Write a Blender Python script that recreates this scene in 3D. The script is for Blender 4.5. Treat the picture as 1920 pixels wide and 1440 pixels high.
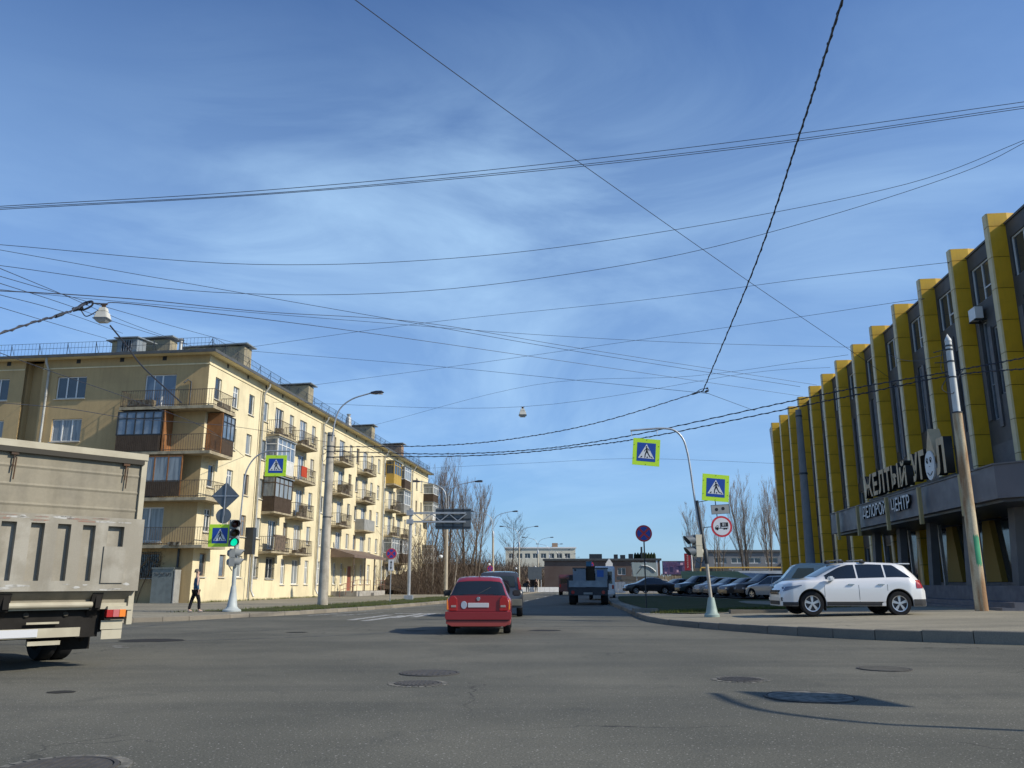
import bpy, bmesh, math, random
from mathutils import Matrix, Vector, noise as mnoise
R = math.radians
S = bpy.context.scene
for o in list(bpy.data.objects): bpy.data.objects.remove(o)
COL = S.collection
RNG = random.Random(7)

# ---------------------------------------------------------------- camera, sky, sun, exposure
cam_d = bpy.data.cameras.new('camera'); cam = bpy.data.objects.new('camera', cam_d); COL.objects.link(cam)
cam_d.sensor_width = 36; cam_d.lens = 29.38; cam_d.clip_end = 4000; cam_d.clip_start = 0.1
cam.location = (0, 0, 1.25); cam.rotation_euler = (R(90 + 13.39), 0, 0)
S.camera = cam
SUN_AZ = 17.0      # degrees behind +X (towards -Y)
SUN_EL = 35.0
sun_d = bpy.data.lights.new('sun', 'SUN'); sun = bpy.data.objects.new('sun', sun_d); COL.objects.link(sun)
sun_d.energy = 5.0; sun_d.angle = R(0.53); sun_d.color = (1.0, 0.93, 0.80)
sv = Vector((math.cos(R(SUN_EL)) * math.cos(R(SUN_AZ)), -math.cos(R(SUN_EL)) * math.sin(R(SUN_AZ)), math.sin(R(SUN_EL))))
sun.rotation_euler = sv.to_track_quat('Z', 'Y').to_euler()
W = bpy.data.worlds.new('World'); S.world = W; W.use_nodes = True
nt = W.node_tree; nt.nodes.clear()
def N(t, **k):
    n = nt.nodes.new(t)
    for a, b in k.items(): setattr(n, a, b)
    return n
out = N('ShaderNodeOutputWorld'); bg = N('ShaderNodeBackground'); sky = N('ShaderNodeTexSky')
sky.sky_type = 'NISHITA'; sky.sun_disc = False; sky.sun_elevation = R(SUN_EL)
sky.sun_rotation = R(90 + SUN_AZ)      # clockwise from +Y
sky.air_density = 1.0; sky.dust_density = 0.55; sky.ozone_density = 3.0; sky.altitude = 10
bg.inputs['Strength'].default_value = 0.088
tc = N('ShaderNodeTexCoord'); mp = N('ShaderNodeMapping')
mp.inputs['Scale'].default_value = (1.5, 1.2, 4.2); mp.inputs['Rotation'].default_value = (R(12), R(38), R(-25))
n1 = N('ShaderNodeTexNoise'); n1.inputs['Scale'].default_value = 1.7; n1.inputs['Detail'].default_value = 9; n1.inputs['Roughness'].default_value = 0.58
n1.inputs['Distortion'].default_value = 0.9
mp2 = N('ShaderNodeMapping'); mp2.inputs['Scale'].default_value = (1.6, 1.2, 1.4); mp2.inputs['Location'].default_value = (0.35, 0.1, 0.25)
n2 = N('ShaderNodeTexNoise'); n2.inputs['Scale'].default_value = 1.0; n2.inputs['Detail'].default_value = 3
r1 = N('ShaderNodeMapRange'); r1.inputs['From Min'].default_value = 0.38; r1.inputs['From Max'].default_value = 0.78
r2 = N('ShaderNodeMapRange'); r2.inputs['From Min'].default_value = 0.36; r2.inputs['From Max'].default_value = 0.66
mul = N('ShaderNodeMath', operation='MULTIPLY'); mul2 = N('ShaderNodeMath', operation='MULTIPLY')
mix = N('ShaderNodeMix', data_type='RGBA'); mix.inputs['B'].default_value = (5.8, 8.8, 12.2, 1)
tint = N('ShaderNodeMix', data_type='RGBA', blend_type='MULTIPLY'); tint.inputs['Factor'].default_value = 1.0
tint.inputs['B'].default_value = (0.70, 1.08, 1.60, 1)
L = nt.links.new
L(tc.outputs['Generated'], mp.inputs['Vector']); L(tc.outputs['Generated'], mp2.inputs['Vector'])
L(mp.outputs[0], n1.inputs['Vector']); L(mp2.outputs[0], n2.inputs['Vector'])
L(n1.outputs['Fac'], r1.inputs['Value']); L(n2.outputs['Fac'], r2.inputs['Value'])
sepz = N('ShaderNodeSeparateXYZ'); L(tc.outputs['Generated'], sepz.inputs[0])
rz_ = N('ShaderNodeValToRGB'); cr_ = rz_.color_ramp
for p_, v_ in ((0.0, 1.0), (.08, .85), (.2, .9), (.40, 1.0), (.52, .5), (.66, .05), (.85, .3)):
    e_ = cr_.elements[0] if p_ == 0 else cr_.elements.new(p_); e_.position = p_; e_.color = (v_, v_, v_, 1)
cr_.elements[-1].color = (.3, .3, .3, 1)
L(sepz.outputs['Z'], rz_.inputs['Fac'])
r1.inputs['To Min'].default_value = 0.0; r2.inputs['To Min'].default_value = 0.0
ad1 = N('ShaderNodeMath', operation='MULTIPLY_ADD'); ad1.inputs[1].default_value = 0.62; ad1.inputs[2].default_value = 0.30
L(r1.outputs[0], mul.inputs[0]); L(r2.outputs[0], mul.inputs[1]); L(mul.outputs[0], ad1.inputs[0]); L(ad1.outputs[0], mul2.inputs[0]); L(rz_.outputs['Color'], mul2.inputs[1])
L(sky.outputs[0], tint.inputs['A']); L(tint.outputs['Result'], mix.inputs['A'])
L(mul2.outputs[0], mix.inputs['Factor']); L(mix.outputs['Result'], bg.inputs['Color']); L(bg.outputs[0], out.inputs[0])
S.view_settings.view_transform = 'Standard'; S.view_settings.look = 'None'
S.view_settings.exposure = 0.0; S.view_settings.gamma = 1.0; S.view_settings.use_curve_mapping = False
S.render.engine = 'CYCLES'
S.render.resolution_x = 1024; S.render.resolution_y = 768
S.cycles.max_bounces = 6; S.cycles.diffuse_bounces = 3; S.cycles.glossy_bounces = 3; S.cycles.transparent_max_bounces = 8

# ---------------------------------------------------------------- materials
MATS = {}
def mat(name, col, rough=0.7, metal=0.0, var=0.0, vscale=2.0, col2=None, fine=0.0, fscale=60.0, bump=0.0, bscale=None,
        streak=0.0, emit=None, spec=None, coat=0.0, stretch=(1, 1, 1), lo=0.42, hi=0.62, brick=None, rand=0.0):
    """col base; col2 mixed in by a large noise (var = strength), fine grain, vertical dirt streaks, bump."""
    if name in MATS: return MATS[name]
    m = bpy.data.materials.new(name); m.use_nodes = True; t = m.node_tree; b = t.nodes['Principled BSDF']
    def nn(ty, **k):
        n = t.nodes.new(ty)
        for a, c in k.items(): setattr(n, a, c)
        return n
    lk = t.links.new
    c4 = (*col, 1)
    b.inputs['Base Color'].default_value = c4; b.inputs['Roughness'].default_value = rough; b.inputs['Metallic'].default_value = metal
    if spec is None and rough > .74: spec = .12
    if spec is not None: b.inputs['Specular IOR Level'].default_value = spec
    if coat: b.inputs['Coat Weight'].default_value = coat; b.inputs['Coat Roughness'].default_value = 0.04
    cur = None; tcn = nn('ShaderNodeTexCoord')
    def mixc(fac, A, B, blend='MIX'):
        x = nn('ShaderNodeMix', data_type='RGBA', blend_type=blend)
        if hasattr(fac, 'links'): lk(fac, x.inputs['Factor'])
        else: x.inputs['Factor'].default_value = fac
        if hasattr(A, 'links'): lk(A, x.inputs['A'])
        else: x.inputs['A'].default_value = A
        if hasattr(B, 'links'): lk(B, x.inputs['B'])
        else: x.inputs['B'].default_value = B
        return x.outputs['Result']
    def nz(scale, detail=4, st=None, rgh=0.55):
        n = nn('ShaderNodeTexNoise'); n.inputs['Scale'].default_value = scale; n.inputs['Detail'].default_value = detail; n.inputs['Roughness'].default_value = rgh
        mm = nn('ShaderNodeMapping'); mm.inputs['Scale'].default_value = st or stretch
        lk(tcn.outputs['Object'], mm.inputs['Vector']); lk(mm.outputs[0], n.inputs['Vector'])
        return n.outputs['Fac']
    def rg(x, a, c, d=0.0, e=1.0):
        r = nn('ShaderNodeMapRange'); r.inputs['From Min'].default_value = a; r.inputs['From Max'].default_value = c
        r.inputs['To Min'].default_value = d; r.inputs['To Max'].default_value = e; lk(x, r.inputs['Value']); return r.outputs[0]
    cur = c4
    if brick:
        bt = nn('ShaderNodeTexBrick'); bt.inputs['Color1'].default_value = c4; bt.inputs['Color2'].default_value = (*[x * 0.8 for x in col], 1)
        bt.inputs['Mortar'].default_value = (*brick[1], 1); bt.inputs['Scale'].default_value = brick[0]; bt.inputs['Mortar Size'].default_value = 0.012
        lk(tcn.outputs['Object'], bt.inputs['Vector']); cur = bt.outputs['Color']
    if var:
        c2 = col2 or tuple(x * 0.6 for x in col)
        cur = mixc(rg(nz(vscale), lo, hi, 0, var), cur, (*c2, 1))
    if streak:
        cur = mixc(rg(nz(3.0, 4, (1.6, 1.6, 0.12)), 0.45, 0.75, 0, streak), cur, (*[x * 0.45 for x in col], 1))
    if fine:
        g = rg(nz(fscale, 3, (1, 1, 1), 0.7), 0.3, 0.7, 1 - fine, 1 + fine)
        cb = nn('ShaderNodeCombineColor'); lk(g, cb.inputs[0]); lk(g, cb.inputs[1]); lk(g, cb.inputs[2])
        cur = mixc(1.0, cur, cb.outputs[0], 'MULTIPLY')
    if rand:
        oi = nn('ShaderNodeObjectInfo'); g = rg(oi.outputs['Random'], 0, 1, 1 - rand, 1 + rand)
        cb = nn('ShaderNodeCombineColor'); lk(g, cb.inputs[0]); lk(g, cb.inputs[1]); lk(g, cb.inputs[2])
        cur = mixc(1.0, cur, cb.outputs[0], 'MULTIPLY')
    if hasattr(cur, 'links'): lk(cur, b.inputs['Base Color'])
    if var or fine:
        lk(rg(nz(vscale * 1.7), 0.3, 0.7, max(rough - 0.12, 0.02), min(rough + 0.1, 1)), b.inputs['Roughness'])
    if bump:
        bp = nn('ShaderNodeBump'); bp.inputs['Strength'].default_value = bump; bp.inputs['Distance'].default_value = 0.02
        lk(nz(bscale or fscale, 4, (1, 1, 1)), bp.inputs['Height']); lk(bp.outputs[0], b.inputs['Normal'])
    if emit: b.inputs['Emission Color'].default_value = (*emit[0], 1); b.inputs['Emission Strength'].default_value = emit[1]
    MATS[name] = m; return m

# ---------------------------------------------------------------- mesh builder
class M:
    def __init__(s, T=None): s.v = []; s.f = []; s.m = []; s.T = T
    def add(s, vs, fs, mi=0):
        k = len(s.v)
        for p in vs:
            p = Vector(p); s.v.append(tuple(s.T @ p) if s.T is not None else tuple(p))
        for f in fs: s.f.append([i + k for i in f]); s.m.append(mi)
    def quad(s, a, b, c, d, mi=0): s.add([a, b, c, d], [(0, 1, 2, 3)], mi)
    def box(s, x0, x1, y0, y1, z0, z1, mi=0):
        if x0 > x1: x0, x1 = x1, x0
        if y0 > y1: y0, y1 = y1, y0
        if z0 > z1: z0, z1 = z1, z0
        s.add([(x0, y0, z0), (x1, y0, z0), (x1, y1, z0), (x0, y1, z0), (x0, y0, z1), (x1, y0, z1), (x1, y1, z1), (x0, y1, z1)],
              [(0, 3, 2, 1), (4, 5, 6, 7), (0, 1, 5, 4), (1, 2, 6, 5), (2, 3, 7, 6), (3, 0, 4, 7)], mi)
    def cbox(s, c, sz, mi=0): s.box(c[0] - sz[0] / 2, c[0] + sz[0] / 2, c[1] - sz[1] / 2, c[1] + sz[1] / 2, c[2] - sz[2] / 2, c[2] + sz[2] / 2, mi)
    def beam(s, a, b, w, h, mi=0, up=(0, 0, 1)):
        a = Vector(a); b = Vector(b); d = (b - a).normalized(); u = Vector(up)
        if abs(d.dot(u)) > 0.98: u = Vector((1, 0, 0))
        x = d.cross(u).normalized() * w / 2; z = x.cross(d).normalized() * h / 2
        vs = [p + sx * x + sz * z for p in (a, b) for sx, sz in ((-1, -1), (1, -1), (1, 1), (-1, 1))]
        s.add(vs, [(0, 1, 2, 3), (7, 6, 5, 4), (0, 4, 5, 1), (1, 5, 6, 2), (2, 6, 7, 3), (3, 7, 4, 0)], mi)
    def prism(s, pts, f, n0, n1, mi=0):
        """pts: 2D polygon (ccw), f(u,v,w)->3D, extruded w from n0 to n1"""
        n = len(pts); vs = [f(u, v, n0) for u, v in pts] + [f(u, v, n1) for u, v in pts]
        fs = [tuple(range(n - 1, -1, -1)), tuple(range(n, 2 * n))] + [(i, (i + 1) % n, n + (i + 1) % n, n + i) for i in range(n)]
        s.add(vs, fs, mi)
    def tube(s, path, r, n=8, mi=0, caps=True):
        path = [Vector(p) for p in path]; rs = r if isinstance(r, (list, tuple)) else [r] * len(path)
        vs = []; t0 = (path[1] - path[0]).normalized(); u = Vector((0, 0, 1)) if abs(t0.z) < 0.9 else Vector((1, 0, 0))
        x = t0.cross(u).normalized()
        for i, p in enumerate(path):
            t = (path[min(i + 1, len(path) - 1)] - path[max(i - 1, 0)]).normalized()
            x = (x - t * x.dot(t)).normalized(); y = t.cross(x)
            for k in range(n):
                a = 2 * math.pi * k / n; vs.append(p + rs[i] * (math.cos(a) * x + math.sin(a) * y))
        fs = [(i * n + k, i * n + (k + 1) % n, (i + 1) * n + (k + 1) % n, (i + 1) * n + k) for i in range(len(path) - 1) for k in range(n)]
        if caps: fs += [tuple(range(n - 1, -1, -1)), tuple(range((len(path) - 1) * n, len(path) * n))]
        s.add(vs, fs, mi)
    def lathe(s, prof, n=16, c=(0, 0, 0), axis='z', mi=0, caps=True):
        vs = []
        for r, z in prof:
            for k in range(n):
                a = 2 * math.pi * k / n; p = (r * math.cos(a), r * math.sin(a), z)
                if axis == 'y': p = (p[0], p[2], p[1])
                if axis == 'x': p = (p[2], p[0], p[1])
                vs.append((p[0] + c[0], p[1] + c[1], p[2] + c[2]))
        fs = [(i * n + k, i * n + (k + 1) % n, (i + 1) * n + (k + 1) % n, (i + 1) * n + k) for i in range(len(prof) - 1) for k in range(n)]
        if caps and prof[0][0] > 1e-6: fs.append(tuple(range(n - 1, -1, -1)))
        if caps and prof[-1][0] > 1e-6: fs.append(tuple(range((len(prof) - 1) * n, len(prof) * n)))
        s.add(vs, fs, mi)
    def mesh(s, name, mats, smooth=None):
        me = bpy.data.meshes.new(name); me.from_pydata(s.v, [], s.f)
        for m_ in (mats if isinstance(mats, (list, tuple)) else [mats]): me.materials.append(m_)
        me.polygons.foreach_set('material_index', s.m)
        bm = bmesh.new(); bm.from_mesh(me)
        if len(bm.verts) < 60000:
            bmesh.ops.remove_doubles(bm, verts=bm.verts, dist=1e-5) if smooth else None
            bmesh.ops.recalc_face_normals(bm, faces=bm.faces)
        if smooth:
            for f in bm.faces: f.smooth = True
            a = R(smooth)
            for e in bm.edges:
                if len(e.link_faces) != 2 or e.calc_face_angle(0) > a: e.smooth = False
        bm.to_mesh(me); bm.free()
        return me
    def build(s, name, mats, parent=None, smooth=None, **tags):
        return put(name, s.mesh(name, mats, smooth), parent, **tags)
def put(name, me, parent=None, loc=None, rot=None, **tags):
    o = bpy.data.objects.new(name, me); COL.objects.link(o)
    if parent is not None: o.parent = parent
    if loc is not None: o.location = loc
    if rot is not None: o.rotation_euler = rot
    for k, v in tags.items():
        if v is not None: o[k] = v
    return o
def thing(name, label, category, loc=(0, 0, 0), rz=0.0, group=None, rot=None):
    o = bpy.data.objects.new(name, None); COL.objects.link(o); o.location = loc; o.rotation_euler = rot or (0, 0, rz)
    o.empty_display_size = 0.2
    o['label'] = label; o['category'] = category
    if group: o['group'] = group
    return o
KIDS = {}
def dup(root, loc=None, rz=None, label=None, group=None, rot=None, swap=None):
    def cp(o, par):
        c = o.copy(); COL.objects.link(c)
        if par is not None: c.parent = par
        for ch in list(o.children): cp(ch, c)
        return c
    r = cp(root, None)
    if loc is not None: r.location = loc
    if rz is not None: r.rotation_euler = (0, 0, rz)
    if rot is not None: r.rotation_euler = rot
    if label: r['label'] = label
    if group: r['group'] = group
    return r
def lerp(a, b, t): return a + (b - a) * t
def pl(pts, x):
    if x <= pts[0][0]: return pts[0][1]
    for (a, b), (c, d) in zip(pts, pts[1:]):
        if x <= c: return b + (d - b) * (x - a) / (c - a) if c > a else d
    return pts[-1][1]
def smooth_path(pts, n=6):
    """Catmull-Rom through 3D points"""
    P = [Vector(p) for p in pts]; Q = [2 * P[0] - P[1]] + P + [2 * P[-1] - P[-2]]; out_ = []
    for i in range(1, len(Q) - 2):
        for k in range(n):
            t = k / n; a, b, c, d = Q[i - 1], Q[i], Q[i + 1], Q[i + 2]
            out_.append(0.5 * ((2 * b) + (c - a) * t + (2 * a - 5 * b + 4 * c - d) * t * t + (3 * b - a - 3 * c + d) * t ** 3))
    out_.append(P[-1]); return out_

# shared materials
m_concrete = mat('concrete', (0.36, 0.34, 0.30), 0.9, var=0.7, vscale=1.5, col2=(0.24, 0.22, 0.19), fine=0.15, fscale=40, bump=0.3)
m_polec = mat('pole_concrete', (0.46, 0.42, 0.35), 0.9, var=0.8, vscale=2.0, col2=(0.30, 0.27, 0.22), fine=0.12, fscale=30, streak=0.5)
m_galv = mat('galvanised_steel', (0.42, 0.44, 0.46), 0.5, 0.5, var=0.4, vscale=4)
m_darkm = mat('dark_metal', (0.045, 0.05, 0.055), 0.5, 0.4, var=0.3)
m_rust = mat('rusty_iron', (0.07, 0.055, 0.045), 0.8, 0.2, var=0.7, vscale=6, col2=(0.14, 0.07, 0.035))
m_black = mat('black_rubber', (0.015, 0.015, 0.016), 0.75)
m_blackp = mat('black_paint', (0.008, 0.008, 0.01), 0.5)
m_white = mat('white_paint', (0.78, 0.78, 0.76), 0.5, var=0.25, vscale=3, col2=(0.6, 0.6, 0.57))
m_cable = mat('cable_sheath', (0.025, 0.03, 0.045), 0.6)
m_glassc = mat('glass_with_cream_curtain', (0.36, 0.33, 0.27), 0.2, spec=0.7, var=0.8, vscale=2.0, col2=(0.13, 0.12, 0.10), stretch=(3, 3, 0.2))
m_glassd = mat('window_glass', (0.03, 0.04, 0.05), 0.06, 0.0, spec=0.9, var=0.3, vscale=0.8, col2=(0.06, 0.08, 0.10))
m_glassl = mat('glass_with_curtain', (0.26, 0.28, 0.28), 0.15, 0.0, spec=0.7, var=0.7, vscale=2.5, col2=(0.10, 0.11, 0.12), stretch=(3, 3, 0.3))
m_glassb = mat('sky_reflecting_glass', (0.10, 0.14, 0.19), 0.05, 0.0, spec=0.9, var=0.6, vscale=0.9, col2=(0.28, 0.31, 0.34))
m_frame = mat('window_frame_white', (0.72, 0.72, 0.69), 0.5)
m_framew = mat('window_frame_wood', (0.30, 0.23, 0.17), 0.8, var=0.5, vscale=6)
# ---------------------------------------------------------------- ground, road, pavements
road_m = bpy.data.materials.new('asphalt'); road_m.use_nodes = True
def asphalt_nodes(m, base, light, dark, spec_amt):
    t = m.node_tree; b = t.nodes['Principled BSDF']; lk = t.links.new
    def nn(ty, **k):
        n = t.nodes.new(ty)
        for a, c in k.items(): setattr(n, a, c)
        return n
    tcn = nn('ShaderNodeTexCoord')
    def nz(scale, det, st=(1, 1, 1), rot=0, rgh=0.55, dist=0):
        mm = nn('ShaderNodeMapping'); mm.inputs['Scale'].default_value = st; mm.inputs['Rotation'].default_value = (0, 0, rot)
        n = nn('ShaderNodeTexNoise'); n.inputs['Scale'].default_value = scale; n.inputs['Detail'].default_value = det; n.inputs['Roughness'].default_value = rgh
        n.inputs['Distortion'].default_value = dist
        lk(tcn.outputs['Object'], mm.inputs[0]); lk(mm.outputs[0], n.inputs['Vector']); return n.outputs['Fac']
    def rg(x, a, c, d=0.0, e=1.0):
        r = nn('ShaderNodeMapRange'); r.inputs['From Min'].default_value = a; r.inputs['From Max'].default_value = c
        r.inputs['To Min'].default_value = d; r.inputs['To Max'].default_value = e; lk(x, r.inputs['Value']); return r.outputs[0]
    def mx(f, A, B, bl='MIX'):
        x = nn('ShaderNodeMix', data_type='RGBA', blend_type=bl)
        lk(f, x.inputs['Factor']) if hasattr(f, 'links') else setattr(x.inputs['Factor'], 'default_value', f)
        for v, k in ((A, 'A'), (B, 'B')):
            lk(v, x.inputs[k]) if hasattr(v, 'links') else setattr(x.inputs[k], 'default_value', v)
        return x.outputs['Result']
    c = mx(rg(nz(0.25, 5), 0.38, 0.62), (*base, 1), (*light, 1))
    c = mx(rg(nz(0.6, 4, (0.12, 1.6, 1), R(-14)), 0.48, 0.72, 0, 0.5), c, (*dark, 1))          # long wheel-worn bands
    c = mx(rg(nz(1.3, 5, (1, 1, 1), 0, 0.7, 1.0), 0.55, 0.74, 0, 0.55), c, (*dark, 1))         # blotches of oil and tar
    g = rg(nz(55, 2, rgh=0.8), 0.32, 0.70, 0.62, 1.42)
    cb = nn('ShaderNodeCombineColor'); [lk(g, cb.inputs[i]) for i in range(3)]
    c = mx(1.0, c, cb.outputs[0], 'MULTIPLY')
    c = mx(rg(nz(34, 1, rgh=0.9), 0.67, 0.72, 0, spec_amt), c, (0.42, 0.40, 0.36, 1))          # pale chippings
    vo = nn('ShaderNodeTexVoronoi'); vo.feature = 'DISTANCE_TO_EDGE'; vo.inputs['Scale'].default_value = 0.21
    mm = nn('ShaderNodeMapping'); ad = nn('ShaderNodeVectorMath', operation='ADD')
    nzc = nn('ShaderNodeTexNoise'); nzc.inputs['Scale'].default_value = 1.2; nzc.inputs['Detail'].default_value = 5
    lk(tcn.outputs['Object'], nzc.inputs['Vector']); lk(tcn.outputs['Object'], ad.inputs[0]); lk(nzc.outputs['Color'], ad.inputs[1])
    lk(ad.outputs[0], vo.inputs['Vector'])
    gate = rg(nz(0.17, 2), 0.5, 0.6)
    cr = rg(vo.outputs['Distance'], 0.004, 0.0015, 0, 0.7); ml = nn('ShaderNodeMath', operation='MULTIPLY'); lk(cr, ml.inputs[0]); lk(gate, ml.inputs[1])
    c = mx(ml.outputs[0], c, (0.02, 0.02, 0.02, 1))
    lk(c, b.inputs['Base Color']); b.inputs['Roughness'].default_value = 0.85; b.inputs['Specular IOR Level'].default_value = .18
    bp = nn('ShaderNodeBump'); bp.inputs['Strength'].default_value = 0.5; bp.inputs['Distance'].default_value = 0.006
    lk(nz(70, 3), bp.inputs['Height']); lk(bp.outputs[0], b.inputs['Normal'])
asphalt_nodes(road_m, (0.094, 0.092, 0.075), (0.136, 0.130, 0.104), (0.060, 0.061, 0.054), 0.8)
pave_m = bpy.data.materials.new('pavement_asphalt'); pave_m.use_nodes = True
asphalt_nodes(pave_m, (0.225, 0.205, 0.155), (0.285, 0.255, 0.19), (0.13, 0.12, 0.095), 0.4)
m_earth = mat('bare_earth', (0.12, 0.10, 0.065), 1.0, var=0.8, vscale=0.3, col2=(0.06, 0.085, 0.025), fine=0.2, fscale=20, bump=0.4)
m_grass = mat('grass_ground', (0.040, 0.058, 0.014), 1.0, var=0.8, vscale=1.2, col2=(0.075, 0.068, 0.032), fine=0.35, fscale=30, bump=0.8)
m_kerb = mat('kerb_granite', (0.22, 0.195, 0.155), 0.85, var=0.6, vscale=3, col2=(0.19, 0.17, 0.14), fine=0.2, fscale=50, rand=0.15)

def sheet(name, pts, z, m, **tags):
    b = M(); b.add([(x, y, z if not callable(z) else z(x, y)) for x, y in pts], [tuple(range(len(pts)))])
    me = b.mesh(name, m); bm = bmesh.new(); bm.from_mesh(me); bmesh.ops.triangulate(bm, faces=bm.faces, ngon_method='EAR_CLIP')
    for f in bm.faces:
        if f.normal.z < 0: f.normal_flip()
    bm.to_mesh(me); bm.free()
    return put(name, me, kind='structure', **tags)
g = M(); g.quad((-1500, -300, -0.03), (1500, -300, -0.03), (1500, 3000, -0.03), (-1500, 3000, -0.03)); g.build('ground', m_earth, kind='structure')

KL = [(-60, 16.5), (-34, 19.5), (-22, 22.2), (-16, 25.0), (-11.85, 28.6), (-10.3, 31.4), (-7.6, 38.2), (-4.3, 53.4), (0.0, 86.0), (3.0, 110), (10.3, 170), (22, 270), (70, 680)]
KR = [(60, 10.5), (34, 13.5), (20, 15.6), (14, 16.9), (10.54, 18.0), (7.83, 20.0), (6.15, 22.8), (5.0, 26.0), (4.6, 28.6), (4.65, 31.6), (5.2, 40), (6.25, 56.0), (10.0, 86), (13.2, 110), (20.4, 170), (32.5, 270), (82, 680)]
def spl(P, n=5): return [(p.x, p.y) for p in smooth_path([(a, b, 0) for a, b in P], n)]
KLs, KRs = spl(KL), spl(KR)
sheet('road', [(-60, -60), (60, -60)] + KRs + KLs[::-1], 0.0, road_m)
# pavement heights
def zl(x, y): return 0.12
def zr(x, y):                       # right pavement climbs gently away from the kerb
    return 0.135 + 0.022 * max(0.0, min(10.0, (x - 5.0))) * max(0.0, min(1.0, (58 - y) / 16))
def offs(P, d):
    out_ = []
    for i, (x, y) in enumerate(P):
        a = Vector(P[max(i - 1, 0)]); b = Vector(P[min(i + 1, len(P) - 1)]); t = (b - a).normalized(); out_.append((x - t.y * d, y + t.x * d))
    return out_
KW = 0.16
KLo = offs(KLs, KW); KRo = offs(KRs, -KW)
# left: pavement sheet from kerb to building and far away
sheet('left_pavement', KLo + [(40, 690), (-90, 690), (-90, 20)], 0.12, pave_m)
# right
b = M()
far = offs(KRs, -30)
rows = [offs(KRs, -KW), offs(KRs, -2.0), offs(KRs, -5.0), offs(KRs, -10.0), offs(KRs, -16.0), far]
rows = [rows[0], rows[1], rows[2]]
# strips near kerb, then one wide sheet
zf = zr
def pt(p): return (p[0], p[1], zf(*p))
near_i = [i for i, p in enumerate(KRs)]
b = M()
for i in range(len(KRs) - 1):
    p0, p1 = KRo[i], KRo[i + 1]; q0, q1 = (75.0, p0[1] + 2 if p0[1] > 18 else p0[1] + 2), (75.0, p1[1] + 2)
    n = 14
    for k in range(n):
        t0 = (k / n) ** 1.8; t1 = ((k + 1) / n) ** 1.8
        def L_(p, q, t): x = lerp(p[0], q[0], t); y = lerp(p[1], q[1], t); return (x, y, zf(x, y))
        if p0[0] < 72 and p1[0] < 72: b.quad(L_(p0, q0, t0), L_(p0, q0, t1), L_(p1, q1, t1), L_(p1, q1, t0))
b.build('right_pavement', pave_m, kind='structure')
# kerbs: single stones where they show, one strip beyond
def kerb(name, P, side, z, y0, y1, stone, smin):
    root = bpy.data.objects.new(name, None); COL.objects.link(root); root['kind'] = 'structure'
    # arc-length walk
    acc = [0.0]
    for a, c in zip(P, P[1:]): acc.append(acc[-1] + math.dist(a, c))
    def at(s):
        for i in range(len(acc) - 1):
            if s <= acc[i + 1]:
                t = (s - acc[i]) / (acc[i + 1] - acc[i]); return Vector((lerp(P[i][0], P[i + 1][0], t), lerp(P[i][1], P[i + 1][1], t), 0))
        return Vector((*P[-1], 0))
    s = 0.0; rest = M(); w = KW + 0.02; rr = random.Random(3)
    while s < acc[-1] - 0.5:
        a = at(s); inview = abs(a.x) < a.y * 0.68 and a.y > 8 and y0 <= a.y <= y1
        ln = stone if a.y < 120 else 12.0
        c = at(min(s + ln, acc[-1])); d = (c - a).normalized(); n = Vector((-d.y, d.x, 0)) * side
        e0 = a + d * 0.008; e1 = c - d * 0.008
        zt = (z if not callable(z) else z(a.x, a.y)) + (rr.uniform(-0.008, 0.008) if inview else 0); jog = n * (rr.uniform(-0.008, 0.008) if inview else 0)
        m_ = M() if inview else rest
        ch = 0.018
        prof = [(0, -0.02), (0.01, zt - ch), (0.01 + ch, zt), (w, zt), (w, -0.02)]
        vs = [tuple(e + jog + n * u + Vector((0, 0, v))) for e in (e0, e1) for u, v in prof]
        m_.add(vs, [(0, 1, 2, 3, 4), (9, 8, 7, 6, 5)] + [(i, i + 1, i + 6, i + 5) for i in range(4)])
        if inview: m_.build('kerb_stone', m_kerb, root)
        s += ln
    rest.build('far_kerb', m_kerb, root)
kerb('left_kerb', KLs, 1, 0.145, 20, 62, 1.0, 0)
kerb('right_kerb', KRs, -1, lambda x, y: zr(x, y) + 0.016, 14, 62, 1.0, 0)

# lawns
def poly_strip(P, a, c, y0, y1): 
    A = [p for p in offs(P, a) if y0 <= p[1] <= y1]; B = [p for p in offs(P, c) if y0 <= p[1] <= y1]; return A + B[::-1]
sheet('left_lawn', poly_strip(KLs, 0.9, 4.0, 34.5, 330), 0.135, m_grass)
sheet('right_lawn', [(5.3, 33.0), (6.5, 31.0), (12, 34.2), (18.5, 36.5), (19.5, 44)] + [(15.5, 60), (13.5, 74)] + [p for p in offs(KRs, -0.7) if 34.5 <= p[1] <= 74][::-1], lambda x, y: zr(x, y) + 0.02, m_grass)
sheet('parking_lot', [(20.5, 42), (30, 44), (36, 92), (16, 92), (14.3, 76), (16.3, 60)], lambda x, y: 0.225 if y > 50 else 0.39, mat('lot_asphalt', (0.06, 0.06, 0.058), 0.9, var=0.5))
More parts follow.
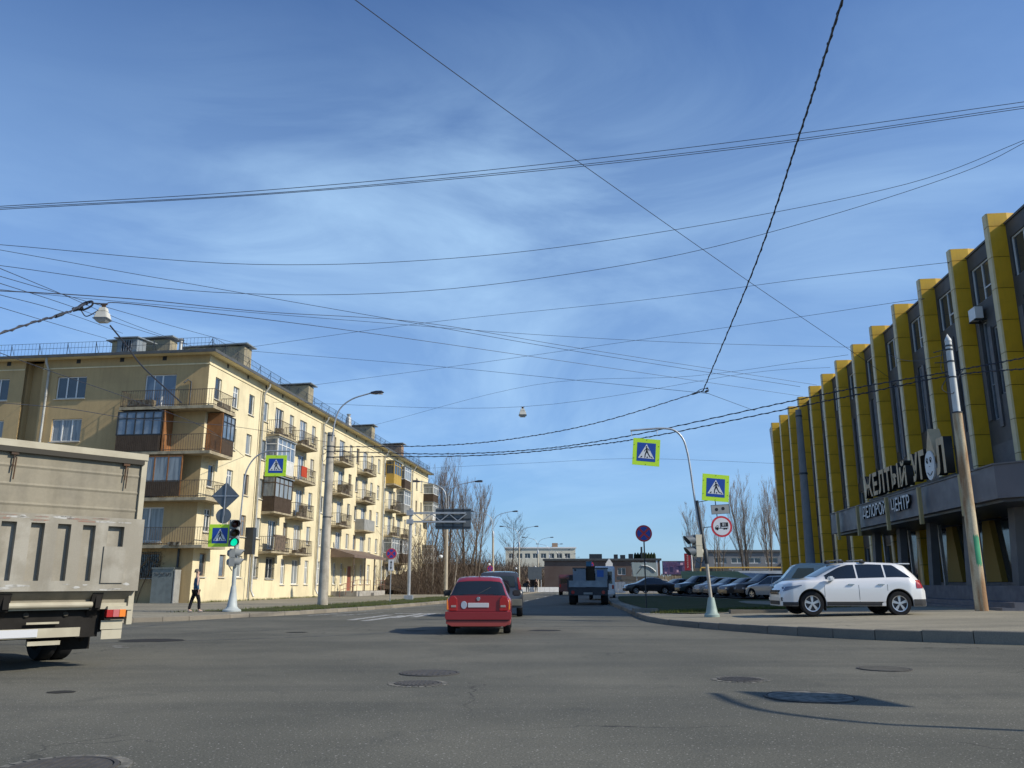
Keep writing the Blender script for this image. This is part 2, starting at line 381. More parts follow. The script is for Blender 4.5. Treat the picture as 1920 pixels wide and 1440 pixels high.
# grass blades: ragged edge of the strips and at the foot of the flats
b = M(); rr = random.Random(5)
def blades(x, y, z, n, sp, h):
    for _ in range(n):
        px, py = x + rr.gauss(0, sp), y + rr.gauss(0, sp); a = rr.uniform(0, 6.28); hh = h * rr.uniform(0.5, 1.3); w = 0.012
        dx, dy = math.cos(a) * w, math.sin(a) * w; lx, ly = rr.gauss(0, hh * 0.4), rr.gauss(0, hh * 0.4)
        b.add([(px - dx, py - dy, z), (px + dx, py + dy, z), (px + lx, py + ly, z + hh)], [(0, 1, 2)])
La, Lb = offs(KLs, 0.95), offs(KLs, 3.95)
for P in (La, Lb):
    for p, q in zip(P, P[1:]):
        if 34 < p[1] < 75:
            L_ = math.dist(p, q)
            for k in range(int(L_ * 10)):
                t = rr.random(); blades(lerp(p[0], q[0], t), lerp(p[1], q[1], t), 0.12, 5, 0.12, 0.10)
for _ in range(1400):
    t = rr.random(); p = (lerp(5.6, 18.0, t), lerp(32.0, 36.0, t) + abs(rr.gauss(0, 0.5))); blades(p[0], p[1], zr(*p), 4, 0.2, 0.12)
ad_ = math.atan(.13); dx_, dy_ = math.sin(ad_), math.cos(ad_)
for _ in range(900):
    t = rr.uniform(-0.5, 60); blades(-18.7 + dx_ * t + dy_ * 0.25, 50 + dy_ * t - dx_ * 0.25, 0.12, 4, 0.12, 0.13)
b.build('grass_tufts', mat('grass_blades', (0.07, 0.10, 0.02), 0.9, var=0.6, vscale=2, col2=(0.14, 0.12, 0.05)), kind='stuff')

# painted markings (worn)
mk = mat('road_paint', (0.50, 0.50, 0.47), 0.8, var=0.95, vscale=5, col2=(0.17, 0.165, 0.155), lo=0.38, hi=0.6, fine=0.2)
b = M()
def stripe(x0, y0, x1, y1, w):
    a = Vector((x0, y0, 0.004)); c = Vector((x1, y1, 0.004)); d = (c - a).normalized(); n = Vector((-d.y, d.x, 0)) * w / 2
    b.quad(a - n, c - n, c + n, a + n)
stripe(-8.0, 34.0, -4.07, 50.78, 0.12); stripe(-4.0, 52, -1.0, 74, 0.12)
stripe(-5.6, 30.0, -4.9, 34.8, 0.28); stripe(-5.0, 29.3, -4.3, 34.0, 0.3); stripe(-4.35, 31.8, -3.7, 36.2, 0.3); stripe(-3.7, 32.5, -3.3, 36.4, 0.3)
stripe(-4.9, 36.2, -3.0, 36.6, 0.4); stripe(-7.6, 35.0, -6.2, 35.2, 0.15); stripe(-6.9, 33.5, -5.6, 37.5, 0.12)
for k in range(12): stripe(0.9 + k * 0.5 + k * 0.55, 60 + k * 9.5, 1.2 + k * 1.05, 63.5 + k * 9.5, 0.14)
b.build('road_markings', mk, kind='structure')

# tar seams and repair patches
b = M(); tar = mat('tar_seam', (0.055, 0.058, 0.055), 0.7, var=0.9, vscale=3, col2=(0.088, 0.09, 0.084))
def seam(pts, w):
    P = smooth_path([(x, y, 0.003) for x, y in pts], 8)
    for p, q in zip(P, P[1:]):
        d = (q - p).normalized(); n = Vector((-d.y, d.x, 0)) * w / 2; b.quad(p - n, q - n, q + n, p + n)
seam([(-16, 17.2), (-9, 18.6), (-4, 21.5), (-1.5, 25), (3.8, 25.8)], 0.09)
seam([(3.8, 5.7), (6, 7.2), (9, 8.6)], 0.05)
seam([(-1.5, 30.6), (1.5, 30.2), (4.6, 29.4)], 0.10)
seam([(-8.4, 22), (-5.8, 24.6), (-4.5, 28)], 0.05)
b.build('tar_seams', tar, kind='structure')
b = M()
for (x, y, a, c, r) in [(-8.01, 19.46, 0.72, 0.55, 0.25), (0.9, 23.5, 0.45, 0.30, 0.1), (-5.6, 22.6, 0.28, 0.2, 0.3), (-2.6, 23.3, 0.3, 0.22, 0.0), (-5.3, 10.4, 0.16, 0.13, 0)]:
    n = 18; b.add([(x + a * math.cos(2 * math.pi * k / n) * rr.uniform(.85, 1.1), y + c * math.sin(2 * math.pi * k / n) * rr.uniform(.85, 1.1), 0.005) for k in range(n)], [tuple(range(n))])
b.build('asphalt_repairs', mat('fresh_asphalt', (0.035, 0.034, 0.032), 0.8, fine=0.3), kind='structure')

# manholes
m_iron = mat('cast_iron', (0.085, 0.08, 0.075), 0.75, 0.0, var=0.6, vscale=8, col2=(0.06, 0.057, 0.053))
m_ringc = mat('manhole_collar', (0.20, 0.19, 0.165), 0.9, var=0.9, vscale=9, col2=(0.08, 0.08, 0.07))
def manhole(x, y, r, label, collar=True, mi=None, ribs=True):
    t = thing('manhole_cover', label, 'manhole cover', (x, y, 0.0), group='manhole covers in the crossing')
    b = M(); b.lathe([(0, 0.012), (r, 0.012), (r, 0.0)], 32)
    for k in (range(-4, 5) if ribs else ()):
        h = math.sqrt(max(0, r * r * 0.8 - (k * r * 0.2) ** 2)); b.box(k * r * 0.2 - 0.012, k * r * 0.2 + 0.012, -h, h, 0.010, 0.017)
    b.build('cover', mi or m_iron, t)
    b = M(); b.lathe([(r + 0.012, 0.004), (r + 0.012, 0.012), (r + 0.045, 0.012), (r + 0.045, 0.002)], 32, caps=False); b.build('rim', m_iron, t)
    if collar:
        b = M(); n = 26
        for k in range(n):
            a0 = 2 * math.pi * (k + .1) / n; a1 = 2 * math.pi * (k + .9) / n; i, o_ = r + 0.055, r + 0.13
            q = [(i * math.cos(a0), i * math.sin(a0)), (o_ * math.cos(a0), o_ * math.sin(a0)), (o_ * math.cos(a1), o_ * math.sin(a1)), (i * math.cos(a1), i * math.sin(a1))]
            b.prism(q, lambda u, v, w: (u, v, w), 0.001, 0.006)
        b.build('cobble_collar', m_ringc, t)
    return t
m_fr = mat('dusty_cover', (0.105, 0.10, 0.085), 0.85, var=0.6, vscale=6)
manhole(-1.17, 12.5, 0.38, 'plain dark iron manhole cover just beyond the ringed one, in front of the red car', False)
manhole(-1.2, 11.25, 0.255, 'iron manhole cover ringed by pale stones, nearer of the pair before the red car')
manhole(3.03, 11.7, 0.25, 'iron manhole cover ringed by pale stones just beyond the sign shadow on the right')
manhole(3.35, 9.95, 0.46, 'wide dull iron manhole cover lying inside the sign shadow', False, m_ringc, False)
manhole(5.55, 13.1, 0.34, 'pale manhole cover flush with the asphalt nearest to the right kerb', False, m_fr, False)
manhole(-3.12, 6.25, 0.32, 'large manhole cover cut off by the lower left edge of the photo')
for k, (x, y) in enumerate([(-7.95, 17.7), (-7.75, 17.35)]):
    b = M(); b.add([(x + 0.16 * math.cos(a), y + 0.07 * math.sin(a), 0.006) for a in [i * 0.7 for i in range(9)]], [tuple(range(9))])
    b.build('paint_splash', mk, kind='structure')
# ---------------------------------------------------------------- five-storey cream apartment building (left)
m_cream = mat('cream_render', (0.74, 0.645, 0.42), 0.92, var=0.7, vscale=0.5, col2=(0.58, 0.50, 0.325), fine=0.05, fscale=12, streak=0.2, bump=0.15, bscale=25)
m_cream_shade = mat('cream_render_end_shade', (0.48, 0.35, 0.18), 0.92, var=0.55, vscale=0.6, col2=(0.39, 0.285, 0.15), fine=0.05, fscale=12, streak=0.18, bump=0.15, bscale=25)  # same render as the long facade, its colour darkened for the weaker grazing sun
m_soffit = mat('soffit_board', (0.72, 0.64, 0.42), 0.9, var=0.4, vscale=1.0)
m_roof = mat('grey_sheet_roof', (0.27, 0.30, 0.31), 0.5, 0.3, var=0.6, vscale=1.2, col2=(0.20, 0.20, 0.19))
m_gutter = mat('eave_flashing', (0.10, 0.10, 0.095), 0.6, 0.2, var=0.5)
m_chim = mat('chimney_render', (0.34, 0.29, 0.19), 0.95, var=0.85, vscale=1.1, col2=(0.20, 0.18, 0.14), fine=0.1, fscale=15)
m_chimb = mat('chimney_brick', (0.30, 0.20, 0.13), 0.95, brick=(2.2, (0.3, 0.28, 0.24)), fine=0.1)
m_slab = mat('balcony_slab', (0.40, 0.34, 0.23), 0.95, var=0.7, vscale=2, col2=(0.20, 0.17, 0.12))
m_rail = mat('balcony_rail_paint', (0.07, 0.055, 0.04), 0.7, var=0.5, vscale=6, col2=(0.16, 0.11, 0.07))
m_brown = mat('brown_panel', (0.085, 0.062, 0.045), 0.8, var=0.4, vscale=3, fine=0.15)
m_orange = mat('orange_brown_board', (0.28, 0.13, 0.055), 0.8, var=0.5, vscale=3)
m_yellowp = mat('ochre_panel', (0.52, 0.34, 0.07), 0.7, var=0.3)
m_greyp = mat('grey_panel', (0.30, 0.30, 0.28), 0.8, var=0.4)
m_whitep = mat('white_panel', (0.70, 0.69, 0.64), 0.6, var=0.3, vscale=2, col2=(0.5, 0.49, 0.45))
m_pipe = mat('zinc_downpipe', (0.50, 0.50, 0.47), 0.5, 0.4, var=0.6, vscale=3, col2=(0.33, 0.32, 0.29))
m_door = mat('red_brown_door', (0.26, 0.085, 0.055), 0.6, var=0.3)
m_curtain = mat('interior_dark', (0.03, 0.028, 0.025), 0.9)

def wall_mesh(b, Lx, Z0, Z1, ops, depth, fr, mi=0):
    """wall with real openings. ops: (u0,u1,z0,z1). fr(u, z, w): w = depth inward"""
    us = sorted({0.0, Lx} | {round(v, 3) for o in ops for v in o[:2]}); zs = sorted({Z0, Z1} | {round(v, 3) for o in ops for v in o[2:4]})
    for i in range(len(us) - 1):
        k = 0
        while k < len(zs) - 1:
            um = (us[i] + us[i + 1]) / 2
            def hole(kk): zm = (zs[kk] + zs[kk + 1]) / 2; return any(o[0] < um < o[1] and o[2] < zm < o[3] for o in ops)
            if hole(k): k += 1; continue
            j = k
            while j + 1 < len(zs) - 1 and not hole(j + 1): j += 1
            b.quad(fr(us[i], zs[k], 0), fr(us[i + 1], zs[k], 0), fr(us[i + 1], zs[j + 1], 0), fr(us[i], zs[j + 1], 0), mi); k = j + 1
    for u0, u1, z0, z1 in ops:
        for (a, c) in (((u0, z0), (u1, z0)), ((u1, z0), (u1, z1)), ((u1, z1), (u0, z1)), ((u0, z1), (u0, z0))):
            b.quad(fr(*a, 0), fr(*c, 0), fr(*c, depth), fr(*a, depth), mi)
_wc = {}
def window_set(w, h, kind, fm, gm, kindkey):
    """meshes of a window in the frame (u right, z up, y inward) : frame, pane"""
    key = (round(w, 2), round(h, 2), kind, fm.name, gm.name)
    if key in _wc: return _wc[key]
    f = M(); p = M(); t = 0.065; y0, y1 = 0.10, 0.17
    f.box(0, w, y0, y1, 0, t); f.box(0, w, y0, y1, h - t, h); f.box(0, t, y0, y1, t, h - t); f.box(w - t, w, y0, y1, t, h - t)
    if kind in ('two', 'tall'): f.box(w / 2 - t * .6, w / 2 + t * .6, y0 - .01, y1, t, h - t)
    if kind == 'three': [f.box(w * q - t * .6, w * q + t * .6, y0 - .01, y1, t, h - t) for q in (0.34, 0.67)]
    if kind == 'two_vent': f.box(w / 2 - t * .6, w / 2 + t * .6, y0 - .01, y1, t, h - t); f.box(t, w - t, y0, y1, h * .72, h * .72 + t * .8)
    if kind == 'tall': f.box(t, w - t, y0 - .005, y1, h * 0.68, h * 0.68 + t)
    if kind == 'balcony':    # window left, door right
        f.box(w * .55 - t * .7, w * .55 + t * .7, y0 - .01, y1, 0, h - t); f.box(w * .27, w * .27 + t, y0, y1, t, h - t)
    p.box(t * .5, w - t * .5, 0.125, 0.145, t * .5, h - t * .5)
    r = (f.mesh('window_frame', fm), p.mesh('window_pane', gm)); _wc[key] = r; return r
m_sillz = mat('zinc_sill', (0.55, 0.54, 0.50), 0.5, 0.3)
def add_window(root, u, z, w, h, kind, fm, gm, place, rot, sill=True, back=0.18):
    """place(u,z,w)->local pos of the opening's lower corner"""
    fme, pme = window_set(w, h, kind, fm, gm, 0)
    o = put('window', fme, root, loc=place(u, z, 0), rot=rot)
    put('pane', pme, o)
    if sill:
        key = ('sill', round(w, 2))
        if key not in _wc:
            s = M(); s.add([(-0.05, -0.09, -0.05), (w + 0.05, -0.09, -0.05), (w + 0.05, 0.10, -0.001), (-0.05, 0.10, -0.001), (-0.05, -0.09, -0.075), (w + 0.05, -0.09, -0.075), (w + 0.05, 0.10, -0.055), (-0.05, 0.10, -0.055)],
                           [(0, 1, 2, 3), (4, 7, 6, 5), (0, 4, 5, 1), (1, 5, 6, 2), (3, 2, 6, 7), (0, 3, 7, 4)]); _wc[key] = s.mesh('sill', m_sillz)
        put('sill', _wc[key], o)
    return o

aB = math.atan(.13); TH = math.pi / 2 - aB
apt = thing('apartment_building', 'five storey cream apartment block with balconies and grey roof chimneys', 'apartment building', (-18.7, 50, 0), TH)
LEN, DEP, ZT = 59.8, 12.4, 15.05
rw = random.Random(11)
FZ = [12.46, 9.72, 6.98, 4.26]            # window bottoms, floors 5..2
cols = [1.35, 3.85, 6.25, 8.65, 13.45, 18.2, 20.95, 23.3, 28.0, 30.1, 34.9, 37.3, 39.7, 43.6, 48.6, 53.8, 56.3]
doors = [11.05, 15.85, 25.45, 32.5, 42.0, 45.9]
ops = []; wins = []
frL = lambda u, z, w: (u, w, z)
placeL = lambda u, z, w: (u, w, z)
gl = [m_glassl, m_glassd, m_glassc, m_glassb, m_glassl, m_glassc, m_glassd]
for fi, z in enumerate(FZ):
    for c in cols:
        fm = m_framew if rw.random() < .18 else m_frame
        ops.append((c - .42, c + .42, z, z + 1.38)); wins.append((c - .42, z, .84, 1.38, rw.choice(['one', 'two_vent', 'one']), fm, rw.choice(gl)))
    for c in doors:
        w = 1.5; zz = z - 0.66
        ops.append((c - .75, c + .75, zz, z + 1.38)); wins.append((c - .75, zz, 1.5, z + 1.38 - zz, 'balcony', m_frame, m_glassb if rw.random() < .55 else rw.choice(gl)))
for c in [1.2, 3.75, 6.15, 8.6, 13.45, 18.2, 20.95, 23.0, 24.9, 26.8, 30.6, 32.6, 34.9, 37.3, 39.7, 43.6, 48.6, 53.8, 56.3]:
    tall = 12 < c < 45; z = 1.15 if tall else 1.62
    ops.append((c - .40, c + .40, z, 2.98)); wins.append((c - .40, z, .80, 2.98 - z, 'tall' if tall else 'one', m_frame if c > 5 else m_framew, m_glassl if tall else rw.choice(gl)))
for c, z in ((11.05, 1.55), (15.85, 1.15), (42.0, 1.15), (45.9, 1.6)):
    ops.append((c - .68, c + .68, z, 2.98)); wins.append((c - .68, z, 1.36, 2.98 - z, 'two', m_frame, m_glassl if c > 12 else m_glassd))
ops.append((28.4, 29.7, 0.55, 2.75))
b = M(); wall_mesh(b, LEN, 0.0, ZT, ops, 0.24, frL)
# end wall with a recess (u = s)
frE = lambda u, z, w: (w, u, z)
SE = 28.0
eops = []; ewins = []
for z in (12.5, 9.78, 7.04, 4.3, 1.7):
    for c in (9.1, 14.4, 19.5, 24.0): eops.append((c - 1.0, c + 1.0, z, z + 1.42)); ewins.append((c - 1.0, z, 2.0, 1.42, 'three', m_frame, m_glassd if z > 12 else m_glassl))
for z in (12.46, 9.72, 6.98, 4.26): eops.append((2.1, 4.15, z - .62, z + 1.40)); ewins.append((2.1, z - .62, 2.05, 2.02, 'balcony', m_frame, m_glassb if z > 12 else m_glassl))
eops.append((2.1, 4.1, 1.55, 2.95)); ewins.append((2.1, 1.55, 2.0, 1.40, 'three', m_framew, m_glassd))
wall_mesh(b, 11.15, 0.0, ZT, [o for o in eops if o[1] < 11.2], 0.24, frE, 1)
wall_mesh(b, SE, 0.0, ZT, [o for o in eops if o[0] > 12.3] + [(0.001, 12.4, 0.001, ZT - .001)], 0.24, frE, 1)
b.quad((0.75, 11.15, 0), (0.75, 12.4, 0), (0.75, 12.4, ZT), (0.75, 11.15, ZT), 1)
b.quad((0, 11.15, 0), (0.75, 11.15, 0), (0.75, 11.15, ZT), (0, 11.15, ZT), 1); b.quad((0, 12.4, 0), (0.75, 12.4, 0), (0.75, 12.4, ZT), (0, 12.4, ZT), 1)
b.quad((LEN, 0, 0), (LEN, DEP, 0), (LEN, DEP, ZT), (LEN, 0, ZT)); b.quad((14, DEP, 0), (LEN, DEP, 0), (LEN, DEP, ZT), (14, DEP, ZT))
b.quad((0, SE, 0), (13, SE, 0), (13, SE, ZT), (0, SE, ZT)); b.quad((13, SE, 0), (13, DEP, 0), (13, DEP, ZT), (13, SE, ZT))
# dark backing behind the openings, string course
b.box(0.32, LEN - .3, 0.32, 0.34, 0.1, ZT - .2, 2); b.box(0.32, 0.34, 0.36, 11.0, 0.1, ZT - .2, 2); b.box(0.32, 0.34, 12.6, SE - .2, 0.1, ZT - .2, 2)
b.build('wall', [m_cream, m_cream_shade, m_curtain], apt)
b = M(); b.box(-0.04, LEN + .04, -0.05, -0.002, 14.42, 14.50); b.box(-0.045, -0.002, -0.05, 11.15, 14.42, 14.50); b.box(-0.045, -0.002, 12.4, SE, 14.42, 14.50)
b.build('string_course', m_cream, apt)
for (u, z, w, h, k, fm, gm) in wins: add_window(apt, u, z, w, h, k, fm, gm, placeL, (0, 0, 0))
for (u, z, w, h, k, fm, gm) in ewins: add_window(apt, u + w, z, w, h, k, fm, gm, lambda u, z, w: (w, u, z), (0, 0, -math.pi / 2))
# dark iron bars over a few ground floor windows
def bars(u0, u1, z0, z1, end=False):
    b = M(); n = int((u1 - u0) / 0.13)
    for k in range(n + 1):
        u = lerp(u0, u1, k / n); b.cbox((u, -0.03, (z0 + z1) / 2), (0.022, 0.022, z1 - z0))
    for z in (z0, (z0 + z1) / 2, z1): b.cbox(((u0 + u1) / 2, -0.03, z), (u1 - u0, 0.03, 0.03))
    if end:
        b.v = [(y, x, z) for x, y, z in b.v]
    b.build('window_bars', m_darkm, apt)
bars(8.15, 9.05, 1.6, 3.0); bars(10.3, 11.8, 1.5, 3.0); bars(2.0, 4.2, 1.5, 3.0, True)
# vents under the eaves
b = M()
for k in range(20): b.box(2.4 + 3.0 * k - .12, 2.4 + 3.0 * k + .12, -0.012, 0.01, 14.78, 15.02)
for s_ in (3.0, 5.85, 8.8, 11.6 + 2, 16.5): b.box(-0.012, 0.01, s_ - .14, s_ + .14, 14.76, 15.02)
b.build('eave_vent', m_blackp, apt, kind='stuff')
# eaves and roof
O = 0.62
b = M(); b.box(-O, LEN + O, -O, 0.0, ZT, ZT + .07); b.box(-O, 0.0, 0.001, SE + O, ZT, ZT + .07); b.build('soffit', m_soffit, apt)
b = M(); b.box(-O - .03, LEN + O, -O - .03, -O + 0.02, ZT - .01, ZT + .17); b.box(-O - .03, -O + .02, -O + .021, SE + O, ZT - .01, ZT + .17); b.build('gutter', m_gutter, apt)
b = M(); zr0, zr1 = ZT + .15, 17.0; x0, x1, y0, y1 = -O - .02, LEN + O, -O - .02, DEP + O
b.add([(x0, y0, zr0), (x1, y0, zr0), (x1, y1, zr0), (13.6, y1, zr0), (13.6, SE + O, zr0), (x0, SE + O, zr0), (6.3, 6.0, zr1), (x1 - 6, 6.0, zr1), (6.3, SE - 6, zr1)],
      [(0, 1, 7, 6), (1, 2, 7), (2, 3, 6, 7), (3, 4, 8, 6), (4, 5, 8), (5, 0, 6, 8)])
for k in range(60):
    x = x0 + .8 + k; t = min(1, (x - x0) / 6.3, (x1 - x) / 6.0); b.beam((x, y0 + .02, zr0 + .02), (x, lerp(y0, 6.0, t), lerp(zr0, zr1, t) + .02), 0.03, 0.04)
for k in range(26):
    y = y0 + .8 + k; t = min(1, (y - y0) / 6.0); b.beam((x0 + .02, y, zr0 + .02), (lerp(x0, 6.3, t), y, lerp(zr0, zr1, t) + .02), 0.03, 0.04)
b.build('roof', m_roof, apt)
def zroof(x, y): return zr0 + (zr1 - zr0) * min(1, max(0, (y - y0) / 6.6), max(0, (x - x0) / 6.9))
# roof railing
b = M()
def rail_run(p, q, h, step, zf):
    d = math.dist(p, q); n = int(d / step); P = [(lerp(p[0], q[0], k / n), lerp(p[1], q[1], k / n)) for k in range(n + 1)]
    for k, (x, y) in enumerate(P):
        z = zf(x, y); post = k % 8 == 0; b.cbox((x, y, z + h / 2), (.03 if post else .010, .03 if post else .010, h))
        if post: b.beam((x, y, z + h * .9), (x + (0.35 if p[0] == q[0] else 0), y + (0 if p[0] == q[0] else .35), z + .05), .02, .02)
    for zz in (h, h * .55):
        for (a, c) in zip(P[::8], P[8::8]): b.beam((*a, zf(*a) + zz), (*c, zf(*c) + zz), .018, .018)
rail_run((-.25, -.2), (LEN, -.2), 0.78, 0.22, zroof); rail_run((-.25, -.2), (-.25, 18), 0.78, 0.24, zroof)
b.build('roof_railing', m_darkm, apt, kind='stuff')
# chimneys
def chimney(x, y0_, y1_, zt, t, mm):
    b = M(); b.box(x, x + t, y0_, y1_, 15.2, zt); o = b.build('chimney', mm, apt)
    b = M(); b.add([(x - .25, y0_ - .28, zt + .12), (x + t + .25, y0_ - .28, zt + .12), (x + t + .25, y1_ + .3, zt + .0), (x - .25, y1_ + .3, zt + .0),
                    (x - .25, y0_ - .28, zt + .20), (x + t + .25, y0_ - .28, zt + .20), (x + t + .25, y1_ + .3, zt + .06), (x - .25, y1_ + .3, zt + .06)],
                   [(0, 3, 2, 1), (4, 5, 6, 7), (0, 1, 5, 4), (1, 2, 6, 5), (2, 3, 7, 6), (3, 0, 4, 7)]); b.build('chimney_cap', m_roof, o)
chimney(8.6, 1.95, 6.6, 18.1, 1.2, m_chim); chimney(21.6, 2.0, 7.2, 18.2, 1.2, m_chim); chimney(40.4, 1.9, 6.5, 18.0, 1.2, m_chim); chimney(53.0, 1.9, 6.3, 18.0, 1.2, m_chimb)
chimney(2.3, 4.1, 8.2, 16.85, 0.9, m_chim)
# dormer and vent pot
b = M(); b.box(-.1, .9, 4.9, 6.25, 15.3, 16.25); b.add([(-.3, 4.75, 16.25), (1.9, 4.75, 16.4), (1.9, 6.4, 16.4), (-.3, 6.4, 16.25), (-.3, 4.75, 16.32), (1.9, 4.75, 16.47), (1.9, 6.4, 16.47), (-.3, 6.4, 16.32)], [(0, 3, 2, 1), (4, 5, 6, 7), (0, 1, 5, 4), (1, 2, 6, 5), (2, 3, 7, 6), (3, 0, 4, 7)])
d = b.build('dormer', m_roof, apt)
b = M(); b.box(-.125, -.101, 5.25, 5.9, 15.42, 16.1, 0); [b.box(-.15, -.126, 5.25 + .16 * k, 5.28 + .16 * k, 15.42, 16.1, 1) for k in range(5)]; b.build('louvre', [m_blackp, m_galv], d)
b = M(); b.lathe([(.1, 15.4), (.1, 16.15), (.2, 16.2), (0, 16.35)], 10, (.5, 2.3, 0)); b.lathe([(.13, 15.3), (.13, 16.4), (.24, 16.42), (0, 16.6)], 10, (0.2, 15.2, 0)); b.lathe([(.35, 15.4), (.25, 16.6), (.12, 16.7), (.22, 16.95), (0, 17.0)], 10, (28.6, 0.6, 0)); b.build('vent_pot', m_pipe, apt, smooth=40)
# downpipes
def downpipe(x, y, dx, dy):
    b = M(); P = [(x + dx * .5, y + dy * .5, 15.1), (x + dx * .5, y + dy * .5, 14.8), (x + dx * .14, y + dy * .14, 14.3), (x + dx * .14, y + dy * .14, 0.75), (x + dx * .35, y + dy * .35, 0.35)]
    b.tube(P, 0.075, 10)
    for k in range(9): b.lathe([(.085, 0), (.085, .06)], 10, (x + dx * .14, y + dy * .14, 1.2 + 1.45 * k))
    b.build('downpipe', m_pipe, apt, smooth=50)
for x in (7.9, 20.1, 38.9, 51.1): downpipe(x, 0, 0, -1)
downpipe(0, 10.65, -1, 0)
b = M(); b.tube([(-.12, .85, .2), (-.12, .85, 3.2)], .07, 8); b.build('downpipe', m_darkm, apt)
# dark expansion line beside pipes
b = M(); [b.box(x - .03, x + .03, -0.012, -0.001, 0.3, 14.4) for x in (7.62, 19.85, 38.65, 50.8)]; b.build('render_joint', m_rail, apt)
# ---- balconies
def rails(b, P, z, h=1.0, step=0.14, mi=0):
    for p, q in zip(P, P[1:]):
        d = math.dist(p, q); n = max(1, int(d / step))
        for k in range(n + 1): x, y = lerp(p[0], q[0], k / n), lerp(p[1], q[1], k / n); b.cbox((x, y, z + h / 2), (.018, .018, h), mi)
        for zz in (z + .08, z + h): b.beam((*p, zz), (*q, zz), .04, .03, mi)
def glazed(par, P, z0, z1, zsill, lower, frame, glass, bays=3, name='glazing'):
    """solid lower panels + framed glass above along polyline P (outer faces)"""
    lo = M(); fr = M(); gb = M()
    for p, q in zip(P, P[1:]):
        d = math.dist(p, q); a = Vector((*p, 0)); c = Vector((*q, 0)); t = (c - a).normalized(); n = Vector((t.y, -t.x, 0))
        f = lambda u, z, w: tuple(a + t * u + n * w + Vector((0, 0, z)))
        k = max(1, round(d / (2.6 / bays)))
        lo.prism([(0, z0), (d, z0), (d, zsill), (0, zsill)], lambda u, v, w: f(u, v, w), -.03, .0)
        for j in range(int(d / .12)): lo.prism([(j * .12 + .01, z0 + .03), (j * .12 + .10, z0 + .03), (j * .12 + .10, zsill - .03), (j * .12 + .01, zsill - .03)], f, .0, .012)
        for j in range(k + 1):
            u = d * j / k; fr.prism([(u - .035, zsill), (u + .035, zsill), (u + .035, z1), (u - .035, z1)], f, -.05, .02)
        for zz in (zsill, zsill + (z1 - zsill) * .68, z1 - .06): fr.prism([(0.036, zz), (d - .036, zz), (d - .036, zz + .06), (.036, zz + .06)], f, -.04, .015)
        gb.prism([(0.02, zsill + .03), (d - .02, zsill + .03), (d - .02, z1 - .03), (.02, z1 - .03)], f, -.03, -.015)
    o = lo.build(name, lower, par); fr.build('glazing_frame', frame, o); gb.build('glazing_pane', glass, o)
def slab(par, t0, t1, dep, z, taper=.12):
    b = M(); f = lambda u, v, w: (u, v, w)
    b.add([(t0, -.001, z - .22), (t1, -.001, z - .22), (t1, -dep, z - taper), (t0, -dep, z - taper), (t0, -.001, z), (t1, -.001, z), (t1, -dep, z), (t0, -dep, z)],
          [(0, 3, 2, 1), (4, 5, 6, 7), (0, 1, 5, 4), (1, 2, 6, 5), (2, 3, 7, 6), (3, 0, 4, 7)])
    return b.build('balcony', m_slab, par)
m_redc = mat('red_cloth', (0.42, 0.06, 0.03), 0.9, var=0.4)
m_rug = mat('worn_brown_rug', (0.16, 0.12, 0.09), 1.0, var=0.8, vscale=5, col2=(0.07, 0.06, 0.05))
m_junk = mat('balcony_clutter', (0.12, 0.09, 0.06), 0.9, var=0.9, vscale=6, col2=(0.3, 0.27, 0.2))
def balcony(t0, t1, z, style, dep=.95):
    s = slab(apt, t0, t1, dep, z); P = [(t0 + .04, -.02), (t0 + .04, -dep + .04), (t1 - .04, -dep + .04), (t1 - .04, -.02)]
    if style in ('open', 'rug', 'red', 'junk', 'solid'):
        if style != 'solid': b = M(); rails(b, P, z); b.build('railing', m_rail, s, kind='stuff')
        if style == 'rug': b = M(); b.box(t0 + .5, t0 + 2.3, -dep - .03, -dep + .01, z + .1, z + 1.12); b.box(t0 + .45, t0 + 2.35, -dep - .05, -dep + .12, z + 1.0, z + 1.14); b.build('hanging_rug', m_rug, s)
        if style == 'red': b = M(); b.box(t0 + .3, t0 + 1.4, -dep - .03, -dep + .01, z + .25, z + 1.05); b.build('hanging_cloth', m_redc, s)
        if style == 'solid':
            b = M()
            for p, q in zip(P, P[1:]): b.beam((*p, z + .5), (*q, z + .5), .04, 1.0)
            b.build('parapet_panel', m_greyp, s)
        if style in ('junk', 'open'):
            b = M(); rr = random.Random(int(t0 * 10 + z))
            for _ in range(4): w = rr.uniform(.2, .6); x = rr.uniform(t0 + .3, t1 - .9); h = rr.uniform(.2, .75) * (1.3 if style == 'junk' else .7); b.box(x, x + w, -dep + .12, -dep + .12 + rr.uniform(.2, .5), z + .002, z + h)
            b.build('clutter', m_junk, s, kind='stuff')
    else:
        lower, frame, glass, zs = {'white': (m_whitep, m_frame, m_glassb, 1.0), 'brown': (m_brown, m_brown, m_glassl, 1.0), 'yellow': (m_yellowp, m_yellowp, m_glassd, 1.0),
                                   'grey': (m_greyp, m_frame, m_glassl, .95), 'dark': (m_brown, m_frame, m_glassl, 1.0)}[style]
        glazed(s, P, z + .002, z + 2.45, z + zs, lower, frame, glass)
        b = M(); b.box(t0 - .05, t1 + .05, -dep - .08, -.002, z + 2.455, z + 2.52); b.build('balcony_roof', m_roof, s)
BZ = [11.62, 8.88, 6.13, 3.40]
for (t0, t1, st) in [(8.95, 12.15, ['open', 'white', 'brown', 'rug']), (13.25, 16.75, ['open', 'red', 'junk', 'open']), (22.9, 26.2, ['open', 'junk', 'open', None]),
                     (30.0, 33.4, ['open', 'open', 'solid', None]), (39.9, 43.0, ['yellow', 'open', 'open', 'grey']), (44.4, 47.3, ['dark', 'grey', 'open', 'dark'])]:
    for z, s in zip(BZ, st):
        if s: balcony(t0, t1, z, s)
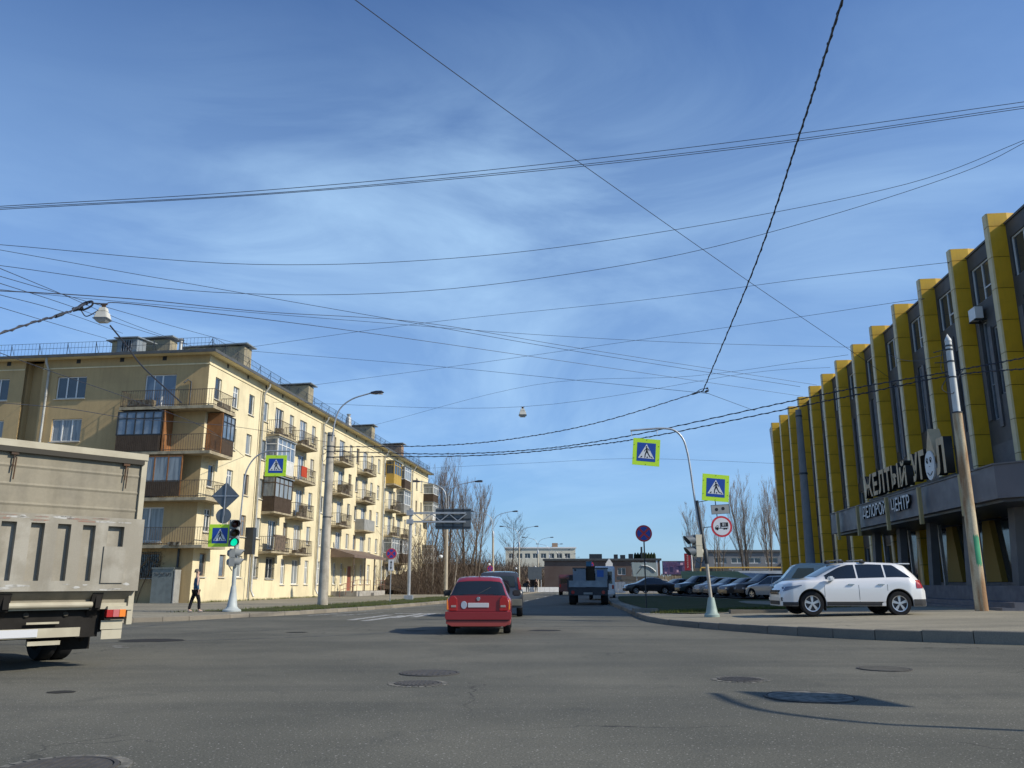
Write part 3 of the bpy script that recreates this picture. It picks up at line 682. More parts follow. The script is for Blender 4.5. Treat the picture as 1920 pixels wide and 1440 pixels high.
# balconies that wrap the near corner
def corner(z, i):
    D = 1.0; S1 = 5.05; T1 = 1.95
    f = [(0, S1), (0, 0), (T1, 0), (T1, -D), (-D, -D), (-D, S1)]
    b = M(); b.prism([(-.001, -.001), (T1, -.001), (T1, -D), (-D, -D), (-D, S1), (-.001, S1)][::-1], lambda u, v, w: (u, v, w), z - .18, z)
    s = b.build('balcony', m_slab, apt)
    P = [(-.02, S1 - .04), (-D + .04, S1 - .04), (-D + .04, -D + .04), (T1 - .04, -D + .04), (T1 - .04, -.02)]
    b = M(); rails(b, P, z, 1.0, .15); b.build('railing', m_rail, s, kind='stuff')
    if i == 1:
        glazed(s, [(-.02, S1 - .02), (-D - .01, S1 - .02), (-D - .01, 2.2)], z + .002, z + 2.45, z + 1.0, m_brown, m_darkm, m_glassb, 5)
        b = M(); b.box(-D, -.03, 2.02, 2.1, z + .002, z + 2.5); b.build('side_board', m_orange, s); b = M(); b.box(.3, .36, -D - .01, -.03, z + .002, z + 2.5); b.build('side_board', m_orange, s)
        glazed(s, [(.4, -D - .012), (T1, -D - .012), (T1, -.02)], z + .002, z + 2.45, z + .95, m_brown, m_darkm, m_glassb, 5)
    if i == 2:
        b = M()
        for k in range(6): y = lerp(S1 - .05, .7, k / 5); b.cbox((-D + .06, y, z + 1.3), (.07, .07, 2.5))
        b.box(-D + .03, -D + .09, .66, S1, z + 2.4, z + 2.5); b.build('glazing_posts', m_orange, s)
        b = M(); b.box(-D + .05, -D + .07, .75, S1 - .1, z + .9, z + 2.4); b.build('glazing_pane', m_glassl, s)
        b = M(); [b.box(-D + .0, -D + .03, lerp(.7, S1 - .1, k / 34) , lerp(.7, S1 - .1, k / 34) + .10, z + .1, z + .95) for k in range(34)]; b.build('board', m_brown, s, kind='stuff')
    if i == 0:
        b = M(); b.box(-.9, -.5, 3.0, 4.6, z + .05, z + .45); b.box(.2, 1.4, -.9, -.6, z + .05, z + .4); b.build('clutter', m_junk, s, kind='stuff')
    if i == 3:
        b = M(); rr = random.Random(4)
        for _ in range(9): y = rr.uniform(-.5, 4.6); b.box(-D - .12, -D + .1, y, y + rr.uniform(.2, .6), z - .05, z + rr.uniform(.08, .3))
        for _ in range(4): x = rr.uniform(0, 1.5); b.box(x, x + .3, -D - .03, -D + .3, z + .05, z + .4)
        b.build('clutter', m_junk, s, kind='stuff')
for i, z in enumerate(BZ): corner(z, i)
# far corner boxes sticking out past the end
for z, lo_ in ((11.3, m_brown), (9.0, m_whitep), (3.6, m_whitep)):
    s = slab(apt, 57.4, 60.4, 1.3, z); glazed(s, [(57.42, -.02), (57.42, -1.28), (60.38, -1.28), (60.38, -.02)], z + .002, z + 2.2, z + 1.0, lo_, m_frame, m_glassl)
    b = M(); b.box(57.3, 60.5, -1.38, -.002, z + 2.205, z + 2.29); b.build('balcony_roof', m_roof, s)
# gas pipe on the corner, entrance canopy, door, ramp rails
b = M(); b.tube([(-.08, 1.05, 11.7), (-.08, 1.05, 13.3), (-.12, 1.25, 13.45), (-.3, 1.4, 13.2)], .05, 8); b.build('flue_pipe', m_darkm, apt, smooth=60)
b = M()
b.add([(23.7, 0, 4.12), (33.6, 0, 4.12), (33.6, -2.1, 3.52), (23.7, -2.1, 3.52), (23.7, 0, 4.2), (33.6, 0, 4.2), (33.6, -2.1, 3.60), (23.7, -2.1, 3.60)], [(0, 3, 2, 1), (4, 5, 6, 7), (0, 1, 5, 4), (1, 2, 6, 5), (2, 3, 7, 6), (3, 0, 4, 7)])
b.box(23.7, 33.6, -2.13, -2.101, 3.38, 3.62); b.add([(23.69, -.001, 3.4), (23.69, -2.1, 3.4), (23.69, -2.1, 3.55), (23.69, -.001, 4.15)], [(0, 1, 2, 3)])
cn = b.build('entrance_canopy', mat('brown_sheet', (0.17, 0.12, 0.09), 0.6, var=0.4), apt)
b = M(); [b.tube([(x, -2.0, 0.5), (x, -2.0, 3.4)], .06, 8) for x in (24.0, 27.3, 30.2, 33.4)]; b.build('canopy_post', m_rail, cn)
b = M(); b.box(28.4, 29.7, .12, .18, .55, 2.75); dr = b.build('door', m_door, apt)
b = M(); b.box(28.6, 28.64, .06, .12, 1.4, 1.7); b.build('handle', m_galv, dr)
b = M(); b.box(24.2, 33.0, -2.3, -.002, 0.13, 0.55); b.box(28.4, 30.0, -2.6, -2.301, .13, .4); b.build('entrance_platform', m_concrete, apt)
b = M()
def hr(P):
    for p in P: b.tube([(p[0], p[1], p[2]), (p[0], p[1], p[2] + .95)], .022, 6)
    for dz in (.95, .55): b.tube([(p[0], p[1], p[2] + dz) for p in P], .022, 6)
hr([(19.5, -2.4, .13), (21.0, -2.4, .27), (22.6, -2.4, .41), (24.2, -2.3, .55), (26, -2.28, .55), (28.2, -2.28, .55)]); hr([(30.1, -2.28, .55), (31.5, -2.28, .55), (32.9, -2.28, .55)])
b.build('handrail', mat('handrail_brown', (0.20, 0.09, 0.06), 0.6), apt)
b = M(); b.box(29.95, 30.35, -.03, -.002, 1.9, 2.9); b.add([(27.5, -.02, 2.6), (28.1, -.02, 2.5), (27.75, -.02, 2.0)], [(0, 1, 2)]); b.build('wall_notice', mat('yellow_notice', (0.75, 0.55, 0.08), 0.6), apt)
b = M(); b.box(21.6, 21.75, -.25, -.002, 1.9, 2.5); b.build('wall_box', m_door, apt)
# wall cabinet by the corner, with graffiti
cb_ = thing('utility_cabinet', 'grey green metal cabinet with scrawled graffiti at the corner of the flats', 'utility cabinet', (-18.7, 50, 0), TH)
b = M(); b.box(-.75, -.15, .72, 2.0, .12, 2.05); b.box(-.80, -.10, .66, 2.05, 2.05, 2.12); b.build('body', mat('grey_green_metal', (0.19, 0.21, 0.19), 0.6, var=0.5, vscale=3, streak=0.3), cb_)
b = M(); b.box(-.76, -.10, .60, .66, .12, 2.0); b.build('side_flange', m_greyp, cb_)
b = M()
rr = random.Random(2)
for k in range(7):
    cy = 1.85 - k * .16; P = [(-.756, cy + .07 * math.cos(a) * rr.uniform(.7, 1.2), 1.72 + .1 * math.sin(a * (1 + k % 2)) * rr.uniform(.7, 1.3)) for a in [i * .9 for i in range(7)]]
    b.tube(P, .009, 4)
b.build('graffiti', m_blackp, cb_)
dp = thing('utility_box', 'tall narrow grey control box fixed beside the nearest downpipe on the long facade', 'control box', (-18.7, 50, 0), TH)
b = M(); b.box(6.75, 7.2, -.55, -.03, 3.1, 4.85); b.build('housing', m_galv, dp); b = M(); b.box(6.72, 6.748, -.56, -.02, 3.1, 4.87); b.box(6.749, 7.2, -.56, -.552, 3.1, 4.87); b.build('cover_plate', m_darkm, dp)
b = M(); b.tube([(7.1, -.3, 3.1), (7.1, -.3, .12)], .035, 6); b.build('conduit', m_galv, dp)
# climbing twigs on the end wall
b = M(); rr = random.Random(8)
for _ in range(260):
    y, z = rr.uniform(1.6, 4.9), rr.uniform(1.2, 3.1); a = rr.uniform(-.5, 3.6); l = rr.uniform(.1, .4); b.beam((-.08 - rr.random() * .25, y, z), (-.08 - rr.random() * .3, y + math.cos(a) * l, z + math.sin(a) * l), .008, .008)
for k in range(7): y = rr.uniform(2, 4.5); b.tube(smooth_path([(-.15, y + rr.gauss(0, .1), .12), (-.12, y, 1.0), (-.1, y + rr.gauss(0, .4), 1.9), (-.1, y + rr.gauss(0, .6), 2.8)], 3), [.025] * 9 + [.008], 5)
b.build('bare_creeper', mat('dry_twigs', (0.17, 0.12, 0.07), 0.9), apt, kind='stuff')
# orange building beyond on the far left
ob = thing('orange_building', 'orange rendered building with a dark red roof at the far left edge', 'building', (-40.6, 62, 0), 0.0)
zt = 17.2
b = M(); b.box(-22, -.6, 0, 14, 0, zt); b.build('wall', mat('orange_render', (0.55, 0.24, 0.13), 0.9, var=0.4), ob)
b = M(); b.box(-22.6, 0, -.6, 14.6, zt, zt + .18); b.build('cornice', mat('cream_cornice', (0.6, 0.52, 0.38), 0.8), ob)
b = M(); b.add([(-22.8, -.8, zt + .2), (.2, -.8, zt + .2), (.2, 14.8, zt + .2), (-22.8, 14.8, zt + .2), (-16, 7, zt + 4.2), (-6.5, 7, zt + 4.2)], [(0, 1, 5, 4), (1, 2, 5), (2, 3, 4, 5), (3, 0, 4), (0, 3, 2, 1)]); b.build('roof', mat('dark_red_roof', (0.20, 0.07, 0.05), 0.7, var=0.3), ob)
b = M()
rail_run((-22.4, -.5), (-.2, -.5), 1.1, .5, lambda x, y: zt + .3); b.build('roof_railing', m_darkm, ob, kind='stuff')
b = M(); [b.box(-21 + 4 * k, -19.5 + 4 * k, -.02, -.001, z, z + 1.6) for k in range(5) for z in (2, 5, 8, 11, 14)]; b.build('window', m_glassd, ob)
# ---------------------------------------------------------------- yellow-finned business centre (right)
a2_ = math.atan(.111); TH2 = math.pi / 2 - a2_
m_yel = mat('yellow_metal_cassette', (0.78, 0.44, 0.02), 0.5, var=0.5, vscale=1.2, col2=(0.54, 0.30, 0.018), rand=0.06, streak=0.25)
m_yel_reflect = mat('yellow_edge_reflected_light', (0.60, 0.45, 0.20), 0.4, var=0.3, vscale=1.5, rand=0.08)  # fin fronts: brightness reflected from sunlit surroundings, painted as a paler yellow
m_core = mat('panel_joint', (0.03, 0.025, 0.01), 0.9)
m_gwall = mat('dark_grey_cladding', (0.075, 0.075, 0.075), 0.6, var=0.4, vscale=.7, fine=0.08, streak=0.2)
m_gpan = mat('mid_grey_panel', (0.125, 0.125, 0.13), 0.6, var=0.3, vscale=1, rand=0.1)
m_fasc = mat('canopy_fascia_grey', (0.12, 0.12, 0.135), 0.5, var=0.25, vscale=1)
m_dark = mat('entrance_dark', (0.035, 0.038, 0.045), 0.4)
m_stone = mat('dark_stone_plinth', (0.10, 0.10, 0.115), 0.6, var=0.6, vscale=2, col2=(0.16, 0.16, 0.17))
yb = thing('business_centre', 'dark grey office building with a row of tall yellow fins and an entrance canopy', 'office building', (17.0, 0, 0), TH2)
ft = [30.25, 34.35, 38.4, 42.5, 46.65, 50.9, 55.1, 59.3, 63.4, 67.5, 71.7, 75.75, 79.75, 83.8]
YW = -.74; H2 = 16.55; T0, T1 = 28.2, 86.0
# walls with openings
frY = lambda u, z, w: (T0 + u, YW - w, z)
ops = []; ws = []
for a, c in zip([26.2] + ft, ft + [87.0]):
    m0 = max(a + .55, T0 + .3); m1 = min(c - .45, T1 - .4); w = m1 - m0
    if w < 1.0: continue
    ops.append((m0 - T0, m1 - T0, 13.95, 15.75)); ws.append(('top', m0, m1, 13.95, 15.75))
    for k in range(3):
        u0 = m0 + w * (k + .12) / 3; u1 = m0 + w * (k + .62) / 3; zb_ = (8.4, 7.6, 9.4)[(k + int(a)) % 3]
        ops.append((u0 - T0, u1 - T0, zb_, 13.0 - .5 * ((k + int(a)) % 2))); ws.append(('slit', u0, u1, zb_, 13.0 - .5 * ((k + int(a)) % 2)))
    if c > 50: ops.append((m0 - T0, m1 - T0, 5.9, 7.4)); ws.append(('low', m0, m1, 5.9, 7.4))
    if c > 46.5: ops.append((m0 - T0, m1 - T0, 1.3, 3.6)); ws.append(('low', m0, m1, 1.3, 3.6))
# make slit openings share row heights per bay safely (independent holes)
b = M(); wall_mesh(b, T1 - T0, 0.2, H2 - .1, ops, .22, frY)
b.quad((T0, YW, .2), (T0, -26, .2), (T0, -26, H2 - .1), (T0, YW, H2 - .1)); b.quad((T1, YW, .2), (T1, -26, .2), (T1, -26, H2 - .1), (T1, YW, H2 - .1)); b.quad((T0, -26, .2), (T1, -26, .2), (T1, -26, H2 - .1), (T0, -26, H2 - .1))
b.box(T0 + .3, T1 - .3, -1.5, -1.4, .3, H2 - .4, 1)
b.build('wall', [m_gwall, m_curtain], yb)
b = M(); b.box(T0 - .06, T1 + .06, -26, YW + .06, H2 - .1, H2); b.build('roof', m_gutter, yb)
for kind, u0, u1, z0, z1 in ws:
    w, h = u1 - u0, z1 - z0; f = M(); p = M(); t = .06; ya, yb_ = YW - .16, YW - .08
    fb = lambda a, c, d, e: f.box(u0 + a, u0 + c, ya, yb_, z0 + d, z0 + e)
    fb(0, w, 0, t); fb(0, w, h - t, h); fb(0, t, t, h - t); fb(w - t, w, t, h - t)
    if kind == 'top': fb(w / 3, w / 3 + t, t, h - t); fb(2 * w / 3, 2 * w / 3 + t, t, h - t); fb(w / 3 + t, 2 * w / 3, h * .3, h * .3 + t)
    if kind == 'slit': fb(t, w - t, h * .35, h * .35 + t * .7)
    if kind == 'low': fb(w / 2, w / 2 + t, t, h - t)
    p.box(u0 + .02, u1 - .02, YW - .15, YW - .13, z0 + .02, z1 - .02)
    o = f.build('window', m_frame if kind == 'top' else m_galv, yb); p.build('pane', m_glassd if kind != 'slit' or RNG.random() < .7 else m_glassb, o)
# raised mid grey panels between the slits (staggered)
pm = {}
for i, (a, c) in enumerate(zip(ft, ft[1:])):
    m0, m1 = a + .55, c - .45; w = m1 - m0
    for k in range(3):
        u0 = m0 + w * (k + .68) / 3; u1 = m0 + w * (k + 1.02) / 3 - .03; z0 = 8.0 + ((k * 5 + i * 3) % 4) * .45; z1 = 13.3 - ((k + i) % 3) * .35
        b = M(); b.box(u0, u1, YW + .005, YW + .07, z0, z1); b.build('cladding_panel', m_gpan, yb)
    b = M(); b.box(m0 + .02, m1 - .02, YW + .005, YW + .05, 4.9 if c > 50 else 5.6, 5.8 if c > 50 else 7.3); b.build('cladding_panel', m_gpan, yb)
# fins: stacked cassettes around a dark core
ph = 1.42; hexp = [(-.17, 0.0), (.17, 0.0), (.22, -.06), (.22, -.85), (.10, -1.45), (-.10, -1.45), (-.22, -.85), (-.22, -.06)]
pmesh = {}
def cassette(h):
    k = round(h, 3)
    if k not in pmesh:
        b = M(); b.prism(hexp[::-1], lambda u, v, w: (u, v, w), 0.012, h - .012); me = b.mesh('cassette', [m_yel, m_yel_reflect])
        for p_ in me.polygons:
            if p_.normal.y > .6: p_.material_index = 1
        pmesh[k] = me
    return pmesh[k]
for t in ft:
    z0 = .3 if t > 44 else 4.1
    b = M(); b.prism([(x * .9, y * .97 - .02) for x, y in hexp][::-1], lambda u, v, w: (t + u, v, w), z0, 17.0); f = b.build('fin', m_core, yb)
    z = 17.02; n = 0
    hs = [.62] + [ph] * 12
    for h in hs:
        if z - h < z0: h = z - z0
        if h < .3: break
        put('cassette', cassette(h), f, loc=(t, 0, z - h)); z -= h
# far corner parapet piece
b = M(); b.add([(T1 - .2, YW + .3, 14.2), (T1 + .35, YW + .3, 14.2), (T1 + .9, YW + .35, 16.9), (T1 - .2, YW + .35, 17.1), (T1 - .2, YW - 3, 14.2), (T1 + .35, YW - 3, 14.2), (T1 + .9, YW - 3, 16.9), (T1 - .2, YW - 3, 17.1)],
               [(0, 1, 2, 3), (7, 6, 5, 4), (0, 4, 5, 1), (1, 5, 6, 2), (2, 6, 7, 3), (3, 7, 4, 0)]); b.build('corner_fascia', mat('light_grey_fascia', (0.42, 0.42, 0.42), 0.6), yb)
# canopy
cn = M(); CT0, CT1, CY = 28.25, 51.2, 3.3
cn.prism([(CT0, .02), (CT0 + .0, CY - .8), (CT0 + .8, CY), (CT1, CY), (CT1, .02)], lambda u, v, w: (u, v, w), 4.12, 5.28)
can = cn.build('canopy', m_fasc, yb)
b = M(); b.prism([(CT0 - .05, .03), (CT0 - .05, CY - .78), (CT0 + .78, CY + .05), (CT1 + .05, CY + .05), (CT1 + .05, .03)], lambda u, v, w: (u, v, w), 5.285, 5.34); b.build('canopy_edge', m_gpan, can)
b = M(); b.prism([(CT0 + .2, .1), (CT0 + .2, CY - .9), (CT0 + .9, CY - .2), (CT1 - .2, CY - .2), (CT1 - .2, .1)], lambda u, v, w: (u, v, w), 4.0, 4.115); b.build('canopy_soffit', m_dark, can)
for t in (31.35, 35.75, 40.05, 44.85, 48.85):
    b = M(); b.box(t - .09, t + .09, CY + .16, CY + .30, 3.68, 5.24); b.build('fascia_bar', mat('tan_bar', (0.42, 0.33, 0.15), 0.6, var=.3), can)
b = M()
rail_run((CT0 + .1, CY - .9), (CT0 + .1, .3), .8, .4, lambda x, y: 5.34)
b.build('canopy_railing', m_darkm, can, kind='stuff')
# recessed entrance: piers, glass, slanted columns, plinth
for i in range(5):
    t = 30.4 + 4.2 * i
    b = M(); b.add([(t - .9, -.3, 1.3), (t + .9, -.3, 1.3), (t + .35, -.3, 4.0), (t - .35, -.3, 4.0), (t - .9, -.73, 1.3), (t + .9, -.73, 1.3), (t + .35, -.73, 4.0), (t - .35, -.73, 4.0)],
                   [(0, 1, 2, 3), (7, 6, 5, 4), (0, 4, 5, 1), (1, 5, 6, 2), (2, 6, 7, 3), (3, 7, 4, 0)]); b.build('pier', mat('dark_ochre_pier', (0.30, 0.19, 0.03), .6), yb)
    b = M(); b.beam((t + 1.7, 1.6, .5), (t + 1.2, 1.6, 4.1), .34, .5); b.build('slanted_column', m_gpan, yb)
    b = M(); b.beam((t + 2.4, .8, .5), (t + 2.5, .8, 4.1), .14, .14); b.build('steel_post', m_galv, yb)
b = M(); b.box(T0 + .1, 49.5, -.72, -.55, 1.0, 4.0); b.build('shopfront_glass', m_glassd, yb)
b = M(); b.box(T0, 49.6, -.70, -.35, .2, 1.28); b.box(T0, 43, 2.2, 2.6, .2, 1.15); b.build('plinth', m_stone, yb)
b = M(); b.box(T0, 50, 1.3, 3.6, .18, .62); b.box(T0, 50, 3.601, 4.0, .18, .45); b.build('entrance_step', m_stone, yb)
# letters
m_let = mat('cream_letter_face', (0.56, 0.42, 0.25), 0.6, var=.25, vscale=3)
m_letd = mat('dark_letter_side', (0.02, 0.018, 0.015), 0.7)
m_letw = mat('white_letter', (0.72, 0.72, 0.70), 0.5)
def text_mesh(s, size, ext, mats, bold=0.0, sx=1.0):
    c = bpy.data.curves.new('t', 'FONT'); c.body = s; c.size = size; c.extrude = ext; c.offset = bold; c.align_x = 'LEFT'
    o = bpy.data.objects.new('t', c); COL.objects.link(o); bpy.context.view_layer.update()
    me = bpy.data.meshes.new_from_object(o.evaluated_get(bpy.context.evaluated_depsgraph_get())); bpy.data.objects.remove(o)
    me.materials.clear(); [me.materials.append(m_) for m_ in mats]
    for p_ in me.polygons: p_.material_index = 0 if (abs(p_.normal.z) > .5 and p_.center.z > 0) or len(mats) < 2 else 1
    for v in me.vertices: v.co.x *= sx
    return me
def width(me): return max(v.co.x for v in me.vertices) - min(v.co.x for v in me.vertices)
def letters(s, t_start, t_end, z, h, ext, mats, y, bold, name):
    """place each letter in the band t_start > t_end (reading direction)"""
    mes = [text_mesh(ch, 1.0, 0.1, mats, bold) for ch in s]
    ws_ = [width(m_) for m_ in mes]; gap = .10; tot = sum(ws_) + gap * (len(s) - 1); k = (t_start - t_end) / tot; x = 0
    for me, w_, ch in zip(mes, ws_, s):
        x0_ = min(v.co.x for v in me.vertices); z0_ = min(v.co.y for v in me.vertices); hh = max(v.co.y for v in me.vertices) - z0_
        for v in me.vertices:
            v.co.x = (v.co.x - x0_) * k; v.co.y = (v.co.y - z0_) / hh * h; v.co.z = v.co.z / .1 * ext
        put(name, me, yb_sign, loc=(t_start - x * k, y, z), rot=Matrix(((-1, 0, 0), (0, 0, 1), (0, 1, 0))).to_euler())
        x += w_ + gap
yb_sign = thing('shop_sign', 'big cream block letters ЖЕЛТЫЙ УГОЛ with a smiling white face standing on the canopy', 'sign', (17.0, 0, 0), TH2)
letters('ЖЕЛТЫЙ', 43.6, 37.25, 5.52, 1.12, .17, [m_let, m_letd], CY - .02, .03, 'letter')
letters('УГ', 36.55, 34.95, 5.55, 1.22, .17, [m_let, m_letd], CY - .02, .04, 'letter')
letters('Л', 33.75, 32.75, 5.50, 1.45, .17, [m_let, m_letd], CY - .02, .04, 'letter')
b = M(); b.prism([(-.52, .9), (.0, 2.1), (.52, .9), (.3, .7), (-.3, .7)][::-1], lambda u, v, w: (34.3 - u, CY - .1 + w, 5.42 + v), -.25, .22); b.build('cone_cap', m_let, yb_sign)
egg = [(.50 * math.cos(a), .62 + .62 * math.sin(a) * (1.0 if math.sin(a) < 0 else .95)) for a in [2 * math.pi * k / 28 for k in range(28)]]
b = M(); b.prism(egg, lambda u, v, w: (34.3 - u, CY + .14 + w, 5.38 + v), 0, .06); fc = b.build('face', m_letw, yb_sign)
b = M(); f3 = lambda u, v: (34.3 - u, CY + .21, 5.38 + v)
b.tube([f3(-.26 + .52 * k / 8, .33 - .13 * math.sin(math.pi * k / 8)) for k in range(9)], .016, 5)
for ex in (-.19, .19):
    b.tube([f3(ex + .09 * math.cos(a), .82 + .11 * math.sin(a)) for a in [i * .65 for i in range(9)]], .013, 5); b.tube([f3(ex - .02, .80), f3(ex + .03, .76)], .04, 6)
b.tube([f3(-.03, .58), f3(.05, .55)], .013, 5)
b.build('face_lines', m_blackp, fc)
b = M(); b.beam((43.8, CY - .12, 5.45), (32.6, CY - .12, 5.42), .06, .08); [b.beam((t, CY - .25, 5.34), (t, CY - .25, 5.5), .05, .05) for t in (43, 41, 39, 37.5, 35.5, 33.2)]; b.build('sign_frame', m_darkm, yb_sign)
main_sign = yb_sign
yb_sign = thing('lettering_sign', 'smaller white letters ДЕЛОВОЙ ЦЕНТР on the grey canopy front under the big sign', 'sign', (17.0, 0, 0), TH2)
letters('ДЕЛОВОЙ', 44.35, 40.6, 4.52, .62, .05, [m_letw, m_letd], CY + .08, .015, 'letter')
letters('ЦЕНТР', 39.75, 37.3, 4.50, .62, .05, [m_letw, m_letd], CY + .08, .015, 'letter')
# air conditioner on the wall between fins
ac = thing('air_conditioner', 'small white air conditioner box mounted high between two yellow fins', 'air conditioner', (17.0, 0, 0), TH2)
b = M(); b.box(36.9, 37.6, YW + .15, YW + .5, 13.1, 13.65); b.build('body', m_white, ac); b = M(); b.box(36.95, 37.0, YW, YW + .55, 13.0, 13.08); b.box(37.5, 37.55, YW, YW + .55, 13.0, 13.08); b.build('bracket', m_darkm, ac)
# ---------------------------------------------------------------- vehicles
def carpaint(name, col, var=0): return mat(name, col, 0.3, 0.1, coat=0.8)
m_cglass = mat('car_glass', (0.012, 0.016, 0.02), 0.05, spec=0.8)
m_plast = mat('black_plastic', (0.025, 0.025, 0.027), 0.6)
m_tyre = mat('tyre_rubber', (0.02, 0.02, 0.021), 0.85, fine=.2)
m_rim = mat('alloy_rim', (0.55, 0.55, 0.56), 0.3, 0.8)
m_rimd = mat('rim_recess', (0.04, 0.04, 0.045), 0.6)
m_red = mat('red_lamp', (0.33, 0.010, 0.010), 0.2, coat=.6)
m_amber = mat('amber_lamp', (0.75, 0.20, 0.02), 0.2, coat=.6)
m_clear = mat('clear_lamp', (0.55, 0.57, 0.60), 0.12, .3, coat=.6)
m_plate = mat('licence_plate', (0.52, 0.52, 0.53), 0.5)
m_chrome = mat('chrome', (0.6, 0.6, 0.62), 0.12, 1.0)
_wheel = {}
def wheel_meshes(r, w, spokes, rimf=.66, steel=False):
    k = (r, w, spokes, rimf, steel)
    if k in _wheel: return _wheel[k]
    b = M(); ri = r * rimf
    b.lathe([(ri * .97, -w / 2 + .03), (ri * 1.02, -w / 2), (r * .93, -w / 2), (r * .985, -w / 2 + .03), (r, -w / 2 + .06), (r, w / 2 - .06), (r * .985, w / 2 - .03), (r * .93, w / 2), (ri * 1.02, w / 2), (ri * .97, w / 2 - .03)], 32, axis='y')
    b.f = b.f[:-2]; b.m = b.m[:-2]
    ty = b.mesh('wheel', m_tyre, 50)
    b = M()
    b.lathe([(0, w / 2 - .07), (ri * .96, w / 2 - .07)], 32, axis='y', mi=1, caps=False)                 # dark recess, outer side +y
    b.lathe([(ri * .88, w / 2 - .035), (ri * .9, w / 2 - .02), (ri * .99, w / 2 - .015), (ri * .99, w / 2 - .06)], 32, axis='y', mi=0, caps=False)
    b.lathe([(0, w / 2 - .02), (ri * .2, w / 2 - .022), (ri * .22, w / 2 - .06)], 16, axis='y', mi=0, caps=False)
    for s_ in range(spokes):
        a = 2 * math.pi * s_ / spokes + .3
        for off in ((-.13, .10) if spokes == 5 else (0,)):
            aa = a + off; dx, dz = math.cos(aa), math.sin(aa); nx, nz = -dz, dx; w0, w1 = (ri * .09, ri * .075) if spokes == 5 else (ri * .11, ri * .17)
            y = w / 2 - .028
            q = [(dx * ri * .15 + nx * w0, y, dz * ri * .15 + nz * w0), (dx * ri * .92 + nx * w1, y - .002, dz * ri * .92 + nz * w1), (dx * ri * .92 - nx * w1, y - .002, dz * ri * .92 - nz * w1), (dx * ri * .15 - nx * w0, y, dz * ri * .15 - nz * w0)]
            b.add(q + [(p[0], p[1] - .03, p[2]) for p in q], [(0, 1, 2, 3), (7, 6, 5, 4), (0, 4, 5, 1), (1, 5, 6, 2), (2, 6, 7, 3), (3, 7, 4, 0)])
    rm = b.mesh('rim', [m_rim if not steel else m_galv, m_rimd], 40)
    _wheel[k] = (ty, rm); return _wheel[k]

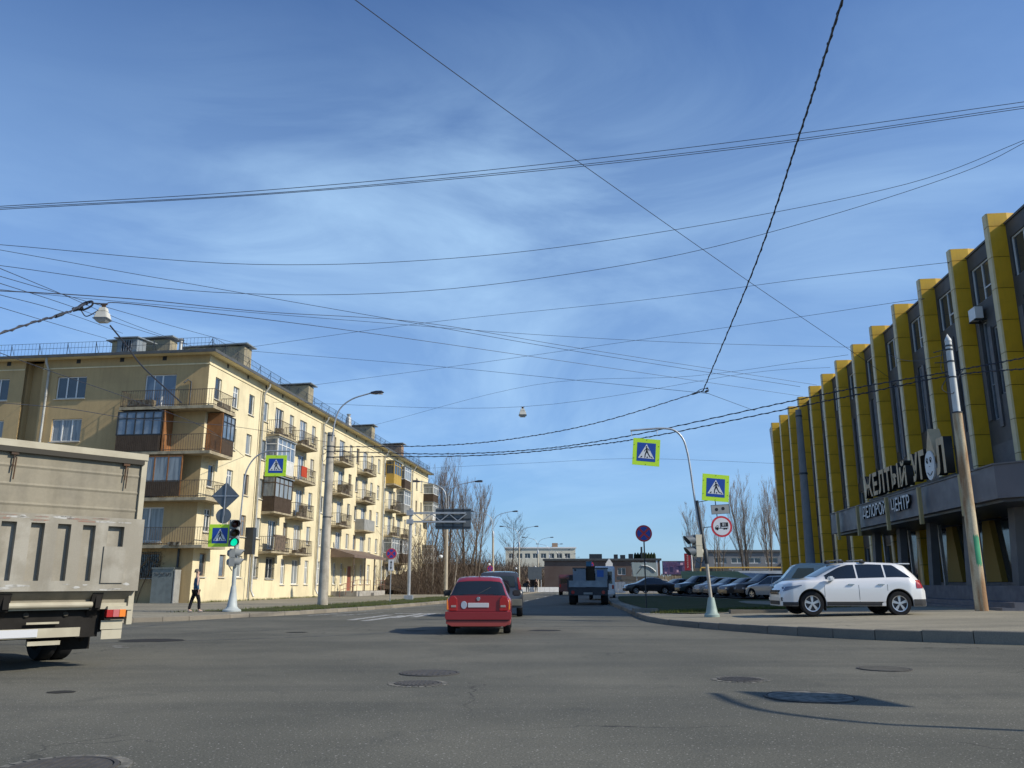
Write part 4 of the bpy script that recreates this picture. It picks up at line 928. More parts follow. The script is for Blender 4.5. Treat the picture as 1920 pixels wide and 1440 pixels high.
class Car:
    """x forward, y left, z up; origin on the ground under the middle of the car.
    prof dicts are (x,value) lists: top, belt, hw (half width), wr (roof half width); zb sill height"""
    def __init__(s, name, label, cat_, paint, L, top, belt, hw, wr, zb, axles, r, arch=1.16, tw=.21, spokes=5, rimf=.66, lower=None, steel=False, group=None, detail=True):
        s.root = thing(name, label, cat_, group=group); s.paint = paint; s.top, s.belt, s.hw, s.wr = top, belt, hw, wr; s.L = L
        s.zb = zb; s.axles = axles; s.r = r; s.arch = arch
        xs = set()
        for P in (top, belt, hw, wr):
            for x, _ in P:
                for d in (-.05, -.02, 0, .02, .05): xs.add(round(min(max(x + d, -L / 2), L / 2), 3))
        for ax in axles:
            R_ = r * arch
            for k in range(17): xs.add(round(ax + R_ * math.cos(math.pi * k / 16), 3))
            xs.add(round(ax - R_ - .005, 3)); xs.add(round(ax + R_ + .005, 3))
        n = int(L / .15)
        for k in range(n + 1): xs.add(round(-L / 2 + L * k / n, 3))
        xs = sorted(x for x in xs if -L / 2 <= x <= L / 2); xs = [x for i, x in enumerate(xs) if i == 0 or x - xs[i - 1] > .004]
        s.xs = xs; rings = [s.ring(x) for x in xs]
        b = M(); nr = len(rings[0])
        V = []
        for x, rg in zip(xs, rings):
            V += [(x, y, z) for y, z in rg] + [(x, -y, z) for y, z in rg[::-1]]
        n2 = nr * 2; F = []
        MI = []
        for i in range(len(xs) - 1):
            for k in range(n2):
                k2 = (k + 1) % n2; F.append((i * n2 + k, i * n2 + k2, (i + 1) * n2 + k2, (i + 1) * n2 + k))
                kk = min(k, n2 - 1 - k) if k < nr else n2 - 2 - k
                MI.append(1 if (k < 3 or k >= n2 - 4) else 0)
        F.append(tuple(range(n2))); MI.append(0); F.append(tuple(range((len(xs) - 1) * n2 + n2 - 1, (len(xs) - 1) * n2 - 1, -1))); MI.append(0)
        b.v = V; b.f = F; b.m = MI
        b.build('body', [paint, lower or m_plast], s.root, smooth=38)
        for ax in axles:
            ty, rm = wheel_meshes(r, tw, spokes, rimf, steel)
            w_ = pl(hw, ax)
            for sd in (1, -1):
                o = put('wheel', ty, s.root, loc=(ax, sd * (w_ - tw / 2 - .015), r), rot=(0, 0, 0 if sd > 0 else math.pi)); put('rim', rm, o)
    def archz(s, x):
        z = s.zb
        for ax in s.axles:
            R_ = s.r * s.arch
            if abs(x - ax) <= R_ + .001: z = max(z, s.r + math.sqrt(max(0, R_ * R_ - (x - ax) ** 2)))
        return z
    def sm(s, P, x, d=.045): return (pl(P, x - d) + 2 * pl(P, x) + pl(P, x + d)) / 4
    def ring(s, x):
        w = s.sm(s.hw, x); ht = s.sm(s.top, x, .03); hb = min(s.sm(s.belt, x), ht - .012); wr = min(s.sm(s.wr, x), w * .93); zb, za = s.zb, s.archz(x)
        g = ht - hb; zb_ = min(zb, hb - .1)
        zlow = max(za + .02, zb + .18); zmid = max((zlow + hb) / 2 + .02, zlow + .02)
        return [(0, zb), (w * .62, zb), (w * .62, za), (w * .95, za), (w * .985, za + .015), (w, zlow), (w * 1.0, zmid), (w * .985, hb - .045), (w * .955, hb - .01), (lerp(w * .93, wr, .02), hb + g * .05), (lerp(w * .93, wr, .5), hb + g * .47),
                (wr * 1.0, ht - min(.07, g * .35)), (wr * .9, ht - min(.025, g * .15)), (wr * .5, ht - .004), (0, ht)]
    def side_y(s, x, z):
        rg = s.ring(x)
        for (y0, z0), (y1, z1) in zip(rg[3:12], rg[4:13]):
            if z0 <= z <= z1 + 1e-6: return lerp(y0, y1, (z - z0) / max(z1 - z0, 1e-6))
        return rg[11][0]
    def side_patch(s, name, x0, x1, zlo, zhi, mt, off=.006, sides=(1, -1), nx=14, nz=4, parent=None):
        """patch that follows the body side between heights zlo(x) and zhi(x)"""
        for sd in sides:
            b = M(); V = []
            for i in range(nx + 1):
                x = lerp(x0, x1, i / nx); a, c = zlo(x), zhi(x); c = max(c, a + .001)
                for k in range(nz + 1): z = lerp(a, c, k / nz); V.append((x, sd * (s.side_y(x, z) + off), z))
            b.add(V, [(i * (nz + 1) + k, (i + 1) * (nz + 1) + k, (i + 1) * (nz + 1) + k + 1, i * (nz + 1) + k + 1) for i in range(nx) for k in range(nz)])
            b.build(name, mt, parent or s.root, smooth=60)
    def top_patch(s, name, x0, x1, f, mt, off=.006, nx=8):
        b = M(); V = []; ny = 8
        for i in range(nx + 1):
            x = lerp(x0, x1, i / nx); rg = s.ring(x)[10:]; wmax = rg[1][0] * f
            for k in range(-ny, ny + 1):
                y = abs(wmax * k / ny); z = rg[-1][1]
                for (ya, za), (yb_, zb_) in zip(rg, rg[1:]):
                    if yb_ <= y <= ya: z = lerp(za, zb_, (ya - y) / max(ya - yb_, 1e-6)); break
                V.append((x, math.copysign(y, k), z))
        m_ = 2 * ny + 1
        # push outward along surface normal (approx: slope in x-z)
        W_ = []
        for i in range(nx + 1):
            a = V[max(i - 1, 0) * m_ + ny]; c = V[min(i + 1, nx) * m_ + ny]; t = Vector((c[0] - a[0], 0, c[2] - a[2])).normalized(); n = Vector((-t.z, 0, t.x)); n = n if n.z > 0 else -n
            for k in range(m_): p = V[i * m_ + k]; W_.append((p[0] + n.x * off, p[1], p[2] + n.z * off))
        b.add(W_, [(i * m_ + k, (i + 1) * m_ + k, (i + 1) * m_ + k + 1, i * m_ + k + 1) for i in range(nx) for k in range(m_ - 1)])
        return b.build(name, mt, s.root, smooth=60)
    def box(s, name, x0, x1, y0, y1, z0, z1, mt, bev=.012, parent=None, both=False):
        for sd in ((1, -1) if both else (1,)):
            b = M(); b.box(x0, x1, sd * y0, sd * y1, z0, z1); me = b.mesh(name, mt)
            if bev:
                bm = bmesh.new(); bm.from_mesh(me); bmesh.ops.bevel(bm, geom=bm.edges[:], offset=bev, segments=2, affect='EDGES', clamp_overlap=True)
                for f in bm.faces: f.smooth = True
                for e in bm.edges:
                    if len(e.link_faces) == 2 and e.calc_face_angle(0) > .7: e.smooth = False
                bm.to_mesh(me); bm.free()
            put(name, me, parent or s.root)
    def place(s, x, y, z, heading): s.root.location = (x, y, z); s.root.rotation_euler = (0, 0, heading)

# ---- white SUV
w_paint = carpaint('white_car_paint', (0.70, 0.69, 0.67), 0)
def profs(d): return d
suv = Car('suv', 'white SUV with roof bars parked on the right pavement before the yellow building', 'car', w_paint, 4.70,
    top=[(-2.35, .86), (-2.30, 1.08), (-2.12, 1.30), (-1.78, 1.60), (-1.5, 1.675), (-.6, 1.71), (.1, 1.69), (.42, 1.60), (1.16, 1.21), (1.32, 1.165), (1.90, 1.10), (2.18, .99), (2.35, .74)],
    belt=[(-2.35, .80), (-2.25, .98), (-1.9, 1.16), (-1.4, 1.17), (0, 1.13), (1.05, 1.11), (1.5, 1.10), (2.0, 1.02), (2.35, .68)],
    hw=[(-2.35, .74), (-2.2, .86), (-1.8, .95), (1.6, .955), (2.05, .88), (2.28, .72), (2.35, .60)],
    wr=[(-2.35, .62), (-1.9, .66), (-1.4, .68), (.2, .67), (.8, .66), (1.3, .70), (1.8, .68), (2.35, .5)], zb=.30, axles=(-1.42, 1.41), r=.385, spokes=5, rimf=.66, tw=.245, arch=1.17)
m_hl = mat('headlight_glass', (0.16, 0.19, 0.24), 0.12, .2, coat=.6)
zt_ = lambda k: (lambda x: suv.ring(x)[11][1] - k)
bl = lambda x: suv.ring(x)[9][1] + .02
def hi(x):
    z = suv.ring(x)[11][1] - .015
    return z
suv.side_patch('front_side_window', -.10, .90, bl, hi, m_cglass)
suv.side_patch('rear_side_window', -1.02, -.16, bl, hi, m_cglass)
suv.side_patch('quarter_window', -1.86, -1.08, bl, lambda x: min(hi(x), bl(x) + max(0, (x + 1.88)) * .75), m_cglass)
suv.top_patch('windscreen', .42, 1.13, .9, m_cglass); suv.top_patch('rear_window', -2.18, -1.84, .88, m_cglass)
for sd in (1, -1):
    suv.side_patch('headlight', 1.72, 2.26, lambda x: lerp(.94, .76, (x - 1.72) / .54), lambda x: lerp(.97, .90, (x - 1.72) / .54), m_hl, .01, (sd,))
    suv.side_patch('taillight', -2.26, -2.02, lambda x: .86, lambda x: 1.12, m_red, .012, (sd,))
suv.side_patch('sill_trim', -.90, .88, lambda x: .46, lambda x: .50, w_paint, .022)
suv.side_patch('lower_cladding', -.97, .95, lambda x: .305, lambda x: .44, m_plast, .012)
suv.side_patch('rear_bumper_cladding', -2.34, -1.88, lambda x: .31, lambda x: .52, m_plast, .012)
suv.side_patch('front_bumper_cladding', 1.87, 2.30, lambda x: .305, lambda x: .43, m_plast, .012)
for x in (-.13, .99, -1.06): suv.side_patch('door_gap', x - .006, x + .006, lambda x: .42, lambda x: suv.ring(x)[8][1], m_blackp, .003, nx=1)
for x in (.12, -.86): suv.box('door_handle', x - .11, x + .11, .945, .985, .965, 1.0, m_chrome, both=True)
suv.box('mirror', .72, .90, .97, 1.20, 1.08, 1.24, w_paint, .04, both=True); suv.box('mirror_arm', .74, .84, .88, .98, 1.06, 1.10, m_plast, both=True)
suv.box('front_bumper', 2.18, 2.37, -.70, .70, .42, .62, w_paint, .05); suv.box('grille', 2.20, 2.365, -.48, .48, .64, .80, m_plast, .02); suv.box('grille_bar', 2.36, 2.38, -.46, .46, .70, .73, m_chrome, .004); suv.box('air_intake', 2.3, 2.38, -.5, .5, .34, .46, m_plast)
suv.box('fog_lamp', 2.20, 2.34, .62, .70, .46, .58, m_plast, both=True)
suv.box('spoiler', -2.02, -1.62, -.60, .60, 1.62, 1.66, w_paint, .015)
for x in (.28, -.42):
    suv.box('roof_bar', x - .04, x + .04, -.66, .66, 1.745, 1.775, m_galv, .01); suv.box('bar_foot', x - .09, x + .09, .60, .70, 1.66, 1.745, m_plast, .02, both=True)
suv.box('licence_plate', -2.375, -2.35, -.26, .26, .78, .89, m_plate, .004); suv.box('tow_bar', -2.46, -2.3, -.04, .04, .36, .42, m_galv); suv.box('exhaust', -2.38, -2.2, .5, .6, .30, .37, m_galv)
suv.box('mud_flap', .96, .99, .70, .93, .16, .36, m_plast, both=True)
suv.place(10.62, 27.5, zr(10.62, 27.5) + .004, math.pi - .02); suv.root.scale = (.945, .96, .96)

# ---- red hatchback
r_paint = carpaint('red_car_paint', (0.25, 0.018, 0.022), .2)
red = Car('hatchback_car', 'small red hatchback seen from behind driving ahead in the middle of the road', 'car', r_paint, 3.74,
    top=[(-1.87, .60), (-1.845, .86), (-1.79, .93), (-1.50, 1.32), (-1.32, 1.40), (-.6, 1.43), (.1, 1.40), (.45, 1.30), (.98, .95), (1.1, .92), (1.6, .84), (1.82, .66), (1.87, .5)],
    belt=[(-1.87, .55), (-1.84, .80), (-1.7, .90), (-1.0, .90), (.9, .86), (1.6, .78), (1.87, .46)],
    hw=[(-1.87, .73), (-1.80, .785), (-1.5, .815), (1.2, .825), (1.65, .76), (1.87, .6)],
    wr=[(-1.87, .72), (-1.78, .70), (-1.5, .585), (-1.2, .57), (.3, .57), (1.0, .66), (1.87, .5)], zb=.22, axles=(-1.20, 1.22), r=.285, tw=.185, rimf=.62, spokes=8, steel=True)
blr = lambda x: red.ring(x)[9][1] + .02
hir = lambda x: red.ring(x)[11][1] - .015
red.side_patch('side_window', -1.38, -.35, blr, hir, m_cglass); red.side_patch('side_window', -.29, .72, blr, hir, m_cglass)
rwm = red.top_patch('rear_window', -1.765, -1.515, 1.0, m_cglass); red.top_patch('windscreen', .44, .95, .9, m_cglass)
# flat tail panel parts, facing backwards (-x)
def tail(name, pts, mt, x=-1.872, d=.03, parent=None, car=None):
    c = car or red
    b = M(); b.prism(pts, lambda u, v, w: (x - w, -u, v), 0, d)
    me = b.mesh(name, mt); bm = bmesh.new(); bm.from_mesh(me); bmesh.ops.bevel(bm, geom=[e for e in bm.edges if e.calc_face_angle(0) > .5], offset=min(.008, d * .35), segments=1, affect='EDGES'); bm.to_mesh(me); bm.free()
    return put(name, me, parent or c.root)
tail('tailgate_gap', [(-.715, .548), (.715, .548), (.73, .92), (.69, .952), (-.69, .952), (-.73, .92)], m_blackp, -1.83, .044)
tail('tailgate', [(-.70, .56), (.70, .56), (.715, .92), (.68, .94), (-.68, .94), (-.715, .92)], r_paint, -1.83, .055)
tail('bumper', [(-.80, .36), (.80, .36), (.825, .42), (.82, .555), (-.82, .555), (-.825, .42)], r_paint, -1.86, .10)
tail('bumper', [(-.66, .20), (.66, .20), (.80, .27), (.80, .345), (-.80, .345), (-.80, .27)], mat('faded_red_plastic', (0.30, 0.05, 0.04), .55), -1.84, .09)
tail('bumper_groove', [(-.79, .335), (.79, .335), (.79, .37), (-.79, .37)], m_plast, -1.86, .07)
for sd in (1, -1):
    P = [(sd * .525, .575), (sd * .745, .575), (sd * .75, .80), (sd * .71, .90), (sd * .60, .935), (sd * .53, .86)]
    P = P if sd > 0 else P[::-1]
    tl = tail('taillight', P, m_red, -1.86, .055)
    q = [(sd * .555, .66), (sd * .68, .66), (sd * .68, .71), (sd * .555, .71)]; q = q if sd > 0 else q[::-1]
    tail('reversing_lamp', q, mat('milky_lamp', (.34, .26, .24), .3), -1.916, .006, tl)
    q = [(sd * .745, .60), (sd * .79, .60), (sd * .795, .82), (sd * .765, .88)]; q = q if sd > 0 else q[::-1]
    tail('indicator', q, m_amber, -1.87, .05, tl)
tail('licence_plate', [(-.26, .655), (.26, .655), (.26, .765), (-.26, .765)], m_plate, -1.887, .012)
tail('round_sticker', [(-.36 + .075 * math.cos(a), .715 + .095 * math.sin(a)) for a in [2 * math.pi * k / 16 for k in range(16)]], mat('pale_blue_sticker', (.35, .40, .47), .5), -1.887, .008)
tail('emblem', [(.045 * math.cos(a), .865 + .05 * math.sin(a)) for a in [2 * math.pi * k / 14 for k in range(14)]], m_chrome, -1.887, .012)
b = M(); b.beam((-1.76, .03, .965), (-1.63, -.30, 1.145), .018, .02); b.build('wiper', m_plast, red.root)
red.box('mirror', .40, .55, .84, 1.07, .90, 1.06, m_plast, .03, both=True)
red.box('gap_line', -1.835, -1.80, -.72, .72, .945, .955, m_blackp, 0)
b = M(); b.tube([(-1.15, 0, 1.40), (-1.30, 0, 1.52)], .01, 5); b.build('aerial', m_plast, red.root)
b = M(); b.tube([(-1.9, .42, .20), (-1.5, .42, .22)], .03, 8); b.cbox((-1.3, 0, .19), (.7, 1.1, .05)); b.build('exhaust', m_rust, red.root)
b = M(); b.cbox((.1, .32, .95), (.5, .42, .5)); b.cbox((.1, -.32, .95), (.5, .42, .5)); b.build('seat', m_plast, red.root)
HR = math.pi / 2 - .005
red.place(-.83, 23.45, 0, HR)

# ---- dark SUV with a spare wheel on the back
d_paint = carpaint('dark_graphite_paint', (0.045, 0.048, 0.055), .3)
ds = Car('off_road_car', 'dark off road car with a rear spare wheel, half hidden by the red hatchback', 'car', d_paint, 4.0,
    top=[(-2.0, .9), (-1.97, 1.05), (-1.86, 1.55), (-1.75, 1.66), (-.6, 1.70), (.3, 1.66), (.95, 1.10), (1.1, 1.06), (1.8, .98), (2.0, .7)],
    belt=[(-2.0, .85), (-1.95, 1.0), (0, 1.03), (1, 1.0), (1.8, .9), (2.0, .65)], hw=[(-2.0, .84), (-1.85, .885), (1.5, .89), (2.0, .7)], wr=[(-2.0, .78), (-1.8, .70), (.3, .68), (1, .72), (2, .6)],
    zb=.34, axles=(-1.25, 1.28), r=.355, tw=.23, spokes=5)
ds.side_patch('side_window', -1.75, -.75, lambda x: 1.09, lambda x: ds.ring(x)[11][1] - .02, m_cglass); ds.side_patch('side_window', -.68, .6, lambda x: 1.09, lambda x: ds.ring(x)[11][1] - .02, m_cglass)
def tailds(n, p, m_, x, d): return tail(n, p, m_, x, d, car=ds)
tailds('rear_window', [(-.60, 1.10), (.60, 1.10), (.55, 1.50), (-.55, 1.50)], m_cglass, -1.93, .06)
tailds('rear_bumper', [(-.84, .42), (.84, .42), (.84, .66), (-.84, .66)], mat('dusty_bumper', (.17, .16, .13), .8, var=.5), -1.96, .12)
for sd in (1, -1):
    q = [(sd * .72, 1.0), (sd * .83, 1.0), (sd * .72, 1.45), (sd * .66, 1.45)]; tailds('taillight', q if sd > 0 else q[::-1], m_red, -1.95, .05)
ty, rm = wheel_meshes(.34, .22, 5)
o = put('spare_wheel', ty, ds.root, loc=(-2.12, -.05, .98), rot=(0, 0, math.pi / 2)); put('rim', rm, o)
tailds('licence_plate', [(-.26, .70), (.26, .70), (.26, .81), (-.26, .81)], m_plate, -2.0, .02)
ds.box('mirror', .55, .70, .9, 1.1, 1.08, 1.25, m_plast, .03, both=True); ds.box('roof_rail', -1.5, .3, .60, .64, 1.71, 1.75, m_plast, .01, both=True)
ds.place(-.46, 34.5, 0, HR)

# ---- generic parked cars
def sedan(name, label, paint, group, kind='sedan'):
    if kind == 'sedan':
        top = [(-2.2, .6), (-2.17, .92), (-1.75, 1.02), (-1.45, 1.06), (-.95, 1.36), (-.4, 1.43), (.2, 1.40), (1.0, 1.0), (1.2, .95), (1.95, .82), (2.15, .65), (2.2, .5)]; wrs = [(-2.2, .66), (-1.5, .66), (-.9, .58), (.2, .58), (1.1, .66), (2.2, .55)]
    elif kind == 'suv':
        top = [(-2.2, .8), (-2.15, 1.1), (-1.85, 1.58), (-1.5, 1.66), (.1, 1.66), (.95, 1.12), (1.2, 1.06), (2.0, .95), (2.2, .6)]; wrs = [(-2.2, .7), (-1.8, .64), (.1, .64), (1, .7), (2.2, .6)]
    else:
        top = [(-2.0, .6), (-1.95, .98), (-1.6, 1.38), (-1.2, 1.50), (.1, 1.48), (.95, 1.03), (1.2, .98), (1.8, .85), (2.0, .5)]; wrs = [(-2.0, .7), (-1.5, .6), (.1, .6), (1, .68), (2.0, .55)]
    Lc = -2 * top[0][0]; h = .92 if kind != 'suv' else 1.05
    c = Car(name, label, 'car', paint, Lc, top, [(-Lc / 2, .58), (-Lc / 2 + .1, h - .05), (0, h), (1.0, h - .04), (Lc / 2 - .2, .76), (Lc / 2, .46)], [(-Lc / 2, .76), (-Lc / 2 + .2, .85), (1.4, .87), (Lc / 2, .62)], wrs,
            .24 if kind != 'suv' else .32, (-1.28, 1.32), .31 if kind != 'suv' else .35, spokes=5, group=group)
    f0 = lambda x: c.ring(x)[9][1] + .015; f1 = lambda x: c.ring(x)[11][1] - .012
    c.side_patch('side_window', -1.15, -.35, f0, f1, m_cglass); c.side_patch('side_window', -.3, .75, f0, f1, m_cglass)
    xw = {'sedan': (.24, .97), 'suv': (.15, .92), 'hatch': (.15, .92)}[kind]; xr = {'sedan': (-1.42, -.98), 'suv': (-2.1, -1.88), 'hatch': (-1.9, -1.6)}[kind]
    c.top_patch('windscreen', xw[0], xw[1], .92, m_cglass); c.top_patch('rear_window', xr[0], xr[1], .92, m_cglass)
    for sd in (1, -1):
        q = [(sd * .50, .72), (sd * .74, .70), (sd * .74, .90), (sd * .50, .88)]; tail('taillight', q if sd > 0 else q[::-1], m_red, -Lc / 2 + .0, .03, car=c)
        b = M(); b.box(Lc / 2 - .1, Lc / 2 - .02, sd * .40, sd * .62, .58, .70); b.build('headlight', m_clear, c.root)
    tail('licence_plate', [(-.26, .60), (.26, .60), (.26, .70), (-.26, .70)], m_plate, -Lc / 2 - .0, .02, car=c)
    return c
G_ = 'cars parked in the shade beside the yellow building'
def zlot(x, y): return zr(x, y)
cols_ = dict(black=(.015, .016, .02), brown=(.10, .075, .06), grey=(.12, .125, .13), silver=(.33, .34, .34), navy=(.02, .035, .08), beige=(.32, .28, .22), green=(.03, .05, .045))
specs = [('black', 'suv', 18.2, 62.0, 'black high tailed car, darkest in the shaded row, just left of the silver car'),
         ('brown', 'sedan', 18.1, 66.5, 'brown saloon in the shaded row immediately left of the black high tailed car'),
         ('grey', 'sedan', 17.9, 70.5, 'grey saloon in the middle of the shaded row under the green roof'),
         ('beige', 'hatch', 17.7, 74.5, 'beige hatchback in the shaded row just right of the leaning pole'),
         ('green', 'suv', 17.0, 79.0, 'dark green high car in the shaded row just left of the leaning pole'),
         ('navy', 'sedan', 15.9, 82.5, 'low navy saloon at the left end of the shaded row by the garage')]
for cn_, kind, x, y, lab in specs:
    c = sedan('parked_car', lab, carpaint(cn_ + '_paint', cols_[cn_]), G_, kind); c.place(x, y, .23, R(200))
c = sedan('parked_car', 'silver hatchback parked tail towards us just left of the white SUV bonnet', carpaint('silver_paint', cols_['silver']), G_, 'hatch'); c.place(17.6, 57.5, .23, R(125))
c = sedan('parked_car', 'dark saloon parked sideways at the far end of the shaded lawn', carpaint('black_paint_car', cols_['black']), None, 'sedan'); c.place(12.2, 77, .30, R(185))
c = sedan('parked_car', 'pale saloon standing behind the dark saloon past the lawn', carpaint('beige_paint', cols_['beige']), None, 'sedan'); c.place(15.6, 92, .2, R(170))
# pale blue van behind the white SUV
van = thing('van', 'pale blue panel van standing behind the bonnet of the white SUV', 'van', (15.9, 45.0, .33), R(168))
vp = carpaint('pale_blue_paint', (.32, .40, .44))
def van_body(root, L_, H_, W_, paint, nose=.55):
    P = [(-L_ / 2, .35), (L_ / 2, .35), (L_ / 2, .85), (L_ / 2 - nose * .9, 1.12), (L_ / 2 - nose - .55, H_ - .12), (L_ / 2 - nose - .85, H_), (-L_ / 2 + .15, H_), (-L_ / 2, H_ - .2)]
    b = M(); b.prism(P, lambda u, v, w: (u, w, v), -W_ / 2, W_ / 2); me = b.mesh('body', paint)
    bm = bmesh.new(); bm.from_mesh(me); bmesh.ops.bevel(bm, geom=bm.edges[:], offset=.07, segments=3, affect='EDGES')
    for f in bm.faces: f.smooth = True
    for e in bm.edges:
        if len(e.link_faces) == 2 and e.calc_face_angle(0) > .6: e.smooth = False
    bm.to_mesh(me); bm.free(); put('body', me, root)
    for sd in (1, -1):
        b = M(); b.prism([(L_ / 2 - nose - .35, 1.15), (L_ / 2 - nose - .72, H_ - .25), (L_ / 2 - nose - 1.5, H_ - .25), (L_ / 2 - nose - 1.5, 1.15)], lambda u, v, w: (u, sd * (W_ / 2 + w), v), .003, .012); b.build('side_window', m_cglass, root)
        b = M(); b.box(-L_ / 2 - .02, -L_ / 2 + .04, sd * (W_ / 2 - .22), sd * (W_ / 2 - .08), .8, 1.1); b.build('taillight', m_red, root)
        b = M(); b.box(L_ / 2 - .04, L_ / 2 + .02, sd * (W_ / 2 - .4), sd * (W_ / 2 - .15), .7, .85); b.build('headlight', m_clear, root)
        b = M(); b.box(-L_ / 2 - .012, -L_ / 2 - .002, sd * .05, sd * (W_ / 2 - .2), 1.2, H_ - .4); b.build('rear_window', m_cglass, root)
        for ax in (-L_ / 2 + .8, L_ / 2 - .85):
            ty, rm = wheel_meshes(.33, .2, 5); o = put('wheel', ty, root, loc=(ax, sd * (W_ / 2 - .08), .33), rot=(0, 0, 0 if sd > 0 else math.pi)); put('rim', rm, o)
    a = Vector((L_ / 2 - nose * .95, 0, 1.14)); c2 = Vector((L_ / 2 - nose - .52, 0, H_ - .16)); d = (c2 - a); n = Vector((d.z, 0, -d.x)).normalized() * .012
    b = M(); b.add([a + n + Vector((0, -W_ / 2 + .12, 0)), a + n + Vector((0, W_ / 2 - .12, 0)), c2 + n + Vector((0, W_ / 2 - .16, 0)), c2 + n + Vector((0, -W_ / 2 + .16, 0))], [(0, 1, 2, 3)]); b.build('windscreen', m_cglass, root)
van_body(van, 4.4, 1.92, 1.8, vp)
mb = thing('minibus', 'white minibus driving just beyond the flatbed lorry', 'minibus', (7.15, 68, 0), math.pi / 2 - .115); van_body(mb, 5.4, 2.5, 1.95, carpaint('white_van_paint', (.6, .62, .63)), .5)
mb2 = thing('van', 'dark van driving far ahead to the left of the flatbed lorry', 'van', (6.1, 92, 0), math.pi / 2 - .115); van_body(mb2, 5.0, 2.1, 1.9, carpaint('dark_red_paint', (.10, .03, .03)), .5)
c = sedan('parked_car', 'white car far down the road just right of the white minibus', w_paint, None, 'hatch'); c.place(12.4, 110, 0, math.pi / 2 - .11)

# ---- flatbed lorry with load
lo = thing('flatbed_lorry', 'flatbed lorry with low drop sides driving away in the right lane', 'lorry', (4.75, 53.0, 0), math.pi / 2 - .11)
m_flat = mat('dark_lorry_frame', (.035, .035, .04), .7, var=.4); m_side = mat('grey_dropside', (.30, .33, .35), .7, var=.6, vscale=2)
b = M(); b.box(-3, 2.2, -1.2, 1.2, .88, 1.0); b.box(-3, 4.2, -.45, .45, .6, .88); b.box(-3.02, -2.9, -1.15, 1.15, .55, .95); b.build('chassis', m_flat, lo)
b = M(); b.box(-3.05, -3.0, -1.18, 1.18, 1.02, 1.38); b.build('tailboard', m_side, lo)
for sd in (1, -1):
    b = M(); b.box(-3.0, 2.2, sd * 1.15, sd * 1.19, 1.01, 1.38); b.build('side_board', m_side, lo)
    b = M(); b.box(-3.08, -2.95, sd * 1.2, sd * 1.12, .85, 1.45); b.build('corner_post', m_flat, lo)
    b = M(); b.lathe([(0, -.02), (.10, -.02), (.10, .03)], 12, (-3.04, sd * .88, .72), 'x'); b.build('taillight', m_red, lo)
    for ax in (-1.9, 3.2):
        ty, rm = wheel_meshes(.44, .42 if ax < 0 else .26, 6, .6, True); o = put('wheel', ty, lo, loc=(ax, sd * .93, .44), rot=(0, 0, 0 if sd > 0 else math.pi)); put('rim', rm, o)
    b = M(); b.box(3.2, 3.3, sd * 1.1, sd * 1.36, 1.4, 1.75); b.build('mirror', m_plast, lo)
b = M(); b.box(2.35, 4.3, -1.05, 1.05, .6, 2.0); b.build('cab', carpaint('white_cab_paint', (.45, .47, .48)), lo)
b = M(); b.box(2.33, 2.345, -.8, .8, 1.4, 1.85); b.build('cab_window', m_cglass, lo)
b = M(); b.box(-3.06, -3.055, -.26, .26, .6, .72); b.build('licence_plate', m_greyp, lo)
MF = Matrix.Translation((4.75, 53.0, 0)) @ Matrix.Rotation(math.pi / 2 - .11, 4, 'Z')
def load(name, label, cat_, parts):
    t = thing(name, label, cat_, (4.75, 53.0, 0), math.pi / 2 - .11)
    for n, mm_, bx in parts: b = M(); b.box(*bx); b.build(n, mm_, t)
m_boxm = mat('pale_metal_box', (.22, .25, .28), .5, var=.3); m_bluep = mat('blue_poster', (.03, .12, .38), .5)
load('metal_cabinet', 'pale grey cabinet standing on the left of the flatbed', 'cabinet', [('body', m_boxm, (-1.6, .2, .15, .92, 1.0, 2.1)), ('top_edge', m_plast, (-1.65, .25, .12, .95, 2.101, 2.14)), ('badge', m_plast, (-1.612, -1.601, .72, .84, 1.95, 2.05))])
load('metal_cabinet', 'pale grey cabinet with a blue picture standing on the right of the flatbed', 'cabinet', [('body', m_boxm, (-1.5, .3, -1.15, -.42, 1.0, 2.1)), ('top_edge', m_plast, (-1.55, .35, -1.18, -.40, 2.101, 2.14)), ('blue_picture', m_bluep, (-1.512, -1.501, -.92, -.52, 1.6, 2.0))])
load('brown_crate', 'tall dark brown crate between the two pale cabinets on the flatbed', 'crate', [('body', mat('brown_crate_board', (.05, .038, .025), .9), (-1.4, -.1, -.38, .12, 1.0, 2.2)), ('lid', m_plast, (-1.42, -.08, -.4, .14, 2.201, 2.24))])
load('blue_box', 'small blue box on top of the dark brown crate on the flatbed', 'box', [('body', mat('teal_box', (.05, .16, .25), .6), (-1.2, -.6, -.2, .12, 2.24, 2.5)), ('lid', m_boxm, (-1.22, -.58, -.22, .14, 2.501, 2.53))])

# ---- big box truck on the left, turning
tk = thing('box_truck', 'large grey beige truck with a ribbed tail lift turning at the left edge', 'truck', (-6.0, 13.66, 0), math.atan2(.66, -.75))
